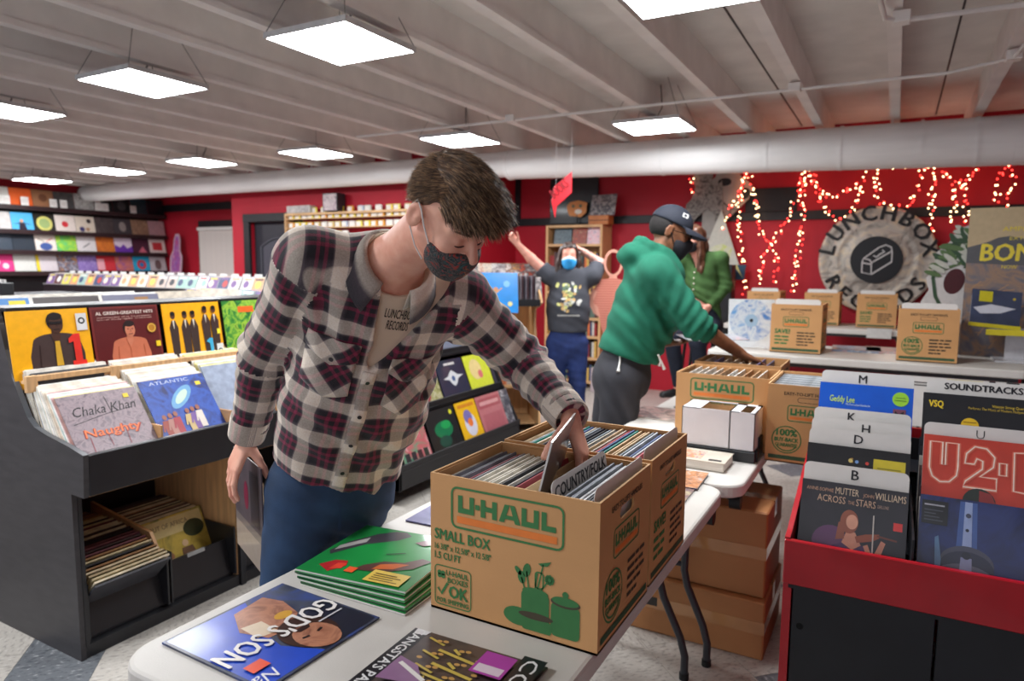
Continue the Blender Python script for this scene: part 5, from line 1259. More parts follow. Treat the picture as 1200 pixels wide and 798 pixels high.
tag(sleeve('record_sleeve', mat('azure_sleeve', (20, 140, 224), 0.25, coat=0.7, var=0.08), art=[('c', (206, 140, 90), 0.45, 0.58, 0.06), ('l', (206, 150, 100), [(0.35, 0.4), (0.6, 0.62)], 0.03), ('c', (120, 190, 230), 0.72, 0.72, 0.08), ('c', (226, 220, 150), 0.8, 0.22, 0.06), ('c', (120, 200, 230), 0.3, 0.3, 0.05)], at=frame((-2.67, 4.60, 1.166), (0.80, 0.60, 0), (-0.12, 0.16, 1))),
    'bright azure record sleeve standing on the black stand beside the comics', 'record')

# ------------------------------------------------------------------ comic rack
CRW = Matrix.Translation((-2.70, 5.43, 0)) @ Matrix.Rotation(math.radians(38), 4, 'Z')     # local x runs along the rack, y into it
cm_r = empty('comic_rack', at=CRW, label='pale wood comic rack by the red corner, full of comic books', cat='comic rack')
CRT = Matrix.Translation((2.60, -5.06, 0))
pf = [(5.66, 0), (5.66, 1.56), (5.52, 1.56), (5.08, 1.245), (5.06, 1.205), (5.16, 1.17), (5.34, 1.14), (5.36, 1.0), (5.20, 0.55), (5.10, 0.25), (5.06, 0.0)]
for xa in (-3.42, -2.62):
    MB(CRT @ Matrix(((0, 0, 1, xa), (1, 0, 0, 0), (0, 1, 0, 0), (0, 0, 0, 1)))).prism(pf, 0, 0.02).build('side_panel', M_woodv, cm_r)
MB(CRT).box(-3.40, -2.62, 5.06, 5.5, 1.175, 1.20).box(-3.40, -2.62, 5.055, 5.07, 1.20, 1.235).build('shelf', M_black, cm_r)
MB(CRT).box(-3.40, -2.62, 5.64, 5.66, 0, 1.55).build('back_board', M_woodv, cm_r)
for z in (0.08, 0.42, 0.76):
    MB(CRT).box(-3.40, -2.62, 5.25, 5.64, z, z + 0.02).build('shelf', M_woodv, cm_r)
i = 0
for row, (y, z) in enumerate(((5.14, 1.205), (5.30, 1.325))):
    for k in range(6):
        i += 1
        cols = [[(206, 200, 196), (60, 56, 60), (206, 90, 60)], [(60, 80, 120), (206, 190, 170), (150, 60, 60)], [(40, 40, 46), (150, 140, 140), (206, 200, 196)], [(206, 150, 80), (90, 60, 60), (220, 210, 200)]][i % 4]
        tag(sleeve('comic_book', photo_print('comic_cover_%d' % (i % 12), cols, 12 + i % 5, dist=2), 0.17, 0.255, 0.003, at=CRW @ CRT @ frame((-3.31 + 0.128 * k, y - 0.004 * k, z), (1, 0, 0), (0, 0.55, 1))), 'comic book leaning in the %s row of the comic rack' % ('front' if row == 0 else 'rear'), 'comic book', 'comics in the %s row of the comic rack' % ('front' if row == 0 else 'rear'))
for k in range(10):
    edge_record([(60, 56, 66), (150, 140, 150), (90, 60, 66)][k % 3], CRW @ CRT @ frame((-2.80 + 0.016 * k, 5.2, 1.2), (0, 1, 0), (0, 0.1, 1)), 0.006, 0.18, 0.24, label='thin paperback upright at the end of the comic rack', group='paperbacks at the end of the comic rack', name='paperback')
for k in range(8):
    edge_record([(206, 110, 60), (226, 150, 110), (180, 170, 160), (206, 90, 70)][k % 4], CRW @ CRT @ frame((-3.33 + 0.09 * k, 5.32, 0.44), (1, 0, 0), (0, 0.2, 1)), 0.006, 0.17, 0.25, label='orange-toned comic on the lower shelf of the comic rack', group='comics on the lower shelf of the comic rack', name='comic_book')

# ------------------------------------------------------------------ bookcase by the back wall
bc = empty('bookcase', (-3.54, 8.1, 0), 'pale wood bookcase behind the woman with the blue mask', 'bookcase')
KT = Matrix.Translation((3.54, -8.1, 0))
x0, x1, y0, y1, h = -3.92, -3.155, 7.95, 8.27, 2.04
for xa in (x0, x1 - 0.03):
    MB(KT).rbox(xa, xa + 0.03, y0, y1, 0, h, 0.002).build('side_panel', M_woodv, bc)
SZ = (0.06, 0.36, 0.63, 0.86, 1.18, 1.47, 1.775, 2.01)
for z in SZ:
    MB(KT).rbox(x0 + 0.03, x1 - 0.03, y0 + 0.003, y1, z, z + 0.03, 0.002).build('shelf', M_wood, bc)
MB(KT).box(x0 + 0.03, x1 - 0.03, y1 - 0.012, y1, 0, h).build('back_panel', M_woodv, bc)
big = [(-3.72, 0.24, 0.20, [(36, 50, 60), (90, 110, 120), (30, 34, 40)], 'dark teal picture book on the top shelf of the bookcase'), (-3.49, 0.19, 0.20, [(190, 90, 60), (120, 50, 50), (206, 150, 110)], 'rust-red graphic novel on the top shelf of the bookcase'), (-3.30, 0.17, 0.21, [(206, 130, 150), (226, 200, 206), (90, 80, 130)], 'pink graphic novel on the top shelf of the bookcase')]
for i, (x, w, hh, cols, lb) in enumerate(big):
    tag(sleeve('book', photo_print('novel_cover_%d' % i, cols, 14, dist=2), w, hh, 0.015, at=frame((x, 8.02, 1.806), (1, 0, 0), (0, 0.15, 1))), lb, 'book')
BKC = [(206, 110, 60), (90, 60, 60), (200, 196, 190), (60, 70, 100), (150, 50, 50), (206, 170, 90), (90, 110, 100), (40, 40, 46)]
bm = {}
for si, z in enumerate(SZ[:-2]):
    x = x0 + 0.05
    while x < x1 - 0.06:
        c = BKC[rng.integers(8)]
        hh = [0.16, 0.19, 0.205][rng.integers(3)]
        if (c, hh) not in bm:
            bm[(c, hh)] = MB().rbox(-0.013, 0.013, -0.07, 0.07, 0, hh, 0.001).mesh('book', mat('book_%d_%d_%d' % c, c, 0.5))
        tag(put('book', bm[(c, hh)], None, Matrix.Translation((x, 8.07, z + 0.031))), 'book spine-out on shelf %s of the pale bookcase' % ('one', 'two', 'three', 'four', 'five', 'six')[si], 'book', 'books on shelf %s of the bookcase' % ('one', 'two', 'three', 'four', 'five', 'six')[si])
        x += 0.030
# on top of the bookcase
tag(MB().rbox(-4.01, -3.34, 8.24, 8.27, 2.075, 2.65, 0.004).build('poster', mat('black_poster', (20, 22, 26), 0.35, coat=0.3)), 'black poster board on the back wall above the bookcase', 'poster')
o = empty('cut-out', (-3.60, 8.18, 2.07), 'small orange cut-out head on a stand on the bookcase', 'cut-out')
b = MB(Matrix(((1, 0, 0, 0), (0, 0, -1, 0), (0, 1, 0, 0), (0, 0, 0, 1))))
b.prism([(-0.13, 0.16), (-0.10, 0.10), (0.06, 0.08), (0.13, 0.14), (0.14, 0.26), (0.02, 0.29), (-0.10, 0.27), (-0.14, 0.22)], -0.006, 0.0, 0).disc(0.02, 0.15, 0.05, 1, 0.001, 16, 0.03).disc(-0.05, 0.22, 0.02, 2, 0.001).disc(0.05, 0.22, 0.02, 2, 0.001)
b.build('head', [ink((206, 130, 60)), ink((226, 220, 206)), ink((70, 90, 60))], o)
MB().tube([(0, 0.01, -0.03), (0, 0.01, 0.12)], 0.012).ball((0, 0.01, -0.02), (0.04, 0.04, 0.02)).build('stand', ink((40, 44, 44)), o)
o = empty('crate', (-3.22, 8.06, 2.041), 'brown wooden crate on top of the bookcase', 'crate')
MB().rbox(-0.13, 0.13, -0.09, 0.09, 0, 0.11, 0.003).build('body', mat('orange_wood', (176, 104, 50), 0.5, var=0.15, vs=8), o)
MB().box(-0.133, 0.133, -0.093, -0.09, 0.045, 0.055).build('lid_line', mat('dark_wood_line', (70, 40, 24), 0.6), o)
tag(sleeve('print', photo_print('grey_comic_print', [(130, 130, 134), (70, 70, 80), (176, 172, 168), (90, 86, 110)], 14, dist=2), 0.33, 0.27, 0.006, at=frame((-3.20, 8.04, 2.155), (0.98, -0.04, 0.02), (0.26, 0.30, 1))), 'grey comic print leaning on the brown crate above the bookcase', 'print')
# hanging red sign
o = empty('hanging_sign', (-2.585, 5.55, 2.15), 'bright red pennant sign hanging before the bookcase wall', 'sign')
M_sign = mat('sign_red', (236, 44, 56), 0.4, var=0.04)
MS_ = Matrix(((0.64, 0, 0.77, 0), (0.77, 0, -0.64, 0), (0, 1, 0, 0), (0, 0, 0, 1)))
b = MB(MS_).prism([(-0.10, -0.06), (-0.065, -0.20), (-0.05, -0.10), (0.09, 0.02), (0.09, 0.20), (-0.07, 0.07)], -0.004, 0.004, 0)
b.build('panel', M_sign, o)
b = MB(MS_ @ Matrix.Translation((-0.075, -0.045, 0.0055)) @ Matrix.Rotation(math.radians(40), 4, 'Z'))
b.text('BOOKS', 0, 0, 0.085, 0, 0, w=0.19, bold=0.02)
b.build('lettering', ink((150, 20, 34)), o)
MB(MS_).tube([(-0.06, 0.07, 0), (-0.06, 0.90, 0)], 0.001, 5).tube([(0.085, 0.19, 0), (0.085, 0.90, 0)], 0.001, 5).build('cord', ink((200, 200, 200)), o)

# photo stand-in standee with an empty face hole, beside the woman
o = empty('standee', (-2.27, 5.98, 0), 'cardboard standee in a striped pink top with an empty face hole', 'standee')
M_pk = mat('standee_skin', (226, 160, 140), 0.5, var=0.06)
def stripes():
    m = bpy.data.materials.new('pink_stripes'); m.use_nodes = True
    nt = m.node_tree; b_ = nt.nodes['Principled BSDF']; b_.inputs['Roughness'].default_value = 0.55
    tc = nt.nodes.new('ShaderNodeTexCoord'); wv = nt.nodes.new('ShaderNodeTexWave'); wv.bands_direction = 'Z'; wv.inputs['Scale'].default_value = 14
    rp = nt.nodes.new('ShaderNodeValToRGB'); rp.color_ramp.elements[0].color = (*lin((196, 106, 90)), 1); rp.color_ramp.elements[1].color = (*lin((222, 146, 126)), 1)
    nt.links.new(tc.outputs['Object'], wv.inputs['Vector']); nt.links.new(wv.outputs['Fac'], rp.inputs[0]); nt.links.new(rp.outputs[0], b_.inputs['Base Color'])
    return m
MF2 = frame((0, 0, 0), (0.9, 0.43, 0), (0, 0, 1))
b = MB(MF2)
b.prism([(-0.11, 1.08), (-0.19, 1.18), (-0.17, 1.32), (-0.10, 1.41), (-0.03, 1.42), (0.05, 1.42), (0.12, 1.40), (0.19, 1.30), (0.20, 0.75), (-0.02, 0.75), (-0.09, 0.98)], -0.005, 0.005)
b.build('striped_top', stripes(), o)
b = MB(MF2)
n = 24
v = []
for i in range(n):
    a = 2 * PI * i / n
    for zz in (-0.005, 0.005):
        v += [(0.085 * math.cos(a) + 0.01, 1.56 + 0.125 * math.sin(a), zz), (0.065 * math.cos(a) + 0.01, 1.56 + 0.10 * math.sin(a), zz)]
f = []
for i in range(n):
    p, q = 4 * i, 4 * ((i + 1) % n)
    f += [(p + 2, p + 3, q + 3, q + 2), (p, q, q + 1, p + 1), (p, p + 2, q + 2, q), (p + 1, q + 1, q + 3, p + 3)]
b.add(v, f)
b.prism([(-0.03, 1.41), (-0.02, 1.46), (0.04, 1.46), (0.05, 1.41)], -0.004, 0.004)
b.prism([(-0.17, 1.32), (-0.22, 1.22), (-0.16, 1.10), (-0.10, 1.06), (-0.12, 1.16), (-0.17, 1.2), (-0.13, 1.3)], -0.004, 0.006)
b.build('head_ring', M_pk, o)
MB(MF2).prism([(0.03, 0.0), (0.19, 0.0), (0.20, 0.76), (0.0, 0.76)], -0.005, 0.004).build('printed_trousers', ink((60, 80, 120)), o)
tag(MB().rbox(-0.16, 0.16, -0.12, 0.12, 0, 0.30, 0.004).build('storage_box', mat('lilac_grey_box', (170, 156, 160), 0.6), None, (-3.02, 7.85, 0.0)), 'lilac grey box on the floor at the foot of the bookcase', 'box')

# ------------------------------------------------------------------ round sign, wall figures, poster
gs = empty('round_sign', (-0.185, 8.2, 1.62), 'big round hammered metal shop sign with black lettering on the red wall', 'sign')
MG = Matrix(((1, 0, 0, 0), (0, 0, -1, 0), (0, 1, 0, 0), (0, 0, 0, 1)))
M_ham = bpy.data.materials.new('hammered_metal'); M_ham.use_nodes = True
nt = M_ham.node_tree; pb = nt.nodes['Principled BSDF']; pb.inputs['Metallic'].default_value = 0.15; pb.inputs['Roughness'].default_value = 0.45
tc = nt.nodes.new('ShaderNodeTexCoord'); wv = nt.nodes.new('ShaderNodeTexNoise'); wv.inputs['Scale'].default_value = 7; wv.inputs['Detail'].default_value = 6; wv.inputs['Distortion'].default_value = 1.5
rp = nt.nodes.new('ShaderNodeValToRGB')
for i, (p, c) in enumerate(((0.3, (130, 124, 116)), (0.5, (190, 184, 174)), (0.7, (222, 206, 176)))):
    e = rp.color_ramp.elements[i] if i < 2 else rp.color_ramp.elements.new(p)
    e.position = p; e.color = (*lin(c), 1)
nt.links.new(tc.outputs['Object'], wv.inputs['Vector']); nt.links.new(wv.outputs['Fac'], rp.inputs[0]); nt.links.new(rp.outputs[0], pb.inputs['Base Color'])
bp = nt.nodes.new('ShaderNodeBump'); bp.inputs['Strength'].default_value = 0.6; bp.inputs['Distance'].default_value = 0.02
nt.links.new(wv.outputs['Fac'], bp.inputs['Height']); nt.links.new(bp.outputs[0], pb.inputs['Normal'])
RR = 0.555
prof = [(0.0, 0.03), (0.20, 0.03), (0.235, 0.04), (0.26, 0.022), (0.29, 0.03), (0.31, 0.018), (0.36, 0.02), (0.38, 0.028), (0.40, 0.02), (0.50, 0.016), (0.53, 0.028), (RR, 0.02), (RR, -0.03)]
v, f = [], []
n = 64
for r, z in prof:
    for j in range(n):
        a = 2 * PI * j / n
        v.append((max(r, 0.001) * math.cos(a), max(r, 0.001) * math.sin(a), z))
for i in range(len(prof) - 1):
    for j in range(n):
        f.append((i * n + j, i * n + (j + 1) % n, (i + 1) * n + (j + 1) % n, (i + 1) * n + j)[::-1])
MB(MG).add(v, f, 0, True).build('disc', M_ham, gs)
b = MB(MG)
b.arc_text('LUNCHBOX', 0, 0, 0.415, PI * 0.985, PI * 0.02, 0.150, 0, 0.032, 0.04)
b.arc_text('RECORDS', 0, 0, 0.525, PI * 1.12, PI * 1.88, 0.140, 0, 0.032, 0.04, True)
b.build('lettering', ink((22, 20, 22)), gs)
b = MB(MG).disc(0, 0, 0.245, 0, 0.042, 48)
b.build('centre_disc', ink((20, 22, 28)), gs)
b = MB(MG)
w = 0.014
P3 = lambda pts: pts
for pts, cl in (([(-0.13, -0.13), (-0.13, -0.02), (-0.12, 0.015), (-0.06, 0.0), (-0.045, -0.03), (-0.04, -0.15)], True), ([(-0.12, 0.015), (0.02, 0.13), (0.08, 0.155), (0.13, 0.13), (0.14, 0.08), (0.14, -0.02), (-0.04, -0.15)], False), ([(-0.045, -0.03), (0.135, 0.09)], False), ([(-0.13, -0.03), (-0.05, -0.045)], False),
                ([(-0.03, 0.045), (0.0, 0.03), (0.03, 0.06), (0.07, 0.085), (0.05, 0.105)], False)):
    b.stroke(pts, w, 0, 0.044, cl)
b.build('lunchbox_emblem', ink((214, 214, 214)), gs)

fg = empty('cut-out', (-1.9, 8.2, 1.9), 'grey drawn cut-out of a shaggy draped figure on the red wall', 'cut-out')
M_gf = photo_print('grey_drawing', [(40, 38, 38), (110, 106, 102), (150, 146, 140), (60, 56, 56)], 9, rough=0.6, coat=0, dist=3)
M_gb = mat('grey_board', (150, 146, 140), 0.6, var=0.12, vs=6)
b = MB(MG)
b.prism([(0.02, -0.24), (0.07, 0.0), (0.02, 0.25), (-0.06, 0.3), (-0.18, 0.2), (-0.26, 0.05), (-0.32, 0.12), (-0.30, 0.36), (-0.24, 0.42), (-0.20, 0.56), (-0.24, 0.64), (-0.20, 0.77), (-0.06, 0.80), (0.0, 0.70), (-0.02, 0.58), (0.05, 0.56), (0.10, 0.62), (0.13, 0.30), (0.16, 0.05), (0.12, -0.12)][::-1], 0.012, 0.024)
b.build('figure', M_gf, fg)
b = MB(MG)
b.prism([(-0.12, -0.12), (0.16, 0.16), (0.40, 0.40), (0.44, 0.55), (0.30, 0.66), (0.24, 0.84), (0.08, 0.84), (0.02, 0.66), (-0.10, 0.56)], -0.01, 0.010)
b.build('board', M_gb, fg)
b = MB(MG)
b.disc(0.13, 0.60, 0.075, 0, 0.013, 20, 0.045).disc(0.35, 0.46, 0.07, 0, 0.013, 20, 0.06, 0.7)
b.build('eye_hole', ink((16, 16, 18)), fg)
b = MB(MG)
b.stroke([(0.02, 0.45), (0.20, 0.30), (0.30, 0.28)], 0.008, 0, 0.013).stroke([(0.1, 0.40), (0.2, 0.3), (0.22, 0.2)], 0.006, 0, 0.013)
b.build('drawn_line', ink((50, 48, 48)), fg)
tr = empty('cut-out', (-1.72, 8.12, 1.56), 'white triangular cut-out with a dark blue foot below the grey figure', 'cut-out')
b = MB(MG).prism([(-0.30, 0.0), (0.16, 0.0), (-0.06, 0.62)], -0.008, 0.004, 0)
b.poly([(-0.15, 0.10), (0.06, 0.08), (0.08, 0.19), (-0.04, 0.24), (-0.16, 0.20)], 1, 0.005)
b.build('panel', [ink((196, 194, 182)), pr(20, (190, 200, 90), (206, 204, 180), (170, 190, 120))], tr)
b = MB(MG).prism([(-0.20, -0.17), (0.22, -0.17), (0.24, 0.0), (-0.18, 0.0)], -0.02, 0.012, 0).text('ALE', -0.10, -0.10, 0.075, 1, 0.013, w=0.17, bold=0.02).poly([(0.10, 0.0), (0.14, 0.0), (0.21, -0.15)], 2, 0.013)
b.build('foot_panel', [ink((36, 66, 90)), ink((150, 170, 180)), ink((206, 196, 120))], tr)

sk = empty('cut-out', (0.30, 5.41, 0.971), 'white skull-like cut-out overgrown with printed green leaves, beside the tall poster', 'cut-out')
b = MB(MG)
b.prism([(-0.24, 0.0), (-0.15, 0.20), (-0.14, 0.34), (-0.10, 0.42), (-0.12, 0.50), (-0.06, 0.58), (-0.08, 0.66), (0.0, 0.74), (0.06, 0.83), (0.20, 0.88), (0.30, 0.86), (0.30, 0.0)], -0.005, 0.005)
b.build('board', ink((206, 202, 200)), sk)
b = MB(MG).disc(0.0, 0.48, 0.05, 0, 0.006, 20).disc(0.055, 0.50, 0.055, 0, 0.006, 20, 0.085, -0.15)
b = MB(MG).disc(0.04, 0.48, 0.058, 0, 0.0065, 24, 0.085, -0.2)
b.build('eye_hole', ink((70, 10, 20)), sk)
lf = MB(MG)
for i in range(170):
    a = rng.uniform(-0.9, 0.9) - 0.5
    x, y = rng.uniform(-0.10, 0.24), rng.uniform(0.44, 0.82)
    if (x - 0.04) ** 2 / 0.1 ** 2 + (y - 0.48) ** 2 / 0.14 ** 2 < 1 or x < -0.10 + (y - 0.55) * 0.55 or x > 0.25:
        continue
    lf.disc(x, y, 0.055, i % 3, 0.006 + 0.0001 * i, 8, 0.017, a)
lf.stroke([(-0.06, 0.60), (-0.08, 0.50), (-0.06, 0.38), (-0.03, 0.32)], 0.022, 0, 0.008).stroke([(0.2, 0.84), (0.12, 0.62), (-0.02, 0.56)], 0.02, 1, 0.009)
lf.build('printed_leaf', [ink((50, 78, 52)), ink((84, 112, 66)), ink((190, 192, 180))], sk)

po = empty('poster', (0.395, 5.36, 0.972), 'tall landscape poster board with yellow capitals standing on the high table', 'poster')
PM = frame((0, 0, 0), (0.995, -0.10, 0), (0.0, 0.02, 1))
M_land = photo_print('field_picture', [(84, 84, 100), (110, 104, 110), (150, 120, 96), (96, 92, 104)], 5, rough=0.5, coat=0.1, dist=2.5)
b = MB(PM)
b.box(0, 0.78, 0, 0.95, -0.008, 0, 0)
b.rect(0, 0.78, 0.62, 0.95, 1, 0.0006)
b.poly([(0, 0.70), (0.10, 0.73), (0.16, 0.76), (0.22, 0.77), (0.34, 0.74), (0.78, 0.78), (0.78, 0.55), (0, 0.58)], 2, 0.0010)
b.poly([(0, 0.60), (0.78, 0.56), (0.78, 0), (0, 0)], 3, 0.0014)
for i in range(40):
    x, y = rng.uniform(0.02, 0.74), rng.uniform(0.05, 0.48)
    b.stroke([(x, y), (x + rng.uniform(0.03, 0.10), y + rng.uniform(-0.02, 0.09))], 0.006, 5, 0.0018)
b.build('board', [ink((70, 66, 70)), ink((186, 166, 130)), ink((84, 84, 88)), M_land, ink((226, 206, 60)), ink((170, 130, 96))], po)
b = MB(PM)
b.text('BON', 0.075, 0.615, 0.105, 0, 0.003, w=0.27, bold=0.035, shear=0.05)
b.text('AMPLE', 0.18, 0.80, 0.028, 0, 0.003, w=0.15).text('EXTRA', 0.22, 0.745, 0.020, 0, 0.003, w=0.12).text('NOW', 0.19, 0.565, 0.022, 0, 0.003, w=0.08)
b.text('+  +', 0.20, 0.18, 0.04, 0, 0.003)
b.build('lettering', ink((226, 206, 60)), po)
sv = sleeve('record_sleeve', mat('foil_blue', (60, 70, 96), 0.2, coat=1.0, var=0.3, vs=5), 0.26, 0.24, 0.012, art=[('r', (206, 196, 40), 0.15, 0.42, 0.68, 0.96), ('p', (206, 210, 220), [(0.05, 0.5), (0.4, 0.62), (0.9, 0.55), (0.6, 0.4), (0.2, 0.35)]), ('r', (214, 200, 40), -0.02, 1.02, 0.0, 0.10), ('c', (206, 186, 60), 0.85, 0.8, 0.03)], at=frame((0.545, 5.10, 1.175), (0.99, 0.1, -0.08), (0.10, 0.35, 1)), coat=1.0)
tag(sv, 'wrapped dark blue record with a yellow sticker and edge, leaning before the tall poster', 'record')
sd = empty('display_stand', (0.62, 5.16, 0.971), 'white display stand holding the wrapped blue record', 'stand')
MB().box(-0.06, 0.16, -0.10, 0.14, 0.0, 0.01).add([(-0.10, -0.11, 0.19), (0.20, -0.11, 0.17), (0.20, 0.12, 0.19), (-0.10, 0.12, 0.21)], [(0, 1, 2, 3)]).box(0.0, 0.10, 0.03, 0.05, 0.01, 0.19).build('frame', mat('white_acrylic', (206, 206, 210), 0.2), sd)
MB().rbox(-0.12, 0.25, -0.125, -0.112, 0.165, 0.20, 0.001).build('yellow_edge', ink((214, 200, 40)), sd)
bd = empty('picture_disc', (-0.86, 5.02, 0.972), 'blue and white picture disc in a clear sleeve beside the moving box', 'record')
PD = frame((0, 0, 0), (0.95, 0.30, 0), (0.0, 0.15, 1))
MB(PD).box(-0.155, 0.155, 0, 0.34, -0.004, -0.002).build('clear_sleeve', mat('clear_plastic_sleeve', (220, 226, 230), 0.15, coat=1), bd)
MB(PD).disc(0, 0.19, 0.148, 0, 0.0, 40).disc(0, 0.19, 0.045, 1, 0.001, 24).disc(0, 0.19, 0.012, 2, 0.0015, 12).build('disc', [photo_print('cloud_picture', [(60, 120, 190), (206, 214, 220), (90, 150, 206)], 12), ink((150, 180, 206)), ink((20, 20, 20))], bd)
for k, (x, y, w, lb, cols) in enumerate(((-0.20, 5.25, 0.30, 'pale printed sleeve lying on the high table between the two boxes', [(206, 206, 210), (110, 130, 160), (190, 150, 150)]), (0.0, 5.30, 0.28, 'teal and pink printed sleeve lying on the high table beside the box', [(120, 170, 180), (206, 170, 170), (206, 206, 206)]))):
    tag(sleeve('print', photo_print('flat_print_%d' % k, cols, 10, dist=2), w, 0.30, 0.012, at=frame((x, y - 0.12, 0.971 + 0.012), (1, 0.05, 0), (-0.05, 1, 0))), lb, 'print')
wb = sleeve('print', (206, 204, 200), 0.20, 0.09, 0.002, at=frame((-0.10, 7.06, 0.90), (1, 0, 0), (0, 0, 1)))
tag(wb, 'white notice hanging at the edge of the rear table', 'notice')
cov = MB().box(0.06, 0.70, 4.685, 4.69, 0.60, 0.90).build('notice', M_card)
b = MB(Matrix(((1, 0, 0, 0), (0, 0, -1, 4.684), (0, 1, 0, 0), (0, 0, 0, 1)))).rect(0.10, 0.27, 0.862, 0.868, 0, 0.001).rect(0.10, 0.24, 0.846, 0.852, 0, 0.001).rect(0.30, 0.47, 0.78, 0.895, 1, 0.001).rect(0.50, 0.53, 0.6, 0.9, 0, 0.001).rect(0.58, 0.64, 0.6, 0.9, 0, 0.001)
b.build('notice_print', [ink((40, 40, 44)), ink((226, 206, 50))], cov)
tag(cov, 'white sheet with black writing and a yellow block hanging below the high table', 'notice')

# ------------------------------------------------------------------ fairy lights
def bulb_mat(name, c, s):
    m = bpy.data.materials.new(name); m.use_nodes = True
    p = m.node_tree.nodes['Principled BSDF']
    p.inputs['Base Color'].default_value = (*lin(c), 1); p.inputs['Emission Color'].default_value = (*lin(c), 1); p.inputs['Emission Strength'].default_value = s
    return m
M_warm = bulb_mat('bulb_warm', (255, 206, 150), 5.0)
M_rbulb = bulb_mat('bulb_red', (255, 50, 44), 4.0)
M_wire = mat('light_wire', (110, 30, 34), 0.5)
FY = 8.16
def strand(px, label, dense=0.034, dbl=True):
    """px: wall points (x, z) the string runs through, smooth between them"""
    pts = []
    for i in range(len(px) - 1):
        p0 = px[max(i - 1, 0)]; p1 = px[i]; p2 = px[i + 1]; p3 = px[min(i + 2, len(px) - 1)]
        L = math.hypot(p2[0] - p1[0], p2[1] - p1[1])
        k = max(2, int(L / dense))
        for j in range(k):
            t = j / k
            q = [0.5 * ((2 * p1[a]) + (-p0[a] + p2[a]) * t + (2 * p0[a] - 5 * p1[a] + 4 * p2[a] - p3[a]) * t * t + (-p0[a] + 3 * p1[a] - 3 * p2[a] + p3[a]) * t ** 3) for a in (0, 1)]
            pts.append((q[0], FY + rng.uniform(-0.02, 0.02), q[1]))
    o = empty('string_lights', pts[0], label, 'fairy lights', 'strings of fairy lights')
    T = Matrix.Translation(-Vector(pts[0]))
    MB(T).tube(pts, 0.004, 4).build('wire', M_wire, o)
    b = MB(T)
    for i, p in enumerate(pts):
        for _ in range(1 + int(rng.random() < 0.45)):
            b.ball((p[0] + rng.uniform(-0.03, 0.03), p[1] - 0.03, p[2] + rng.uniform(-0.03, 0.03)), 0.0078, int(rng.random() < 0.42), 6, 4)
    stuff(b.build('bulb', [M_warm, M_rbulb], o))
strand([(-2.17, 2.68), (-2.14, 2.53), (-2.09, 2.37)], 'short string of fairy lights at the head of the grey cut-out figure')
strand([(-1.54, 2.66), (-1.58, 2.42), (-1.67, 2.21), (-1.74, 2.03), (-1.76, 1.9)], 'string of fairy lights falling beside the grey cut-out to the white triangle')
strand([(-1.54, 2.7), (-1.56, 2.37), (-1.6, 2.16), (-1.55, 1.77), (-1.51, 1.48), (-1.48, 1.22)], 'long string of fairy lights hanging straight down beside the white triangle')
strand([(-1.52, 2.68), (-1.47, 2.47), (-1.4, 2.22), (-1.37, 1.99), (-1.25, 1.8)], 'string of fairy lights slanting from the grey cut-out into the gathered knot')
strand([(-1.25, 1.8), (-1.31, 1.66), (-1.32, 1.51), (-1.32, 1.35)], 'string of fairy lights below the gathered knot, on the side of the grey cut-out')
strand([(-1.24, 1.79), (-1.18, 1.66), (-1.15, 1.55), (-1.17, 1.33)], 'string of fairy lights below the gathered knot, on the side of the round sign')
strand([(-0.94, 2.65), (-0.94, 2.47), (-1.09, 2.02), (-1.23, 1.79)], 'string of fairy lights slanting from under the duct down to the gathered knot')
strand([(-0.93, 2.66), (-0.93, 2.45), (-0.92, 2.07), (-0.94, 1.71), (-0.97, 1.28)], 'long string of fairy lights hanging beside the rim of the round sign')
strand([(-0.91, 2.66), (-0.79, 2.42), (-0.71, 2.3), (-0.53, 2.32), (-0.37, 2.45), (-0.29, 2.65)], 'upper swag of fairy lights above the round sign')
strand([(-0.91, 2.61), (-0.79, 2.35), (-0.67, 2.11), (-0.55, 2.06), (-0.42, 2.19), (-0.36, 2.4)], 'lower swag of fairy lights touching the top of the round sign')
strand([(-0.28, 2.66), (-0.22, 2.44), (-0.21, 2.29), (-0.09, 2.17), (0.04, 2.17), (0.14, 2.31), (0.17, 2.48), (0.26, 2.64)], 'deep swag of fairy lights over the far rim of the round sign')
strand([(-0.2, 2.66), (-0.06, 2.57), (0.11, 2.6), (0.23, 2.64)], 'short shallow swag of fairy lights high under the duct')
strand([(0.26, 2.64), (0.26, 2.46), (0.27, 2.27), (0.28, 1.9)], 'string of fairy lights hanging plumb above the leafy cut-out')
strand([(0.3, 2.63), (0.36, 2.47), (0.48, 2.36), (0.59, 2.43), (0.63, 2.56), (0.58, 2.53)], 'swag of fairy lights before the edge of the tall poster')
strand([(0.48, 2.36), (0.46, 2.25), (0.46, 2.15), (0.44, 1.95)], 'string of fairy lights dropping from the swag to the leafy cut-out')
strand([(0.53, 2.37), (0.55, 2.24), (0.56, 2.12), (0.59, 1.98)], 'string of fairy lights dropping from the swag to the corner of the tall poster')
strand([(0.83, 2.6), (0.82, 2.47), (0.81, 2.38), (0.79, 2.1)], 'inner string of fairy lights above the tall poster')
strand([(0.87, 2.6), (0.91, 2.47), (0.92, 2.35), (0.9, 2.1)], 'outermost string of fairy lights above the tall poster')
# ------------------------------------------------------------------ figures: smooth-blended solids meshed as one skin
V3 = lambda *a: np.array(a, dtype=np.float64)
def nrm(v):
    v = np.asarray(v, float)
    return v / np.linalg.norm(v)

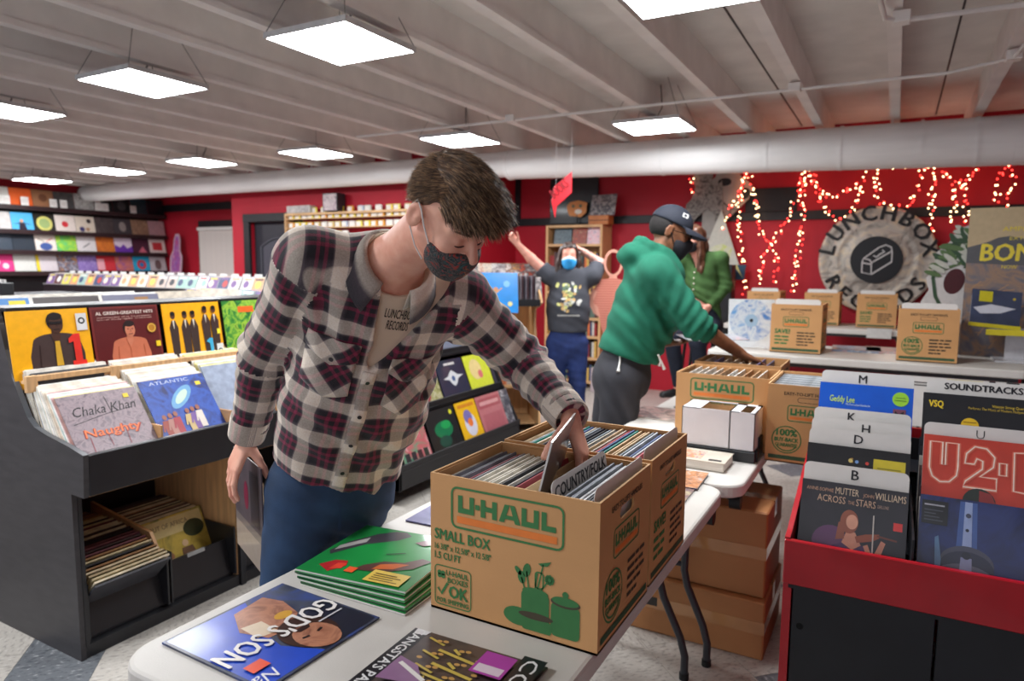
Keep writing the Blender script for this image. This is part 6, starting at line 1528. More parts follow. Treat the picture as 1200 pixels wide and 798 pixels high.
class Solid:
    """list of rounded limbs / ellipsoids blended together; d(P) gives a distance"""
    def __init__(s):
        s.ops = []
        s.disp = None
    def cap(s, a, b, ra, rb=None, k=0.02, flat=None, op='u'):
        s.ops.append(('c', V3(*a), V3(*b), ra, ra if rb is None else rb, k, flat, op)); return s
    def chain(s, pts, rs, k=0.015, flat=None):
        for i in range(len(pts) - 1):
            s.cap(pts[i], pts[i + 1], rs[i], rs[i + 1], k, flat)
        return s
    def ell(s, c, r, R=None, k=0.02, op='u'):
        s.ops.append(('e', V3(*c), V3(*r), np.eye(3) if R is None else np.asarray(R), None, k, None, op)); return s
    def half(s, p, n, k=0.004, op='i'):
        """keep only the side the normal points away from"""
        s.ops.append(('h', V3(*p), nrm(n), None, None, k, None, op)); return s
    def fn(s, f, k=0.004, op='i'):
        s.ops.append(('f', f, None, None, None, k, None, op)); return s
    def d(s, P):
        D = np.full(len(P), 1e3)
        for t, a, b, ra, rb, k, flat, op in s.ops:
            if t == 'c':
                Q = P
                sc = 1.0
                if flat is not None:
                    n, fac = flat
                    n = nrm(n)
                    Q = P + np.outer((P - a) @ n, n) * (1 / fac - 1)
                    b2 = b + n * ((b - a) @ n) * (1 / fac - 1)
                    sc = fac
                else:
                    b2 = b
                ab = b2 - a
                h = np.clip(((Q - a) @ ab) / max(ab @ ab, 1e-9), 0, 1)
                e = (np.linalg.norm(Q - a - h[:, None] * ab, axis=1) - (ra + (rb - ra) * h)) * (sc if sc < 1 else 1)
            elif t == 'e':
                L = (P - a) @ ra.T
                k0 = np.linalg.norm(L / b, axis=1)
                k1 = np.linalg.norm(L / (b * b), axis=1) + 1e-9
                e = k0 * (k0 - 1) / k1
            elif t == 'h':
                e = (P - a) @ b
            else:
                e = a(P)
            if op == 'u':
                h = np.clip(0.5 + 0.5 * (e - D) / k, 0, 1)
                D = e * (1 - h) + D * h - k * h * (1 - h)
            elif op == 'i':
                h = np.clip(0.5 - 0.5 * (e - D) / k, 0, 1)
                D = e * (1 - h) + D * h + k * h * (1 - h)
            else:
                e = -e
                h = np.clip(0.5 - 0.5 * (e - D) / k, 0, 1)
                D = e * (1 - h) + D * h + k * h * (1 - h)
        if s.disp is not None:
            D = D + s.disp(P)
        return D

def skin_mesh(S, lo, hi, h, smooth=1):
    """surface-net mesh of S.d(P) = 0 on a sparse block grid"""
    lo = np.asarray(lo, float)
    B = 8
    nb = np.ceil((np.asarray(hi) - lo) / (h * B)).astype(int) + 1
    g = [np.arange(n) for n in nb]
    I = np.stack(np.meshgrid(*g, indexing='ij'), -1).reshape(-1, 3)
    dc = S.d(lo + (I + 0.5) * B * h - h * 0.5)
    act = np.abs(dc) < B * h * 1.35
    F = np.where(dc < 0, -1.0, 1.0).astype(np.float32).reshape(nb)
    F = F.repeat(B, 0).repeat(B, 1).repeat(B, 2)
    F = F.reshape(nb[0], B, nb[1], B, nb[2], B).transpose(0, 2, 4, 1, 3, 5).reshape(-1, B, B, B).copy()
    o = np.stack(np.meshgrid(*[np.arange(B)] * 3, indexing='ij'), -1).reshape(-1, 3)
    ai = np.nonzero(act)[0]
    for c in range(0, len(ai), 600):
        q = ai[c:c + 600]
        P = (I[q][:, None, :] * B + o[None]).reshape(-1, 3) * h + lo
        F[q] = S.d(P).reshape(len(q), B, B, B)
    F = F.reshape(*nb, B, B, B).transpose(0, 3, 1, 4, 2, 5).reshape(nb[0] * B, nb[1] * B, nb[2] * B)
    s = F < 0
    c = np.zeros(np.array(F.shape) - 1, np.int8)
    for i in (0, 1):
        for j in (0, 1):
            for k in (0, 1):
                c += s[i:F.shape[0] - 1 + i, j:F.shape[1] - 1 + j, k:F.shape[2] - 1 + k]
    cells = np.argwhere((c > 0) & (c < 8))
    idx = np.full(c.shape, -1, np.int32)
    idx[tuple(cells.T)] = np.arange(len(cells))
    cor = [(i, j, k) for i in (0, 1) for j in (0, 1) for k in (0, 1)]
    val = np.stack([F[cells[:, 0] + a, cells[:, 1] + b, cells[:, 2] + d] for a, b, d in cor], 1)
    acc = np.zeros((len(cells), 3)); cnt = np.zeros(len(cells))
    for x in range(8):
        for y in range(x + 1, 8):
            dv = np.abs(np.array(cor[x]) - np.array(cor[y]))
            if dv.sum() != 1:
                continue
            a, b = val[:, x], val[:, y]
            m = (a < 0) != (b < 0)
            t = np.where(m, a / np.where(m, a - b, 1), 0)
            acc += m[:, None] * (np.array(cor[x]) + t[:, None] * (np.array(cor[y]) - np.array(cor[x])))
            cnt += m
    V = (cells + acc / cnt[:, None]) * h + lo
    quads = []
    for ax in range(3):
        a1, a2 = (ax + 1) % 3, (ax + 2) % 3
        sl0 = [slice(None)] * 3; sl1 = [slice(None)] * 3
        sl0[ax] = slice(0, -1); sl1[ax] = slice(1, None)
        e = np.argwhere(s[tuple(sl0)] != s[tuple(sl1)])
        e = e[(e[:, a1] > 0) & (e[:, a2] > 0) & (e[:, a1] < c.shape[a1]) & (e[:, a2] < c.shape[a2])]
        inside = s[tuple(e.T)]
        def cell(d1, d2):
            q = e.copy(); q[:, a1] += d1; q[:, a2] += d2
            return idx[tuple(q.T)]
        Q = np.stack([cell(-1, -1), cell(0, -1), cell(0, 0), cell(-1, 0)], 1)
        Q[~inside] = Q[~inside][:, ::-1]
        quads.append(Q)
    Q = np.concatenate(quads)
    Q = Q[(Q >= 0).all(1)]
    for _ in range(smooth):
        sm = np.zeros_like(V); n = np.zeros(len(V))
        for i in range(4):
            a, b = Q[:, i], Q[:, (i + 1) % 4]
            np.add.at(sm, a, V[b]); np.add.at(n, a, 1)
            np.add.at(sm, b, V[a]); np.add.at(n, b, 1)
        V = np.where(n[:, None] > 0, V * 0.5 + 0.5 * sm / np.maximum(n, 1)[:, None], V)
    return V, Q

def grid_object(name, V, Q, mats, parent=None, uv=None, mi=None, origin=None):
    me = bpy.data.meshes.new(name)
    V = np.asarray(V, np.float32)
    if origin is not None:
        V = V - np.asarray(origin, np.float32)
    k = Q.shape[1]
    me.vertices.add(len(V)); me.vertices.foreach_set('co', V.ravel())
    me.loops.add(Q.size); me.loops.foreach_set('vertex_index', np.ascontiguousarray(Q.ravel(), dtype=np.int32))
    me.polygons.add(len(Q)); me.polygons.foreach_set('loop_start', np.arange(0, Q.size, k, dtype=np.int32))
    me.polygons.foreach_set('use_smooth', np.ones(len(Q), bool))
    for m in (mats if isinstance(mats, (list, tuple)) else [mats]):
        me.materials.append(m)
    if mi is not None:
        me.polygons.foreach_set('material_index', np.asarray(mi, np.int32))
    if uv is not None:
        l = me.uv_layers.new(name='UVMap')
        l.data.foreach_set('uv', np.asarray(uv, np.float32).ravel())
    me.update(calc_edges=True)
    me.validate()
    return put(name, me, parent)

def solid_object(name, S, lo, hi, h, mats, parent=None, uvf=None, mif=None, smooth=1, origin=None):
    V, Q = skin_mesh(S, lo, hi, h, smooth)
    uv = uvf(V, Q) if uvf else None
    mi = mif(V[Q].mean(1)) if mif else None
    return grid_object(name, V, Q, mats, parent, uv, mi, origin)

def seg_t(P, a, b):
    ab = np.asarray(b) - np.asarray(a)
    h = np.clip(((P - a) @ ab) / (ab @ ab), 0, 1)
    return np.linalg.norm(P - a - h[:, None] * ab, axis=1), h

def hand(S, W, d, n, side, curl=(0.5, 0.5, 0.5, 0.5), sc=1.0, thumb=(0.55, 0.75, 0.35), thumb_bend=0.4, spread=0.06, c1=0.5):
    """five separate fingers on a palm; W wrist, d towards the fingers, n the way the palm faces, side +1 right hand, -1 left"""
    d = nrm(d); n = np.asarray(n, float); n = nrm(n - d * (n @ d))
    t = nrm(np.cross(d, n)) * side
    W = np.asarray(W, float)
    lat = (0.030, 0.010, -0.011, -0.029)
    kn = (0.094, 0.098, 0.093, 0.083)
    ln = ((0.044, 0.027, 0.022), (0.048, 0.031, 0.023), (0.044, 0.029, 0.023), (0.034, 0.021, 0.019))
    rr = (0.0092, 0.0094, 0.0088, 0.0076)
    tips = []
    for i in range(4):
        K = W + (d * kn[i] + t * lat[i]) * sc
        S.cap(W + (d * 0.008 + t * lat[i] * 0.55) * sc, K, 0.0165 * sc, 0.0125 * sc, 0.012 * sc, (n, 0.85))
        dd = nrm(d + t * spread * (1.5 - i))
        p = K
        a = 0.0
        for j in range(3):
            a += curl[i] * (c1 if j == 0 else 1.0)
            dj = nrm(dd * math.cos(a) + n * math.sin(a))
            q = p + dj * ln[i][j] * sc
            S.cap(p, q, rr[i] * sc * (1.04 - 0.09 * j), rr[i] * sc * (0.98 - 0.10 * j), 0.004 * sc)
            p = q
        tips.append(p)
    T0 = W + (d * 0.022 + t * 0.022 + n * 0.008) * sc
    td = nrm(d * thumb[0] + t * thumb[1] + n * thumb[2])
    T1 = T0 + td * 0.044 * sc
    td2 = nrm(td + d * thumb_bend * 0.6 + n * thumb_bend * 0.4)
    T2 = T1 + td2 * 0.034 * sc
    T3 = T2 + nrm(td2 + d * thumb_bend * 0.4) * 0.026 * sc
    S.cap(T0, T1, 0.0165 * sc, 0.0125 * sc, 0.014 * sc)
    S.cap(T1, T2, 0.0115 * sc, 0.0105 * sc, 0.005 * sc)
    S.cap(T2, T3, 0.0105 * sc, 0.0085 * sc, 0.004 * sc)
    return tips

def head(S, C, f, u, sc=1.0, ears=True):
    """a head with brow, eyes, nose, lips, chin and ears; returns its axes and a local-to-world helper"""
    f = nrm(f); u = np.asarray(u, float); u = nrm(u - f * (u @ f)); l = np.cross(u, f)
    R = np.stack([f, l, u])
    C = np.asarray(C, float)
    X = lambda a, b, c: C + (f * a + l * b + u * c) * sc
    S.ell(X(-0.010, 0, 0.032), V3(0.098, 0.078, 0.093) * sc, R, 0.02)
    S.ell(X(0.030, 0, -0.035), V3(0.066, 0.062, 0.082) * sc, R, 0.03 * sc)
    S.ell(X(0.058, 0, -0.088), V3(0.030, 0.034, 0.027) * sc, R, 0.03 * sc)
    for s in (-1, 1):
        S.cap(X(0.005, s * 0.055, -0.045), X(0.050, s * 0.028, -0.090), 0.020 * sc, 0.018 * sc, 0.022 * sc)
        S.cap(X(0.078, s * 0.014, 0.026), X(0.066, s * 0.048, 0.028), 0.013 * sc, 0.011 * sc, 0.016 * sc)
        S.ell(X(0.066, s * 0.040, -0.020), V3(0.020, 0.020, 0.018) * sc, R, 0.02 * sc)
        S.ell(X(0.100, s * 0.031, 0.006), V3(0.016, 0.018, 0.012) * sc, R, 0.012 * sc, 'd')
        S.ell(X(0.075, s * 0.031, 0.004), V3(0.0135, 0.0135, 0.0135) * sc, R, 0.004 * sc)
    S.cap(X(0.090, 0, 0.014), X(0.117, 0, -0.022), 0.0085 * sc, 0.0125 * sc, 0.010 * sc)
    for s in (-1, 1):
        S.ell(X(0.100, s * 0.012, -0.030), V3(0.011, 0.009, 0.008) * sc, R, 0.006 * sc)
    S.ell(X(0.090, 0, -0.058), V3(0.012, 0.024, 0.007) * sc, R, 0.008 * sc)
    S.ell(X(0.088, 0, -0.068), V3(0.012, 0.021, 0.008) * sc, R, 0.006 * sc)
    if ears:
        for s in (-1, 1):
            tilt = nrm(u + f * 0.10 * -1)
            ax = np.stack([nrm(f * 0.9 - l * s * 0.35), nrm(l * s * 0.95 + f * 0.3), tilt])
            S.ell(X(-0.016, s * 0.086, -0.004), V3(0.021, 0.0085, 0.034) * sc, ax, 0.004 * sc)
            S.ell(X(-0.011, s * 0.097, 0.002), V3(0.012, 0.009, 0.023) * sc, ax, 0.003 * sc, 'd')
            S.ell(X(-0.008, s * 0.086, -0.004), V3(0.006, 0.005, 0.009) * sc, ax, 0.004 * sc)
    return f, l, u, X

def folds(P, items):
    """drag folds: (point, direction across, along, wavelength, amplitude, reach)"""
    D = np.zeros(len(P))
    for c, ax, wl, am, reach, wob in items:
        q = P - np.asarray(c)
        r = np.exp(-(q * q).sum(1) / (reach * reach))
        ph = (q @ nrm(ax)) / wl * 2 * PI + wob * np.sin(q[:, 0] * 17 + q[:, 2] * 13) + wob * 0.7 * np.sin(q[:, 1] * 23 - q[:, 2] * 9)
        D += am * r * np.sin(ph)
    return D
def cloth_noise(P, am=0.003, f=1.0):
    x, y, z = P[:, 0] * f, P[:, 1] * f, P[:, 2] * f
    w = 0.6 * np.sin(9 * y + 5 * z + 1) + 0.5 * np.sin(7 * x - 6 * z)
    return am * (np.sin(21 * x + 9 * z + 2 * w) + 0.8 * np.sin(17 * y - 13 * z + 2.3 * w) + 0.5 * np.sin(38 * z + 15 * x + 1.5 * w)) / 2

def march(S, P, d, n=24):
    P = np.array(P, float); d = nrm(d)
    for _ in range(n):
        P += np.outer(S.d(P) * 0.9, d)
    return P
def drape(name, S, mb, O, ax, ay, dirn, off, mats, parent, back=0.25):
    """lay a flat MB (local xy) onto the solid S, marching along dirn"""
    V = np.array(mb.V)
    O = np.asarray(O, float); ax = nrm(ax); ay = nrm(ay); dn = nrm(dirn)
    P = O + np.outer(V[:, 0], ax) + np.outer(V[:, 1], ay) - dn * back
    P = march(S, P, dn) - dn * (off + V[:, 2:3] * 1.0)
    mb.V = [tuple(p) for p in P]
    return mb.build(name, mats, parent)
def sub_grid(pts_fn, nu, nv, M=None):
    mb = MB()
    v = [(*pts_fn(i / nu, j / nv), 0.0) for j in range(nv + 1) for i in range(nu + 1)]
    f = [(j * (nu + 1) + i, j * (nu + 1) + i + 1, (j + 1) * (nu + 1) + i + 1, (j + 1) * (nu + 1) + i) for j in range(nv) for i in range(nu)]
    mb.add(v, f, 0, True)
    return mb

def hair_strands(name, roots, dirs, lens, rad, mat_, parent, up=None, grav=0.25, seg=4, curl=0.0):
    """tapering three-sided locks"""
    n = len(roots)
    P = np.zeros((n, seg + 1, 3)); P[:, 0] = roots
    D = dirs / np.linalg.norm(dirs, axis=1)[:, None]
    for j in range(seg):
        P[:, j + 1] = P[:, j] + D * (lens / seg)[:, None]
        D = D + np.array([0, 0, -grav]) / seg + rng.normal(0, curl, D.shape)
        D /= np.linalg.norm(D, axis=1)[:, None]
    T = np.gradient(P, axis=1); T /= np.linalg.norm(T, axis=2)[..., None] + 1e-9
    ref = rng.normal(size=(n, 1, 3))
    A = np.cross(T, ref); A /= np.linalg.norm(A, axis=2)[..., None] + 1e-9
    Bv = np.cross(T, A)
    taper = np.linspace(1.0, 0.12, seg + 1)[None, :, None]
    r = np.asarray(rad).reshape(-1, 1, 1) * taper if np.ndim(rad) else rad * taper
    rings = np.stack([P + r * (A * math.cos(a) + Bv * math.sin(a)) for a in (0, 2.094, 4.189)], 2)
    V = rings.reshape(-1, 3)
    base = (np.arange(n)[:, None, None] * (seg + 1) + np.arange(seg)[None, :, None]) * 3
    k = np.arange(3)[None, None, :]
    k2 = (k + 1) % 3
    Q = np.stack([base + k, base + k2, base + 3 + k2, base + 3 + k], -1).reshape(-1, 4)
    return grid_object(name, V, Q, mat_, parent)

def limb_uv(segs, torso=None):
    """uv in metres for cloth: segs = [(a, b, refdir, radius, v0)]; torso = (origin, L, F, s, ru, rf)"""
    def f(V, Q):
        C = V[Q].mean(1)
        ds = []
        if torso:
            o, L, F, s, ru, rf, rad = torso
            q = C - o
            ds.append(np.sqrt(((q @ L) / ru) ** 2 + ((q @ F) / rf) ** 2) * 0.14 - 0.14 + np.maximum(0, (q @ s) - rad) * 1.0)
        for a, b, ref, r, v0 in segs:
            ds.append(seg_t(C, a, b)[0] - r)
        reg = np.argmin(np.stack(ds, 1), 1)
        yoke = np.zeros(len(Q), bool)
        if torso:
            yoke = (reg == 0) & ((C - torso[0]) @ torso[3] > 0.335)
            for i, (a, b, ref, r, v0) in enumerate(segs):
                if v0 < 0.1:
                    yoke |= (reg == i + 1) & ((C - a) @ nrm(np.asarray(b) - a) < 0.012)
            reg[yoke] = 0
        LV = V[Q]                                   # (faces, 4, 3)
        uv = np.zeros((len(Q), 4, 2))
        per = np.zeros(len(Q))
        k0 = 0
        if torso:
            m = reg == 0
            q = LV[m] - o
            an = np.arctan2((q @ L) / ru, (q @ F) / rf)
            R = 0.165
            uv[m, :, 0] = an * R; uv[m, :, 1] = q @ s
            per[m] = 2 * PI * R
            q = LV[yoke] - o
            uv[yoke, :, 0] = q @ L * 1.0 + 0.02; uv[yoke, :, 1] = 0.45 - q @ F
            per[yoke] = 0
            k0 = 1
        for i, (a, b, ref, r, v0) in enumerate(segs):
            m = reg == i + k0
            ax = nrm(np.asarray(b) - a)
            e1 = nrm(np.asarray(ref) - ax * (np.asarray(ref) @ ax)); e2 = np.cross(ax, e1)
            q = LV[m] - a
            an = np.arctan2(q @ e2, q @ e1)
            uv[m, :, 0] = an * r; uv[m, :, 1] = q @ ax + v0
            per[m] = 2 * PI * r
        w = per[:, None]
        du = uv[:, :, 0] - uv[:, :1, 0]
        uv[:, :, 0] -= np.round(du / np.where(w > 0, w, 1)) * w
        return uv
    return f

def plaid_mat():
    m = bpy.data.materials.new('plaid_flannel'); m.use_nodes = True
    nt = m.node_tree; b = nt.nodes['Principled BSDF']
    b.inputs['Roughness'].default_value = 0.85
    b.inputs['Sheen Weight'].default_value = 0.15
    uvn = nt.nodes.new('ShaderNodeUVMap'); uvn.uv_map = 'UVMap'
    sep = nt.nodes.new('ShaderNodeSeparateXYZ'); nt.links.new(uvn.outputs[0], sep.inputs[0])
    outs = []
    for ax, per, off in ((0, 0.104, 0.31), (1, 0.110, 0.0)):
        mu = nt.nodes.new('ShaderNodeMath'); mu.operation = 'MULTIPLY_ADD'; mu.inputs[1].default_value = 1 / per; mu.inputs[2].default_value = off
        nt.links.new(sep.outputs[ax], mu.inputs[0])
        fr = nt.nodes.new('ShaderNodeMath'); fr.operation = 'FRACT'; nt.links.new(mu.outputs[0], fr.inputs[0])
        r = nt.nodes.new('ShaderNodeValToRGB'); r.color_ramp.interpolation = 'LINEAR'
        st = [(0.0, (220, 206, 190)), (0.28, (220, 206, 190)), (0.30, (92, 80, 86)), (0.37, (26, 22, 30)), (0.53, (26, 22, 30)), (0.55, (126, 28, 62)), (0.61, (126, 28, 62)), (0.63, (24, 20, 28)), (0.72, (24, 20, 28)), (0.74, (126, 28, 62)), (0.80, (126, 28, 62)), (0.82, (26, 22, 30)), (0.91, (30, 26, 34)), (0.945, (92, 80, 86)), (0.975, (220, 206, 190))]
        e = r.color_ramp.elements
        while len(e) < len(st):
            e.new(0.5)
        for i, (p, c) in enumerate(st):
            e[i].position = p
        for i, (p, c) in enumerate(st):
            e[i].color = (*lin(c), 1)
        nt.links.new(fr.outputs[0], r.inputs[0])
        outs.append(r.outputs[0])
    mx = nt.nodes.new('ShaderNodeMixRGB'); mx.inputs[0].default_value = 0.5
    nt.links.new(outs[0], mx.inputs[1]); nt.links.new(outs[1], mx.inputs[2])
    tc = nt.nodes.new('ShaderNodeTexCoord')
    n = nt.nodes.new('ShaderNodeTexNoise'); n.inputs['Scale'].default_value = 260; n.inputs['Detail'].default_value = 2
    nt.links.new(tc.outputs['Object'], n.inputs['Vector'])
    m2 = nt.nodes.new('ShaderNodeMixRGB'); m2.blend_type = 'OVERLAY'; m2.inputs[0].default_value = 0.35
    nt.links.new(mx.outputs[0], m2.inputs[1]); nt.links.new(n.outputs['Fac'], m2.inputs[2])
    nt.links.new(m2.outputs[0], b.inputs['Base Color'])
    bp = nt.nodes.new('ShaderNodeBump'); bp.inputs['Strength'].default_value = 0.25; bp.inputs['Distance'].default_value = 0.004
    nt.links.new(n.outputs['Fac'], bp.inputs['Height']); nt.links.new(bp.outputs[0], b.inputs['Normal'])
    return m

def skin_mat(name, c, c2):
    m = mat(name, c, 0.5, col2=c2, vs=22, bump=0.06, bs=350)
    b = m.node_tree.nodes['Principled BSDF']
    b.inputs['Subsurface Weight'].default_value = 0.12
    b.inputs['Subsurface Radius'].default_value = (0.012, 0.005, 0.003)
    return m
# ------------------------------------------------------------------ the man in the plaid shirt
M_skin = skin_mat('skin_fair', (230, 174, 150), (216, 150, 128))
M_plaid = plaid_mat()
M_jean = mat('denim_blue', (30, 54, 84), 0.8, var=0.28, vs=9, bump=0.15, bs=420)
M_tee = mat('cream_jersey', (206, 184, 160), 0.85, var=0.05, vs=12, bump=0.05, bs=300)
man = empty('person', (-1.45, 1.45, 0), 'person in a plaid shirt and patterned mask leaning over the box at the table corner', 'person')
ORG = V3(-1.45, 1.45, 0)
P0 = V3(-1.398, 1.464, 0.92)
RS, LS = V3(-1.250, 1.240, 1.535), V3(-1.030, 1.560, 1.435)
RE, RW = V3(-1.480, 1.300, 1.300), V3(-1.590, 1.318, 1.050)
LE, LW = V3(-0.925, 1.735, 1.255), V3(-0.708, 1.585, 1.150)
NB = V3(-1.105, 1.365, 1.525)
HC = V3(-0.8571, 1.2636, 1.6383)
HF, HU = nrm((0.6780, -0.1023, -0.7279)), nrm((0.6761, -0.3018, 0.6722))
CS = (RS + LS) / 2
sp = nrm(CS - P0)
LL = nrm(LS - RS); LL = nrm(LL - sp * (LL @ sp))
FF = np.cross(LL, sp)
# skin: head, neck, upper body, arms and hands in one surface
S = Solid()
S.cap(P0, CS - sp * 0.10, 0.13, 0.14, 0.05, (FF, 0.66))
S.cap(RS, LS, 0.055, 0.055, 0.06)
S.cap(RS, RE, 0.052, 0.042, 0.02).cap(RE, RW, 0.040, 0.027, 0.02)
S.cap(LS, LE, 0.052, 0.042, 0.02).cap(LE, LW, 0.040, 0.027, 0.02)
S.cap(NB, HC - HU * 0.05 - HF * 0.025, 0.064, 0.060, 0.04)
S.cap(CS, NB, 0.085, 0.066, 0.05)
hf, hl, hu, HX = head(S, HC, HF, HU, 0.97)
# right hand hangs and grips the record's top edge; left hand reaches into the box
hand(S, RW + V3(0, 0, -0.012), (-0.16, -0.42, -0.90), (0.30, 0.92, -0.15), 1, (0.34, 0.36, 0.40, 0.46), 0.96, (0.62, 0.50, 0.75), 0.3, 0.03, 0.5)
lw2 = LW + nrm(LW - LE) * 0.010
hand(S, lw2, (0.42, -0.30, -0.72), (-0.62, -0.25, -0.55), -1, (0.42, 0.46, 0.48, 0.55), 1.05, (0.6, 0.55, 0.6), 0.3, 0.05, 0.5)
def fair(P):
    return np.zeros(len(P), int)
solid_object('body', S, (-1.75, 1.0, 0.80), (-0.45, 1.95, 1.82), 0.0038, M_skin, man, origin=ORG)
MANS = S
# t-shirt
T = Solid()
T.cap(P0 + sp * 0.02, CS - sp * 0.10, 0.168, 0.176, 0.05, (FF, 0.64)).cap(RS, LS, 0.072, 0.072, 0.06).cap(CS, NB + nrm(HC - NB) * 0.015, 0.098, 0.082, 0.05)
NC = NB + nrm(HC - NB) * 0.035
T.ell(NC + FF * 0.02, (0.073, 0.088, 0.075), np.stack([FF, LL, np.cross(FF, LL)]), 0.006, 'd')
T.disp = lambda P: cloth_noise(P, 0.002, 1.2)
tee = solid_object('t_shirt', T, (-1.65, 1.05, 0.85), (-0.85, 1.75, 1.66), 0.007, M_tee, man, origin=ORG)
# plaid shirt
Sh = Solid()
Sh.cap(P0 - sp * 0.055, P0 + sp * 0.26, 0.192, 0.180, 0.06, (FF, 0.70))
Sh.cap(P0 + sp * 0.26, CS - sp * 0.10, 0.184, 0.195, 0.06, (FF, 0.68))
Sh.cap(RS, LS, 0.084, 0.084, 0.07)
Sh.cap(CS, NB, 0.10, 0.082, 0.05)
Sh.cap(RS, RE, 0.082, 0.068, 0.035).cap(RE, RW + nrm(RW - RE) * 0.02, 0.066, 0.050, 0.02)
Sh.cap(LS, LE, 0.086, 0.070, 0.035).cap(LE, LW + nrm(LW - LE) * 0.01, 0.067, 0.050, 0.02)
Sh.half(RW + nrm(RW - RE) * 0.012, RW - RE, 0.006).half(LW + nrm(LW - LE) * 0.004, LW - LE, 0.006)
# collar opening, V front, curved shirt tail
Sh.ell(NC + FF * 0.01, (0.080, 0.094, 0.090), np.stack([FF, LL, np.cross(FF, LL)]), 0.006, 'd')
B1 = CS + FF * 0.12 - sp * 0.195 + LL * (-0.020)
def vneck(P):
    q = P - B1
    a, b, c = q @ LL, q @ sp, q @ FF
    bb = np.clip(b, 0, 1)
    lo_, hi_ = -0.004 - 0.10 * bb, 0.004 + 0.66 * bb
    return np.maximum(np.maximum(np.maximum(lo_ - a, a - hi_), -b), -(c + 0.10))
Sh.fn(vneck, 0.004, 'd')
def tail(P):
    q = P - P0
    a, b, c = q @ LL, q @ sp, q @ FF
    return -(b + 0.085 - 1.9 * a * a) * 0.9 - np.where(c < 0, 0.0, 0.0)
def tail_i(P):
    arm = np.minimum(seg_t(P, RE, RW)[0], seg_t(P, LE, LW)[0]) - 0.085
    return np.minimum(tail(P), arm)
Sh.fn(tail_i, 0.004, 'i')
FI = [(P0 + sp * 0.22 + FF * 0.1, nrm(sp + LL * 0.7), 0.085, 0.0065, 0.20, 1.0), (P0 + sp * 0.40 + LL * 0.12 + FF * 0.1, nrm(sp * 0.6 - LL * 0.9), 0.07, 0.006, 0.16, 0.9),
      (RE, nrm(RW - RS), 0.045, 0.0065, 0.11, 1.2), (LE, nrm(LW - LS), 0.045, 0.0075, 0.13, 1.2), ((RS + RE) / 2, nrm(RE - RS + LL * 0.1), 0.07, 0.004, 0.12, 1.0), ((LS + LE) / 2, nrm(LE - LS), 0.06, 0.005, 0.12, 1.0),
      (RW - nrm(RW - RE) * 0.05, nrm(RW - RE), 0.035, 0.0045, 0.07, 1.0), (LW - nrm(LW - LE) * 0.06, nrm(LW - LE), 0.04, 0.005, 0.08, 1.0), (RS + V3(0.02, 0, -0.12), nrm(LL + sp * 0.3), 0.075, 0.006, 0.13, 0.8), (P0 + sp * 0.05 + LL * 0.1 + FF * 0.1, nrm(LL + sp * 0.4), 0.09, 0.006, 0.15, 0.8)]
Sh.disp = lambda P: folds(P, FI) + cloth_noise(P, 0.0035)
suv = limb_uv([(RS, RE, FF, 0.074, 0.02), (RE, RW, FF, 0.058, 0.30), (LS, LE, FF, 0.078, 0.05), (LE, LW, FF, 0.058, 0.32)], (P0 + sp * 0.3, LL, FF, sp, 0.19, 0.13, 0.34))
shirt = solid_object('plaid_shirt', Sh, (-1.75, 1.05, 0.80), (-0.60, 1.90, 1.70), 0.0058, M_plaid, man, suv, origin=ORG)
TO = Matrix.Translation(-Vector(ORG))
def local(mb):
    mb.V = [tuple(np.asarray(p) - ORG) for p in mb.V]
    return mb
_bd = MB.build
def drape_l(name, S, mb, O, ax, ay, dirn, off, mats, parent, back=0.25, uvfn=None):
    flatV = np.array(mb.V)
    V = flatV
    O = np.asarray(O, float); dn = nrm(dirn); ax = nrm(ax); ay = nrm(ay)
    P = O + np.outer(V[:, 0], ax) + np.outer(V[:, 1], ay) - dn * back
    P1 = march(S, P, dn, 40)
    mv = np.linalg.norm(P1 - P, axis=1)
    md = np.median(mv[mv < 0.6])
    bad = mv > 0.5
    P1[bad] = P[bad] + dn * md
    P = P1 - dn * off - np.outer(V[:, 2], dn)
    mb.V = [tuple(p - ORG) for p in P]
    o = mb.build(name, mats, parent)
    if uvfn is not None:
        l = o.data.uv_layers.new(name='UVMap')
        uvv = np.array([uvfn(*flatV[vi][:2]) for vi in [lp.vertex_index for lp in o.data.loops]], np.float32)
        l.data.foreach_set('uv', uvv.ravel())
    return o
def solidify(o, t):
    md = o.modifiers.new('thickness', 'SOLIDIFY'); md.thickness = t; md.offset = 0
    return o
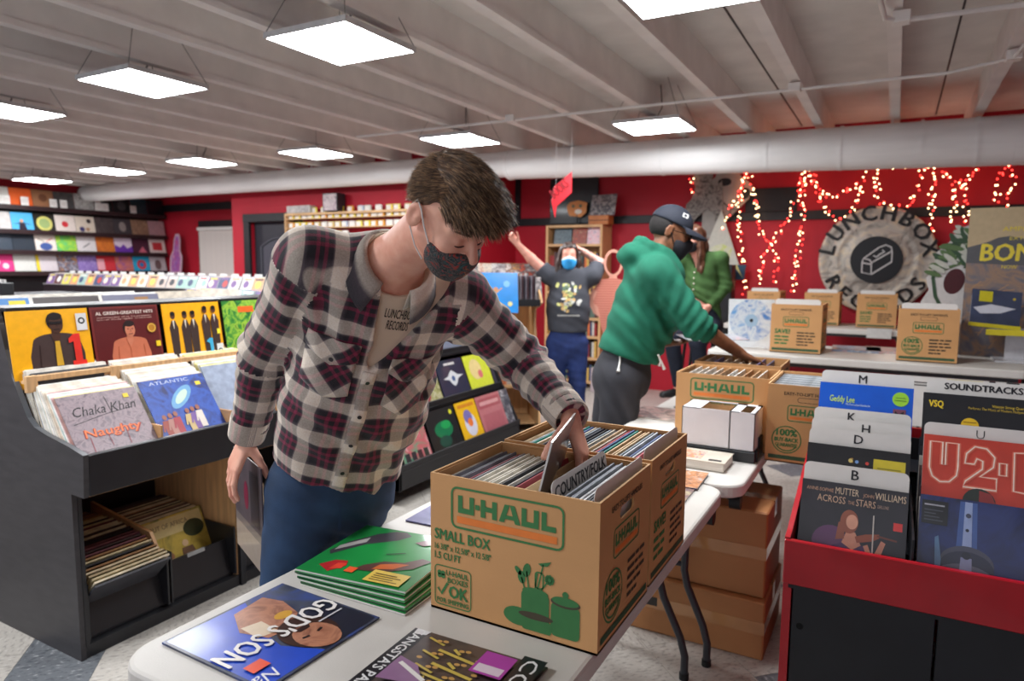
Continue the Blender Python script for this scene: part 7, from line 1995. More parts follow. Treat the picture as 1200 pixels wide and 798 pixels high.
# placket, buttons, chest pockets
PLO = B1
plen = 0.372
def uvP(k=0.0):
    return lambda x, y: (x + k, y)
pl = drape_l('placket', Sh, sub_grid(lambda u, v: (-0.017 + 0.034 * u, -plen * v), 3, 34), PLO, LL, sp, -FF, 0.003, M_plaid, shirt, uvfn=lambda x, y: (x * 0.6 + 0.086, y + 0.03))
solidify(pl, 0.002)
M_btn = mat('dark_button', (46, 40, 44), 0.3)
for i in range(4):
    b = MB().disc(0, -0.03 - 0.095 * i, 0.0058, 0, 0.0, 14)
    drape_l('button', Sh, b, PLO, LL, sp, -FF, 0.0062, M_btn, shirt)
for sx, rot in ((-0.098, 0.0), (0.108, 0.0)):
    oy = 0.055 if sx < 0 else 0.035
    pk = drape_l('pocket', Sh, sub_grid(lambda u, v: (sx - 0.058 + 0.116 * u, oy - 0.13 * v - (0.022 * (1 - abs(2 * u - 1)) * v)), 14, 14), PLO, LL, sp, -FF, 0.0035, M_plaid, shirt, uvfn=lambda x, y: ((x + y) * 0.707, (y - x) * 0.707 + 0.03))
    solidify(pk, 0.002)
    fl = drape_l('pocket_flap', Sh, sub_grid(lambda u, v: (sx - 0.062 + 0.124 * u, oy + 0.012 - v * (0.045 + 0.028 * (1 - abs(2 * u - 1)))), 14, 8), PLO, LL, sp, -FF, 0.007, M_plaid, shirt, uvfn=lambda x, y: ((x + y) * 0.707 + 0.05, (y - x) * 0.707 + 0.02))
    solidify(fl, 0.0025)
    drape_l('button', Sh, MB().disc(sx, oy - 0.045, 0.0055, 0, 0.0, 14), PLO, LL, sp, -FF, 0.0105, M_btn, shirt)
# cuffs
for E_, W_ in ((RE, RW), (LE, LW)):
    ax = nrm(W_ - E_)
    e1 = nrm(FF - ax * (FF @ ax)); e2 = np.cross(ax, e1)
    n = 26
    v, f = [], []
    prof = [(-0.055, 0.0525), (-0.05, 0.056), (-0.005, 0.0535), (0.010, 0.0525), (0.016, 0.050), (0.013, 0.046), (-0.03, 0.043)]
    for q, r in prof:
        for j in range(n):
            a = 2 * PI * j / n
            v.append(W_ + ax * q + (e1 * math.cos(a) + e2 * math.sin(a)) * r * 0.97 - ORG)
    for i in range(len(prof) - 1):
        for j in range(n):
            f.append((i * n + j, i * n + (j + 1) % n, (i + 1) * n + (j + 1) % n, (i + 1) * n + j))
    o = MB().add([tuple(p) for p in v], f, 0, True).build('cuff', M_plaid, shirt)
    l = o.data.uv_layers.new(name='UVMap')
    uvv = []
    for lp in o.data.loops:
        i, j = divmod(lp.vertex_index, n)
        uvv += [0.052 * 2 * PI * j / n, 0.015 + prof[i][0] * 0.25]
    l.data.foreach_set('uv', uvv)
# collar: a stand round the neck and two leaves along the opening
na = nrm(HC - NB)
cu = nrm(sp * 0.5 + na * 0.6)
cf = nrm(FF - cu * (FF @ cu)); cl = np.cross(cu, cf)
CC0 = NC - cu * 0.012 + FF * 0.008
n = 34
v, f, uvs = [], [], []
for i in range(n + 1):
    t = i / n
    a = math.radians(24 + (360 - 48) * t)       # from the front, round the back, to the front
    dirv = cf * math.cos(a) + cl * math.sin(a)
    fr = max(0.0, math.cos(a)) ** 1.0
    base = CC0 + dirv * np.array(0.096) + cu * (-0.012 - 0.045 * fr)
    top = CC0 + dirv * 0.084 + cu * (0.030 - 0.030 * fr)
    fold = CC0 + dirv * 0.094 + cu * (0.030 - 0.034 * fr)
    leaf = CC0 + dirv * (0.116 + 0.012 * fr) + cu * (-0.016 - 0.062 * fr ** 1.6) + cl * (0.012 * fr * (1 if math.sin(a) > 0 else -1))
    for k, p in enumerate((base, top, fold, leaf)):
        v.append(p - ORG); uvs.append((0.074 + 0.024 * t + 0.010 * k, 0.003 + 0.012 * k))
for i in range(n):
    for k in range(3):
        f.append((i * 4 + k, i * 4 + k + 1, (i + 1) * 4 + k + 1, (i + 1) * 4 + k))
o = MB().add([tuple(p) for p in v], f, 0, True).build('collar', M_plaid, shirt)
l = o.data.uv_layers.new(name='UVMap')
l.data.foreach_set('uv', [c for lp in o.data.loops for c in uvs[lp.vertex_index]])
solidify(o, 0.003)
# lettering on the t-shirt
b = MB()
b.text('LUNCHBOX', 0, 0.0, 0.024, 0, 0, w=0.078, bold=0.005, align='c')
b.text('RECORDS', 0.0, -0.031, 0.024, 0, 0, w=0.056, bold=0.005, align='c')
drape_l('shirt_lettering', T, b, B1 + sp * 0.150 + LL * 0.040, LL, sp, -FF, 0.002, ink((60, 50, 48), 0.8), tee)
# jeans
J = Solid()
KR, KL = V3(-1.445, 1.305, 0.50), V3(-1.520, 1.580, 0.50)
AR, AL = V3(-1.47, 1.27, 0.09), V3(-1.53, 1.60, 0.09)
hr, hl_ = P0 - LL * 0.092 - V3(0.0, 0, 0.05), P0 + LL * 0.092 - V3(0.025, 0, 0.05)
J.cap(P0 + V3(0, 0, 0.07), P0 - V3(0, 0, 0.03), 0.160, 0.172, 0.05, (FF, 0.74))
J.chain([hr, KR, AR], [0.102, 0.075, 0.064], 0.04).chain([hl_, KL, AL], [0.102, 0.075, 0.064], 0.02)
J.half(P0 + sp * 0.09, sp, 0.004)
J.disp = lambda P: folds(P, [(KR, (0, 0.2, 1), 0.05, 0.005, 0.13, 1.2), (KL, (0, 0.2, 1), 0.05, 0.005, 0.13, 1.2), (P0 - V3(0, 0, 0.12), (0.3, 0.5, 1), 0.06, 0.006, 0.15, 1.0), (AR, (0, 0, 1), 0.045, 0.006, 0.12, 1.0)]) + cloth_noise(P, 0.003)
jeans = solid_object('jeans', J, (-1.75, 1.05, 0.03), (-1.10, 1.80, 1.05), 0.008, M_jean, man, origin=ORG)
drape_l('fly_seam', J, sub_grid(lambda u, v: (-0.004 + 0.008 * u, -0.02 - 0.15 * v), 1, 20), P0 + V3(0, 0, 0.03), LL, (0, 0, 1), -FF, 0.0025, mat('denim_seam', (30, 52, 84), 0.8), jeans)
for A_ in (AR, AL):
    Bt = Solid()
    Bt.cap(A_ + V3(-0.03, 0, -0.045), A_ + V3(0.15, -0.05, -0.055), 0.045, 0.040, 0.02).cap(A_ + V3(0, 0, 0.02), A_ + V3(0, 0, -0.03), 0.048, 0.05, 0.02).half((0, 0, 0.003), (0, 0, -1), 0.003)
    solid_object('shoe', Bt, A_ + V3(-0.12, -0.15, -0.10), A_ + V3(0.26, 0.12, 0.10), 0.01, mat('grey_shoe', (60, 58, 60), 0.6), man, origin=ORG)
# face mask: a shell over nose, mouth and chin
Mk = Solid()
q = np.stack([hf, hl, hu])
sc = 0.97
Mk.ell(HX(0.036, 0, -0.048), V3(0.079, 0.0685, 0.074) * sc, q, 0.02).ell(HX(0.093, 0, -0.040), V3(0.027, 0.026, 0.032) * sc, q, 0.03).ell(HX(0.066, 0, -0.092), V3(0.038, 0.040, 0.034) * sc, q, 0.03)
def mcut(P):
    r = (P - HC) @ q.T / sc
    top = r[:, 2] - (-0.019 - 0.22 * np.maximum(0, 0.11 - r[:, 0]))
    bot = -(r[:, 2] + 0.118 - 0.25 * np.maximum(0, 0.09 - r[:, 0]))
    back = -(r[:, 0] - 0.036)
    return np.maximum(np.maximum(top, bot), back)
Mk.fn(mcut, 0.003, 'i')
M_mask = photo_print('floral_dark_cotton', [(24, 24, 28), (54, 90, 92), (28, 28, 32), (96, 88, 84), (28, 26, 30), (60, 74, 76), (156, 52, 40), (40, 34, 38), (206, 150, 104)], 30, rough=0.85, coat=0, dist=2.5)
mask = solid_object('face_mask', Mk, HC - 0.2, HC + 0.2, 0.0042, M_mask, man, origin=ORG)
for s in (-1, 1):
    b = MB(TO)
    e = HX(-0.012, s * 0.090, 0.030)
    e2 = HX(-0.034, s * 0.084, 0.005)
    e3 = HX(-0.014, s * 0.086, -0.035)
    b.tube([HX(0.042, s * 0.068, -0.038), HX(0.016, s * 0.081, -0.004), HX(-0.004, s * 0.088, 0.024), HX(-0.026, s * 0.086, 0.030), HX(-0.040, s * 0.083, 0.0), HX(-0.024, s * 0.080, -0.040), HX(0.012, s * 0.073, -0.072), HX(0.040, s * 0.062, -0.090)], 0.0019, 6)
    b.build('ear_loop', mat('white_elastic', (220, 214, 208), 0.7), mask)
# lowered lashes
for s in (-1, 1):
    MB(TO).tube([HX(0.0905 - 0.010 * u * u, s * (0.017 + 0.028 * u), -0.003 - 0.004 * math.sin(PI * u)) for u in (0, 0.25, 0.5, 0.75, 1)], [0.0012, 0.0018, 0.002, 0.0018, 0.001], 6).build('lash_line', mat('lash_dark', (60, 40, 34), 0.6), man)
    MB(TO).tube([HX(0.096 - 0.022 * u * u, s * (0.016 + 0.038 * u), 0.031 + 0.004 * math.sin(PI * u)) for u in (0, 0.25, 0.5, 0.75, 1)], [0.002, 0.0034, 0.0034, 0.0026, 0.001], 6).build('eyebrow', mat('brow_brown', (116, 78, 56), 0.7), man)
# hair: clipped sides, a long top swept over the brow
M_hair = mat('hair_brown', (104, 78, 58), 0.45, col2=(64, 46, 34), vs=60)
M_hair2 = mat('hair_fair_tip', (184, 146, 108), 0.45, col2=(128, 98, 72), vs=60)
def scalp(n, cond):
    out = []
    while len(out) < n:
        g = rng.normal(size=3); g /= np.linalg.norm(g)
        if cond(g):
            out.append(g)
    G = np.array(out)
    R0 = V3(0.098, 0.078, 0.093) * sc
    P = HX(-0.010, 0, 0.032) + (G * R0) @ np.stack([hf, hl, hu])
    N = (G / R0) @ np.stack([hf, hl, hu]); N /= np.linalg.norm(N, axis=1)[:, None]
    return G, P, N
cap_ = Solid()
cap_.ell(HX(-0.012, 0, 0.034), V3(0.102, 0.0815, 0.098) * sc, q, 0.01)
cap_.ell(HX(0.026, 0, 0.080), V3(0.066, 0.066, 0.042) * sc, q, 0.03).ell(HX(0.060, 0.004, 0.068), V3(0.034, 0.056, 0.026) * sc, q, 0.03)
import copy
cap0 = Solid(); cap0.ops = list(cap_.ops)
def hairline(P):
    r = (P - HC) @ q.T / sc
    front = r[:, 0] - 0.060 - 2.2 * np.maximum(0, r[:, 2] - 0.050)
    side = -(r[:, 2] - (0.058 if False else 0.0) - np.clip((r[:, 0] + 0.035) * 1.15, -0.085, 0.062))
    return np.maximum(front, side)
cap_.fn(hairline, 0.006, 'i')
cap_.disp = lambda P: 0.0022 * np.sin(P @ (hl * 260 + hu * 60) + 2 * np.sin(P @ hf * 60)) 
solid_object('hair', cap_, HC - 0.25, HC + 0.25, 0.0045, M_hair, man, origin=ORG, smooth=0)
def strands(nm, n, cond, dirf, ln, rad, m, grav, curl=0.05, lift=0.0):
    G, P, N = scalp(n, cond)
    P = P + N * 0.05
    for _ in range(14):
        P = P - N * cap0.d(P)[:, None] * 0.8
    D = dirf(G, N)
    o = hair_strands(nm, P + N * lift, D, rng.uniform(0.7, 1.15, n) * ln, rad, m, man, grav=grav, curl=curl)
    o.location = -Vector(ORG)
    stuff(o)
short = lambda g: g[2] > -0.35 + 1.0 * (g[0] + 0.45) * (g[0] > -0.45) and g[2] < 0.70 and g[0] < 0.62
strands('hair_side_lock', 4200, short, lambda G, N: N * 0.55 - hu * 0.7 - hf * 0.35, 0.016, 0.0008, M_hair, 0.1, 0.06, 0.001)
strands('hair_side_tip', 1500, short, lambda G, N: N * 0.6 - hu * 0.6 - hf * 0.35, 0.018, 0.0007, M_hair2, 0.1, 0.06, 0.002)
topc = lambda g: g[2] > 0.40
sweep = lambda G, N: N * 0.30 + hf * (0.75 + 0.5 * G[:, :1]) - hl * 0.10 * np.sign(G[:, 1:2] + 0.2) + hl * 0.15
strands('hair_top_lock', 4200, topc, sweep, 0.044, 0.0013, M_hair, 0.35, 0.06)
strands('hair_top_tip', 1500, topc, sweep, 0.050, 0.0011, M_hair2, 0.4, 0.07)
fr = lambda g: g[2] > 0.22 and g[0] > 0.35
strands('hair_fringe_lock', 1500, fr, lambda G, N: N * 0.25 + hf * 1.0 + hu * 0.15 + hl * 0.1 - hu * 0.35, 0.034, 0.0014, M_hair, 0.9, 0.05)
strands('hair_fringe_tip', 700, fr, lambda G, N: N * 0.3 + hf * 1.05 + hu * 0.2 + hl * 0.12 - hu * 0.35, 0.038, 0.0012, M_hair2, 0.9, 0.06)

# records in his hands
top_mid = V3(-1.657, 1.368, 0.950)
hd = nrm((-0.894, 0.447, 0.0))
o = sleeve('record_sleeve', photo_print('held_cover', [(60, 54, 60), (90, 80, 86), (70, 60, 66)], 4), art=[('r', (176, 160, 146), 0.0, 1.0, 0.0, 0.28), ('r', (130, 120, 116), 0, 1, 0.28, 0.36), ('c', (140, 46, 74), 0.45, 0.62, 0.08, 0.14), ('r', (60, 56, 62), 0.60, 0.9, 0.4, 0.9)], at=frame((-1.652, 1.366, 0.642), (0.894, -0.440, 0.02), (0.03, -0.02, 1.0)), coat=0.9)  # pale bottom bands paint the reflection on the wrap into the cover
tag(o, 'dark wrapped record held upright beside the jeans of the man in plaid', 'record')
tag(sleeve('record_sleeve', (150, 148, 146), 0.302, 0.302, at=frame((-0.705, 1.392, 0.872), (-0.25, 0.968, 0), (0.22, 0.06, 0.975)), edge=(214, 212, 208)), 'grey record sleeve being lifted out of the corner box by the hand in plaid', 'record')
# ------------------------------------------------------------------ the man in the green hoodie
ORG = V3(-1.18, 3.44, 0)
TO = Matrix.Translation(-Vector(ORG))
gm = empty('person', ORG, 'person in a green hoodie, black cap and black mask, reaching into a box', 'person')
M_sk2 = skin_mat('skin_brown', (134, 88, 62), (112, 72, 50))
M_hood = mat('green_fleece', (20, 98, 76), 0.9, var=0.10, vs=10, bump=0.08, bs=300)
M_track = mat('charcoal_fleece', (42, 42, 48), 0.85, var=0.08, vs=9, bump=0.05, bs=260)
fd = V3(0.874, 0.485, 0.0); ld = V3(-0.485, 0.874, 0.0); ud = V3(0, 0, 1)
HP = V3(-1.245, 3.495, 1.00)
RSg, LSg = V3(-1.045, 3.395, 1.485), V3(-1.165, 3.705, 1.500)
REg, RWg = V3(-0.845, 3.425, 1.245), V3(-0.668, 3.600, 1.098)
LEg, LWg = V3(-1.235, 3.700, 1.215), V3(-1.085, 3.650, 1.120)
NBg = V3(-1.115, 3.545, 1.560)
HCg = V3(-1.050, 3.603, 1.710)
HFg = nrm(fd * 0.93 - ud * 0.34 - ld * 0.10)
spg = nrm((RSg + LSg) / 2 - HP); LLg = nrm(LSg - RSg); LLg = nrm(LLg - spg * (LLg @ spg)); FFg = np.cross(LLg, spg)
CSg = (RSg + LSg) / 2
S = Solid()
S.cap(HP, CSg - spg * 0.1, 0.12, 0.13, 0.05, (FFg, 0.7)).cap(RSg, LSg, 0.05, 0.05, 0.05).cap(CSg, NBg, 0.08, 0.066, 0.05).cap(NBg, HCg - ud * 0.04 - fd * 0.01, 0.062, 0.06, 0.04)
S.cap(RSg, REg, 0.050, 0.044, 0.02).cap(REg, RWg, 0.045, 0.028, 0.02).cap(LSg, LEg, 0.05, 0.044, 0.02).cap(LEg, LWg, 0.043, 0.028, 0.02)
gf, gl, gu, GX = head(S, HCg, HFg, ud + fd * 0.2, 1.05)
hand(S, RWg + nrm(RWg - REg) * 0.008, (0.80, 0.50, -0.42), (0.25, 0.15, -0.95), 1, (0.30, 0.26, 0.32, 0.40), 1.05, (0.75, 0.55, 0.25), 0.3, 0.10, 0.4)
hand(S, LWg + nrm(LWg - LEg) * 0.008, (0.86, 0.40, 0.12), (-0.1, -0.2, 0.95), -1, (0.30, 0.30, 0.35, 0.4), 1.0, (0.7, 0.5, 0.6), 0.4, 0.06, 0.3)
solid_object('body', S, (-1.5, 3.15, 0.85), (-0.35, 4.0, 1.9), 0.0075, M_sk2, gm, origin=ORG)
H = Solid()
H.cap(HP + V3(0, 0, 0.03), HP + spg * 0.28 + fd * 0.02, 0.188, 0.196, 0.08, (FFg, 0.86)).cap(HP + spg * 0.28 + fd * 0.02, CSg - spg * 0.06, 0.196, 0.19, 0.06, (FFg, 0.84)).cap(RSg, LSg, 0.094, 0.094, 0.07)
H.cap(CSg, NBg, 0.115, 0.092, 0.06)
H.cap(RSg, REg, 0.094, 0.074, 0.04).cap(REg, REg + (RWg - REg) * 0.22, 0.074, 0.056, 0.02).cap(LSg, LEg, 0.092, 0.072, 0.04).cap(LEg, LEg + (LWg - LEg) * 0.5, 0.07, 0.055, 0.02)
# hood lying on the back, and its rolled edge
H.ell(NBg - fd * 0.100 + ud * 0.030, (0.095, 0.120, 0.070), np.stack([fd, ld, ud]), 0.04)
for i in range(9):
    a0_, a1_ = math.radians(40 + 35 * i), math.radians(75 + 35 * i)
    if i < 8:
        H.cap(NBg + ud * (0.055 - 0.05 * math.cos(a0_)) + (fd * math.cos(a0_) + ld * math.sin(a0_)) * 0.082, NBg + ud * (0.055 - 0.05 * math.cos(a1_)) + (fd * math.cos(a1_) + ld * math.sin(a1_)) * 0.082, 0.026, 0.026, 0.02)
H.half(HP - ud * 0.02 + fd * 0.0, -(ud * 0.94 + fd * 0.36), 0.01) if False else None
def ghem(P):
    q = P - HP
    arm = np.minimum(seg_t(P, REg, RWg)[0], seg_t(P, LEg, LWg)[0]) - 0.09
    return np.minimum(-(q @ ud + 0.30 * (q @ fd) - 0.055), arm)
H.fn(ghem, 0.012, 'i')
H.disp = lambda P: folds(P, [(HP + spg * 0.18 + fd * 0.08, nrm(spg + fd * 0.5), 0.075, 0.011, 0.2, 1.0), (HP + spg * 0.3 - ld * 0.15 + fd * 0.05, nrm(spg * 0.7 + fd * 0.9), 0.085, 0.009, 0.2, 0.9), (REg, nrm(RWg - RSg), 0.05, 0.009, 0.12, 1.1), ((RSg + REg) / 2, nrm(REg - RSg + fd * 0.4), 0.07, 0.007, 0.13, 1.0), (CSg - fd * 0.1, nrm(fd + ud), 0.11, 0.006, 0.2, 0.8)]) + cloth_noise(P, 0.004)
hood = solid_object('hoodie', H, (-1.55, 3.1, 0.85), (-0.6, 4.05, 1.75), 0.009, M_hood, gm, origin=ORG)
# ribbed hem band
PT = Solid()
PT.cap(HP + V3(0, 0, 0.02), HP - V3(0, 0, 0.06), 0.168, 0.180, 0.05, (FFg, 0.80))
for s in (-1, 1):
    hj = HP + ld * 0.095 * s - ud * 0.06 - fd * 0.025
    PT.chain([hj, HP + ld * 0.12 * s - ud * 0.50 - fd * 0.07, HP + ld * 0.13 * s - ud * 0.92 - fd * 0.09], [0.115, 0.088, 0.062], 0.03)
PT.ell(HP - fd * 0.05 - ud * 0.07, (0.12, 0.15, 0.12), np.stack([fd, ld, ud]), 0.05)
PT.disp = lambda P: folds(P, [(HP - ud * 0.5, (0, 0.3, 1), 0.07, 0.007, 0.2, 1.0), (HP - ud * 0.2 - ld * 0.1, nrm(fd * 1.0 + ud * 0.4), 0.09, 0.006, 0.2, 1.0)]) + cloth_noise(P, 0.004)
PT.half(HP + ud * 0.12, ud, 0.005)
tro = solid_object('trousers', PT, (-1.6, 3.05, 0.03), (-0.8, 3.9, 1.15), 0.011, M_track, gm, origin=ORG)
def cord(nm, start, pts, par):
    b = MB()
    P_ = march(start, np.array(pts, float), np.array([-0.27, 0.95, -0.1]), 40) + np.array([0.27, -0.95, 0.1]) * 0.006
    b.tube([tuple(p - ORG) for p in P_], [0.0045] * (len(pts) - 1) + [0.009], 8)
    return b.build(nm, mat('white_cord', (214, 214, 210), 0.6), par)
cord('zip_pull', PT, [V3(-1.165, 3.157, 1.115), V3(-1.160, 3.157, 1.07), V3(-1.162, 3.15, 1.04), V3(-1.162, 3.145, 1.015)], tro)
MB(TO).tube([(-1.020, 3.36, 1.09), (-1.005, 3.38, 1.05), (-0.995, 3.39, 1.015)], [0.004, 0.004, 0.009], 8).tube([(-1.022, 3.37, 1.09), (-1.015, 3.39, 1.05), (-1.02, 3.39, 1.03)], [0.004, 0.004, 0.008], 8).build('drawstring', mat('white_cord', (214, 214, 210)), hood)
for s in (-1, 1):
    A_ = HP + ld * 0.13 * s - ud * 0.93 - fd * 0.09
    Bt = Solid()
    Bt.cap(A_ - fd * 0.04 - ud * 0.02, A_ + fd * 0.17 - ud * 0.025, 0.048, 0.042, 0.02).cap(A_ + ud * 0.03, A_, 0.05, 0.055, 0.02).half((0, 0, 0.003), (0, 0, -1), 0.003)
    solid_object('shoe', Bt, A_ - 0.18, A_ + 0.28, 0.012, mat('black_shoe', (30, 30, 32), 0.5), gm, origin=ORG)
qg = np.stack([gf, gl, gu])
def mask_solid(C, X, q, sc, top=-0.004, back=0.018):
    m = Solid()
    m.ell(X(0.036, 0, -0.048), V3(0.079, 0.0685, 0.074) * sc, q, 0.02).ell(X(0.100, 0, -0.030), V3(0.030, 0.026, 0.034) * sc, q, 0.03).ell(X(0.066, 0, -0.092), V3(0.038, 0.040, 0.034) * sc, q, 0.03)
    def cut(P):
        r = (P - C) @ q.T / sc
        return np.maximum(np.maximum(r[:, 2] - (top - 0.30 * np.maximum(0, 0.11 - r[:, 0])), -(r[:, 2] + 0.118 - 0.25 * np.maximum(0, 0.09 - r[:, 0]))), -(r[:, 0] - back))
    m.fn(cut, 0.003)
    return m
gmk = mask_solid(HCg, GX, qg, 1.07)
mk = solid_object('face_mask', gmk, HCg - 0.2, HCg + 0.2, 0.006, mat('black_cotton', (36, 36, 42), 0.9, var=0.08), gm, origin=ORG)
for s in (-1, 1):
    MB(TO).tube([GX(0.03, s * 0.072, -0.05), GX(0.0, s * 0.086, -0.01), GX(-0.03, s * 0.088, 0.01)], 0.0028, 6).build('ear_loop', mat('black_elastic', (24, 24, 26), 0.7), mk)
cp = Solid()
cp.ell(GX(-0.008, 0, 0.040), V3(0.108, 0.088, 0.098) * 1.05, qg, 0.01)
cp.half(GX(0, 0, 0.040), -gu - gf * 0.10, 0.004)
cap_o = solid_object('cap', cp, HCg - 0.25, HCg + 0.25, 0.007, mat('navy_cap', (34, 38, 50), 0.8, var=0.1, bump=0.05, bs=300), gm, origin=ORG)
v, f = [], []
for i in range(13):
    a = math.radians(-68 + 136 * i / 12)
    for r, dz in ((0.092, 0.046), (0.135, 0.044), (0.178, 0.030)):
        fx = r * math.cos(a) * (1.0 if r < 0.1 else 1.05); sx = min(1.0, 0.086 / r * (1 + (r - 0.092) * 2.2)) * r * math.sin(a)
        for h_ in (0, -0.005):
            v.append(GX(fx, sx, dz - 0.020 * abs(math.sin(a)) * (r - 0.08) * 8 + h_) - ORG)
for i in range(12):
    for k in range(2):
        p = i * 6 + k * 2
        f += [(p, p + 2, p + 8, p + 6), (p + 1, p + 7, p + 9, p + 3)]
    f.append((i * 6 + 4, i * 6 + 5, i * 6 + 11, i * 6 + 10))
MB().add([tuple(p) for p in v], f, 0, True).build('brim', mat('navy_cap', (34, 38, 50)), cap_o)
lm = MB(); lm.rrect(-0.016, 0.016, -0.012, 0.012, 0.004, 0, 0).rrect(-0.008, 0.006, -0.006, 0.006, 0.002, 1, 0.001)
Vl = np.array(lm.V); Pl = GX(0.035, 0, 0.095) + np.outer(Vl[:, 0], gf) + np.outer(Vl[:, 1], gu) - gl * 0.25
Pl = march(cp, Pl, gl, 40) - gl * (0.002 + Vl[:, 2:3])
lm.V = [tuple(p - ORG) for p in Pl]
lm.build('cap_badge', [ink((206, 206, 206)), ink((40, 44, 54))], cap_o)
b = MB(TO)
for s in (-1, 1):
    c = [GX(0.100 + 0.0 * k, s * (0.034 + 0.024 * math.cos(2 * PI * k / 12)), 0.004 + 0.020 * math.sin(2 * PI * k / 12)) for k in range(13)]
    b.tube(c, 0.0022, 6)
    b.tube([GX(0.098, s * 0.060, 0.010), GX(0.05, s * 0.080, 0.010), GX(-0.01, s * 0.086, 0.006)], 0.002, 6)
b.tube([GX(0.106, -0.010, 0.008), GX(0.112, 0, 0.010), GX(0.106, 0.010, 0.008)], 0.002, 6)
b.build('glasses', mat('black_frame', (18, 18, 20), 0.25), gm)
hr_ = Solid(); hr_.ell(GX(-0.022, 0, 0.020), V3(0.092, 0.081, 0.08) * 1.05, qg, 0.01).half(GX(0.01, 0, 0), gf, 0.004).half(GX(0, 0, -0.035), -gu, 0.004)
solid_object('hair', hr_, HCg - 0.2, HCg + 0.2, 0.007, mat('black_hair', (24, 20, 20), 0.8, bump=0.3, bs=200), gm, origin=ORG)
# the sleeve he holds level and the small player under it
tag(sleeve('record_sleeve', photo_print('held_pale_cover', [(150, 160, 180), (190, 196, 206), (110, 120, 140)], 5), art=[], at=frame((-0.985, 3.665, 1.155), (0.46, -0.89, 0.0), (0.86, 0.46, 0.02)), coat=0.8, edge=(200, 206, 214)), 'pale record sleeve held level in the far hand of the person in the green hoodie', 'record')

# ------------------------------------------------------------------ the woman stretching before the bookcase
ORG = V3(-2.60, 5.72, 0)
TO = Matrix.Translation(-Vector(ORG))
wm1 = empty('person', ORG, 'person in a grey printed t-shirt and blue mask, both arms stretched up, by the bookcase', 'person')
M_sk3 = skin_mat('skin_rosy', (222, 160, 140), (206, 140, 122))
M_slate = mat('slate_jersey', (66, 68, 76), 0.85, var=0.10, vs=9)
fw = nrm((0.46, -0.89, 0)); lw = np.cross(ud, fw)        # facing the camera
HPw = V3(-2.595, 5.735, 0.90)
RSw, LSw = V3(-2.775, 5.700, 1.445), V3(-2.425, 5.880, 1.440)
REw, RWw = V3(-2.925, 5.635, 1.595), V3(-3.040, 5.585, 1.725)
LEw, LWw = V3(-2.405, 6.030, 1.560), V3(-2.560, 5.955, 1.675)
NBw = V3(-2.605, 5.790, 1.50)
HCw = V3(-2.612, 5.775, 1.615)
CSw = (RSw + LSw) / 2
S = Solid()
S.cap(HPw, CSw - ud * 0.1, 0.145, 0.13, 0.05, (fw, 0.75)).cap(RSw, LSw, 0.05, 0.05, 0.05).cap(CSw, NBw, 0.07, 0.06, 0.04).cap(NBw, HCw - ud * 0.03, 0.058, 0.056, 0.03)
S.cap(RSw, REw, 0.052, 0.046, 0.03).cap(REw, RWw, 0.045, 0.028, 0.02).cap(LSw, LEw, 0.054, 0.046, 0.03).cap(LEw, LWw, 0.045, 0.028, 0.02)
wf, wl, wu, WX = head(S, HCw, fw + ud * 0.02, ud, 0.97)
hand(S, RWw, RWw - REw + V3(0.0, 0, 0.02), V3(0.5, -0.3, -0.3), 1, (1.0, 1.05, 1.1, 1.1), 0.92, (0.6, 0.5, 0.5), 0.8, 0.0, 0.9)
hand(S, LWw, LWw - LEw, fw * -0.2 - ud, -1, (0.8, 0.8, 0.85, 0.9), 0.92, (0.7, 0.5, 0.4), 0.5, 0.0, 0.7)
M_tat = photo_print('inked_skin', [(214, 158, 140), (214, 158, 140), (150, 120, 120), (222, 170, 150)], 26, rough=0.5, coat=0, dist=2)
solid_object('body', S, (-3.25, 5.4, 0.75), (-2.2, 6.2, 1.85), 0.010, [M_sk3, M_tat], wm1, mif=lambda C: (seg_t(C, LEw, LWw)[0] < 0.06) & (C[:, 0] > -2.57), origin=ORG)
TS_ = Solid()
TS_.cap(HPw + ud * 0.07, HPw + ud * 0.25, 0.186, 0.182, 0.06, (fw, 0.78)).cap(HPw + ud * 0.25, CSw - ud * 0.08, 0.182, 0.175, 0.06, (fw, 0.75)).cap(RSw, LSw, 0.072, 0.072, 0.06)
TS_.cap(RSw, RSw + (REw - RSw) * 0.35, 0.082, 0.078, 0.03).cap(LSw, LSw + (LEw - LSw) * 0.5, 0.086, 0.080, 0.03).cap(CSw, NBw, 0.09, 0.07, 0.04)
TS_.half(RSw + (REw - RSw) * 0.45, REw - RSw, 0.006).half(HPw + ud * 0.035, -ud, 0.006)
TS_.ell(NBw + ud * 0.01, (0.075, 0.09, 0.05), np.stack([fw, lw, ud]), 0.005, 'd')
TS_.disp = lambda P: folds(P, [(HPw + ud * 0.25, nrm(ud + lw * 0.4), 0.09, 0.006, 0.2, 1.0)]) + cloth_noise(P, 0.004)
tsh = solid_object('t_shirt', TS_, (-3.1, 5.4, 0.85), (-2.2, 6.2, 1.65), 0.011, M_slate, wm1, origin=ORG)
pm = MB()
for i in range(60):
    x, y = rng.normal(0.0, 0.055), rng.normal(0.0, 0.075)
    if abs(x) > 0.105 or abs(y) > 0.14:
        continue
    pm.disc(x, y, rng.uniform(0.010, 0.026), i % 4, 0.0004 * i * 0.1, 9, rng.uniform(0.008, 0.02), rng.uniform(0, 3))
for k in range(12):
    pm.rect(-0.10 + 0.017 * k, -0.088 + 0.017 * k, -0.185, -0.172, 1, 0.001)
Vp = np.array(pm.V); Pp = HPw + ud * 0.37 + np.outer(Vp[:, 0], lw) + np.outer(Vp[:, 1], ud) + fw * 0.4
Pp = march(TS_, Pp, -fw, 40) + fw * (0.003 + Vp[:, 2:3]); pm.V = [tuple(p - ORG) for p in Pp]
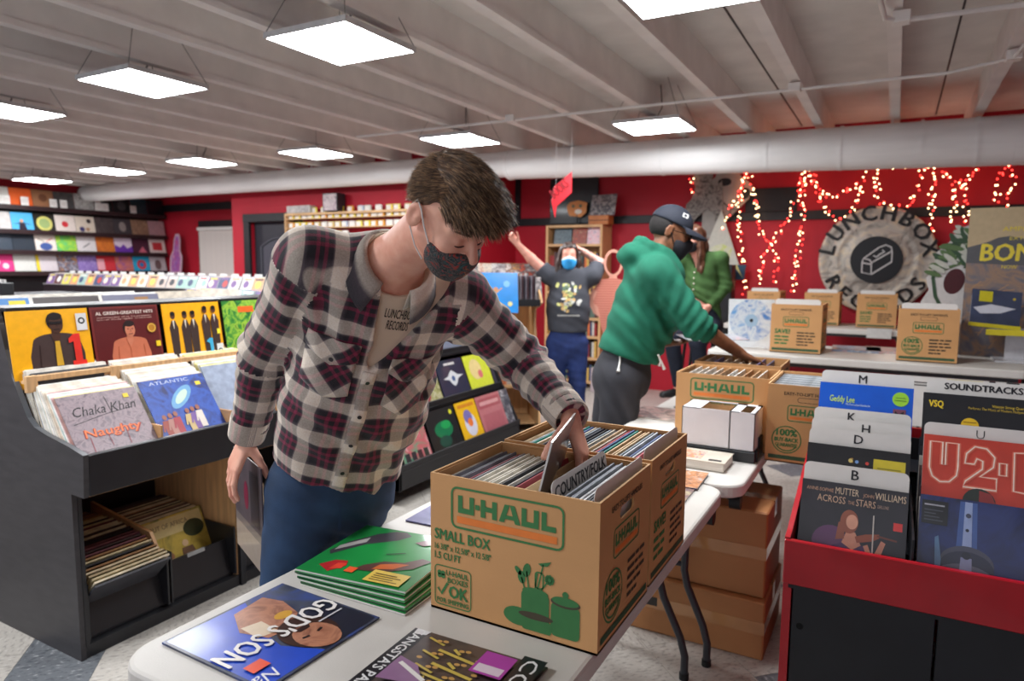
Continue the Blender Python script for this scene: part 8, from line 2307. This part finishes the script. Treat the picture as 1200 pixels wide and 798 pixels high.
pm.build('shirt_print', [ink((206, 206, 130), 0.8), ink((206, 206, 200), 0.8), ink((90, 110, 90), 0.8), ink((206, 170, 110), 0.8)], tsh)
JW = Solid()
JW.cap(HPw + ud * 0.02, HPw - ud * 0.08, 0.165, 0.178, 0.05, (fw, 0.78))
for s in (-1, 1):
    JW.chain([HPw + lw * 0.09 * s - ud * 0.08, HPw + lw * 0.10 * s - ud * 0.46 + fw * 0.02, HPw + lw * 0.11 * s - ud * 0.83], [0.108, 0.076, 0.060], 0.03)
JW.half(HPw + ud * 0.045, ud, 0.005)
JW.disp = lambda P: folds(P, [(HPw - ud * 0.4, (0.2, 0, 1), 0.06, 0.006, 0.15, 1.0), (HPw - ud * 0.12, (0.4, 0, 1), 0.07, 0.006, 0.15, 1.0)]) + cloth_noise(P, 0.003)
solid_object('jeans', JW, (-2.95, 5.4, 0.03), (-2.2, 6.1, 1.0), 0.012, mat('denim_deep', (34, 52, 104), 0.8, var=0.25, vs=9), wm1, origin=ORG)
for s in (-1, 1):
    A_ = HPw + lw * 0.11 * s - ud * 0.85
    Bt = Solid(); Bt.cap(A_ - fw * 0.03, A_ + fw * 0.16 - ud * 0.01, 0.045, 0.038, 0.02).half((0, 0, 0.003), (0, 0, -1), 0.003)
    solid_object('shoe', Bt, A_ - 0.2, A_ + 0.25, 0.013, mat('black_shoe', (30, 30, 32)), wm1, origin=ORG)
qw = np.stack([wf, wl, wu])
mw = mask_solid(HCw, WX, qw, 1.00, top=-0.002)
mask2 = solid_object('face_mask', mw, HCw - 0.18, HCw + 0.18, 0.006, [mat('mask_blue', (52, 160, 226), 0.7, var=0.05), mat('mask_white', (206, 224, 232), 0.7)], wm1, mif=lambda C: ((C - HCw) @ qw.T)[:, 2] > -0.022 - 0.30 * np.maximum(0, 0.11 - ((C - HCw) @ qw.T)[:, 0]), origin=ORG)
M_dk = mat('hair_dark_brown', (62, 40, 32), 0.45, col2=(40, 26, 22), vs=40, stretch=(1, 1, 0.1))
def long_hair(nm, C, X, q, fdir, ldir, drop, par, m, org, width=0.085, back=0.0):
    h_ = Solid()
    h_.ell(X(-0.010, 0, 0.034), V3(0.106, 0.088, 0.102), q, 0.01)
    def cut(P):
        r = (P - C) @ q.T
        return r[:, 0] - 0.070 - 1.6 * np.maximum(0, r[:, 2] - 0.075) - np.where(r[:, 2] < 0.07, -0.06 * (np.abs(r[:, 1]) < 0.062), 0.0)
    for s in (-1, 1):
        h_.chain([X(0.01, s * 0.078, 0.03), X(0.015, s * width, -0.06), X(0.02, s * (width + 0.015), -0.15), X(0.035, s * (width + 0.015), -0.15 - drop * 0.5), X(0.04, s * width, -0.15 - drop)], [0.028, 0.034, 0.038, 0.036, 0.015], 0.02)
    h_.chain([X(-0.07, 0, 0.03), X(-0.085, 0, -0.08), X(-0.085, 0, -0.15 - drop * 0.6)], [0.07, 0.085, 0.06], 0.03)
    h_.fn(cut, 0.006)
    h_.disp = lambda P: 0.005 * np.sin(P @ ldir * 130 + 2.5 * np.sin(P[:, 2] * 14)) + 0.003 * np.sin(P @ fdir * 150 + 2 * np.sin(P[:, 2] * 11))
    return solid_object(nm, h_, C - V3(0.3, 0.3, 0.25 + drop), C + 0.25, 0.008, m, par, origin=org)
long_hair('hair', HCw, WX, qw, wf, wl, 0.06, wm1, M_dk, ORG)

# ------------------------------------------------------------------ the woman in the green sweater, perched on a stool behind him
ORG = V3(-1.52, 6.22, 0)
TO = Matrix.Translation(-Vector(ORG))
wm2 = empty('person', ORG, 'person with long brown hair in an olive green sweater, behind the person in the cap', 'person')
M_olv = mat('olive_knit', (60, 92, 46), 0.9, var=0.12, vs=20, bump=0.15, bs=240)
fz = nrm((-0.10, -0.99, 0)); lz = np.cross(ud, fz)
HPz = V3(-1.50, 6.26, 1.06)
RSz, LSz = V3(-1.715, 6.235, 1.605), V3(-1.385, 6.345, 1.600)
REz, RWz = V3(-1.78, 6.14, 1.34), V3(-1.60, 6.02, 1.20)
LEz, LWz = V3(-1.325, 6.345, 1.36), V3(-1.425, 6.17, 1.185)
NBz = V3(-1.575, 6.26, 1.655)
HCz = V3(-1.60, 6.225, 1.775)
CSz = (RSz + LSz) / 2
S = Solid()
S.cap(HPz, CSz - ud * 0.1, 0.13, 0.12, 0.05, (fz, 0.75)).cap(RSz, LSz, 0.045, 0.045, 0.05).cap(CSz, NBz, 0.065, 0.055, 0.04).cap(NBz, HCz - ud * 0.03, 0.052, 0.052, 0.03)
S.cap(RSz, REz, 0.045, 0.04, 0.02).cap(REz, RWz, 0.038, 0.025, 0.02).cap(LSz, LEz, 0.045, 0.04, 0.02).cap(LEz, LWz, 0.038, 0.025, 0.02)
zf, zl, zu, ZX = head(S, HCz, fz + V3(-0.25, 0, -0.12), ud, 0.95)
hand(S, LWz, LWz - LEz + V3(-0.02, -0.03, -0.02), (-0.7, 0.3, -0.3), -1, (0.3, 0.3, 0.35, 0.4), 0.9)
hand(S, RWz, V3(0.8, -0.4, -0.3), (0.2, 0.6, -0.6), 1, (0.4, 0.4, 0.45, 0.5), 0.9)
solid_object('body', S, (-1.95, 5.85, 0.9), (-1.15, 6.6, 2.0), 0.010, M_sk3, wm2, origin=ORG)
SW = Solid()
SW.cap(HPz + ud * 0.0, CSz - ud * 0.1, 0.168, 0.158, 0.05, (fz, 0.78)).cap(RSz, LSz, 0.070, 0.070, 0.06).cap(CSz, NBz, 0.08, 0.066, 0.04)
SW.cap(RSz, REz, 0.070, 0.056, 0.03).cap(REz, RWz, 0.055, 0.038, 0.02).cap(LSz, LEz, 0.072, 0.058, 0.03).cap(LEz, LWz, 0.056, 0.040, 0.02)
SW.half(LWz - nrm(LWz - LEz) * 0.005, LWz - LEz, 0.006)
def vz(P):
    q = P - (CSz + fz * 0.1 - ud * 0.10)
    b_ = q @ ud
    return np.maximum(np.maximum(np.abs(q @ lz) - np.clip(b_, 0, 1) * 0.38, -b_), -((P - CSz) @ fz - 0.0))
SW.fn(vz, 0.004, 'd')
SW.disp = lambda P: folds(P, [(LEz, nrm(LWz - LSz), 0.05, 0.006, 0.12, 1.0), (HPz + ud * 0.2, nrm(ud + lz * 0.5), 0.08, 0.006, 0.2, 1.0)]) + cloth_noise(P, 0.004)
swt = solid_object('sweater', SW, (-1.95, 5.85, 0.85), (-1.15, 6.6, 1.8), 0.011, M_olv, wm2, origin=ORG)
b = MB(TO)
for k in range(4):
    p = march(SW, np.array([CSz - ud * (0.12 + 0.05 * k) + fz * 0.4]), -fz, 40)[0] + fz * 0.004
    b.ball(p, 0.008, 0, 8, 5)
stuff(b.build('button', ink((206, 200, 180)), swt))
PZ = Solid()
PZ.cap(HPz + ud * 0.02, HPz - ud * 0.05, 0.155, 0.165, 0.05, (fz, 0.82))
K1, K2 = V3(-1.66, 5.86, 0.92), V3(-1.44, 5.86, 0.90)
A1, A2 = V3(-1.64, 6.02, 0.50), V3(-1.42, 6.02, 0.45)
PZ.chain([HPz - lz * 0.08 - ud * 0.06, K1, A1], [0.10, 0.072, 0.05], 0.03).chain([HPz + lz * 0.08 - ud * 0.06, K2, A2], [0.10, 0.072, 0.05], 0.03)
PZ.disp = lambda P: cloth_noise(P, 0.004)
solid_object('jeans', PZ, (-1.95, 5.7, 0.38), (-1.15, 6.6, 1.2), 0.012, mat('denim_black_blue', (26, 32, 48), 0.8, var=0.15), wm2, origin=ORG)
for A_ in (A1, A2):
    Bt = Solid(); Bt.cap(A_ + V3(0, 0, 0.02), A_ - ud * 0.05, 0.036, 0.036, 0.02)
    solid_object('ankle', Bt, A_ - 0.12, A_ + 0.1, 0.012, M_sk3, wm2, origin=ORG)
    Bt = Solid(); Bt.cap(A_ - ud * 0.085, A_ - ud * 0.10 + V3(-0.10, -0.10, 0), 0.046, 0.036, 0.02).half(A_ - ud * 0.125, -ud, 0.003)
    solid_object('shoe', Bt, A_ - 0.26, A_ + 0.15, 0.012, mat('black_shoe', (30, 30, 32)), wm2, origin=ORG)
mz = mask_solid(HCz, ZX, np.stack([zf, zl, zu]), 0.98)
solid_object('face_mask', mz, HCz - 0.18, HCz + 0.18, 0.007, mat('black_cotton', (36, 36, 42)), wm2, origin=ORG)
long_hair('hair', HCz, ZX, np.stack([zf, zl, zu]), zf, zl, 0.26, wm2, mat('hair_chestnut', (104, 66, 46), 0.4, col2=(66, 42, 32), vs=40, stretch=(1, 1, 0.1)), ORG, 0.075)
sb = empty('bar_stool', (-1.50, 6.28, 0), 'black bar stool under the person in the olive sweater', 'stool')
MB().tube([(0, 0, 0.885), (0, 0, 0.925)], 0.18, 24).build('seat', M_black, sb)
for sx in (-1, 1):
    for sy in (-1, 1):
        MB().tube([(sx * 0.19, sy * 0.19, 0), (sx * 0.12, sy * 0.12, 0.885)], 0.014, 8).build('leg', M_black, sb)
MB().tube([(-0.165, -0.165, 0.30), (0.165, -0.165, 0.30), (0.165, 0.165, 0.30), (-0.165, 0.165, 0.30), (-0.165, -0.165, 0.30)], 0.01, 8).build('footrest', M_black, sb)
sp_ = empty('speaker', (-1.66, 7.86, 0), 'tall black loudspeaker on the floor behind the person in the olive sweater', 'speaker')
MB().rbox(-0.10, 0.10, -0.10, 0.10, 0.0, 1.56, 0.006).build('cabinet', M_black, sp_)
MB().rbox(-0.085, 0.085, -0.108, -0.10, 0.95, 1.52, 0.002).build('grille', mat('speaker_cloth', (38, 38, 42), 0.9), sp_)
# ------------------------------------------------------------------ labels of alike things: counted along their row
bpy.context.view_layer.update()
ONES = 'first second third fourth fifth sixth seventh eighth ninth tenth eleventh twelfth thirteenth fourteenth fifteenth sixteenth seventeenth eighteenth nineteenth'.split()
TENS = {2: ('twentieth', 'twenty'), 3: ('thirtieth', 'thirty'), 4: ('fortieth', 'forty')}
def ordinal(n):
    if n < 20:
        return ONES[n - 1]
    return TENS[n // 10][0] if n % 10 == 0 else TENS[n // 10][1] + '-' + ONES[n % 10 - 1]
byl = {}
for o in bpy.data.objects:
    if o.get('label') and o.get('group'):
        byl.setdefault((o['group'], o['label']), []).append(o)
for (g, l), os_ in byl.items():
    if len(os_) < 2 or len(os_) > 49:
        continue
    P = np.array([tuple(o.matrix_world.translation) for o in os_])
    ax = int(np.argmax(P.max(0) - P.min(0)))
    d = [float(P[i, ax]) for i in range(len(os_))]
    # count from the end that lies nearer to the camera
    lo_, hi_ = P[int(np.argmin(d))], P[int(np.argmax(d))]
    c_ = np.array([0, 0, 1.53])
    sg = 1 if np.linalg.norm(lo_ - c_) < np.linalg.norm(hi_ - c_) else -1
    for k, i in enumerate(sorted(range(len(os_)), key=lambda i: sg * d[i])):
        n_ = ordinal(len(os_) - k if (ax == 2 and sg > 0) else k + 1)
        left_ = 16 - len(l.replace('-', ' ').split()) - 1
        tail_ = ' from the top' if ax == 2 else ' from the near end' if left_ >= 4 else ' from the front' if left_ >= 3 else ' along'
        os_[i]['label'] = l + ', ' + n_ + tail_
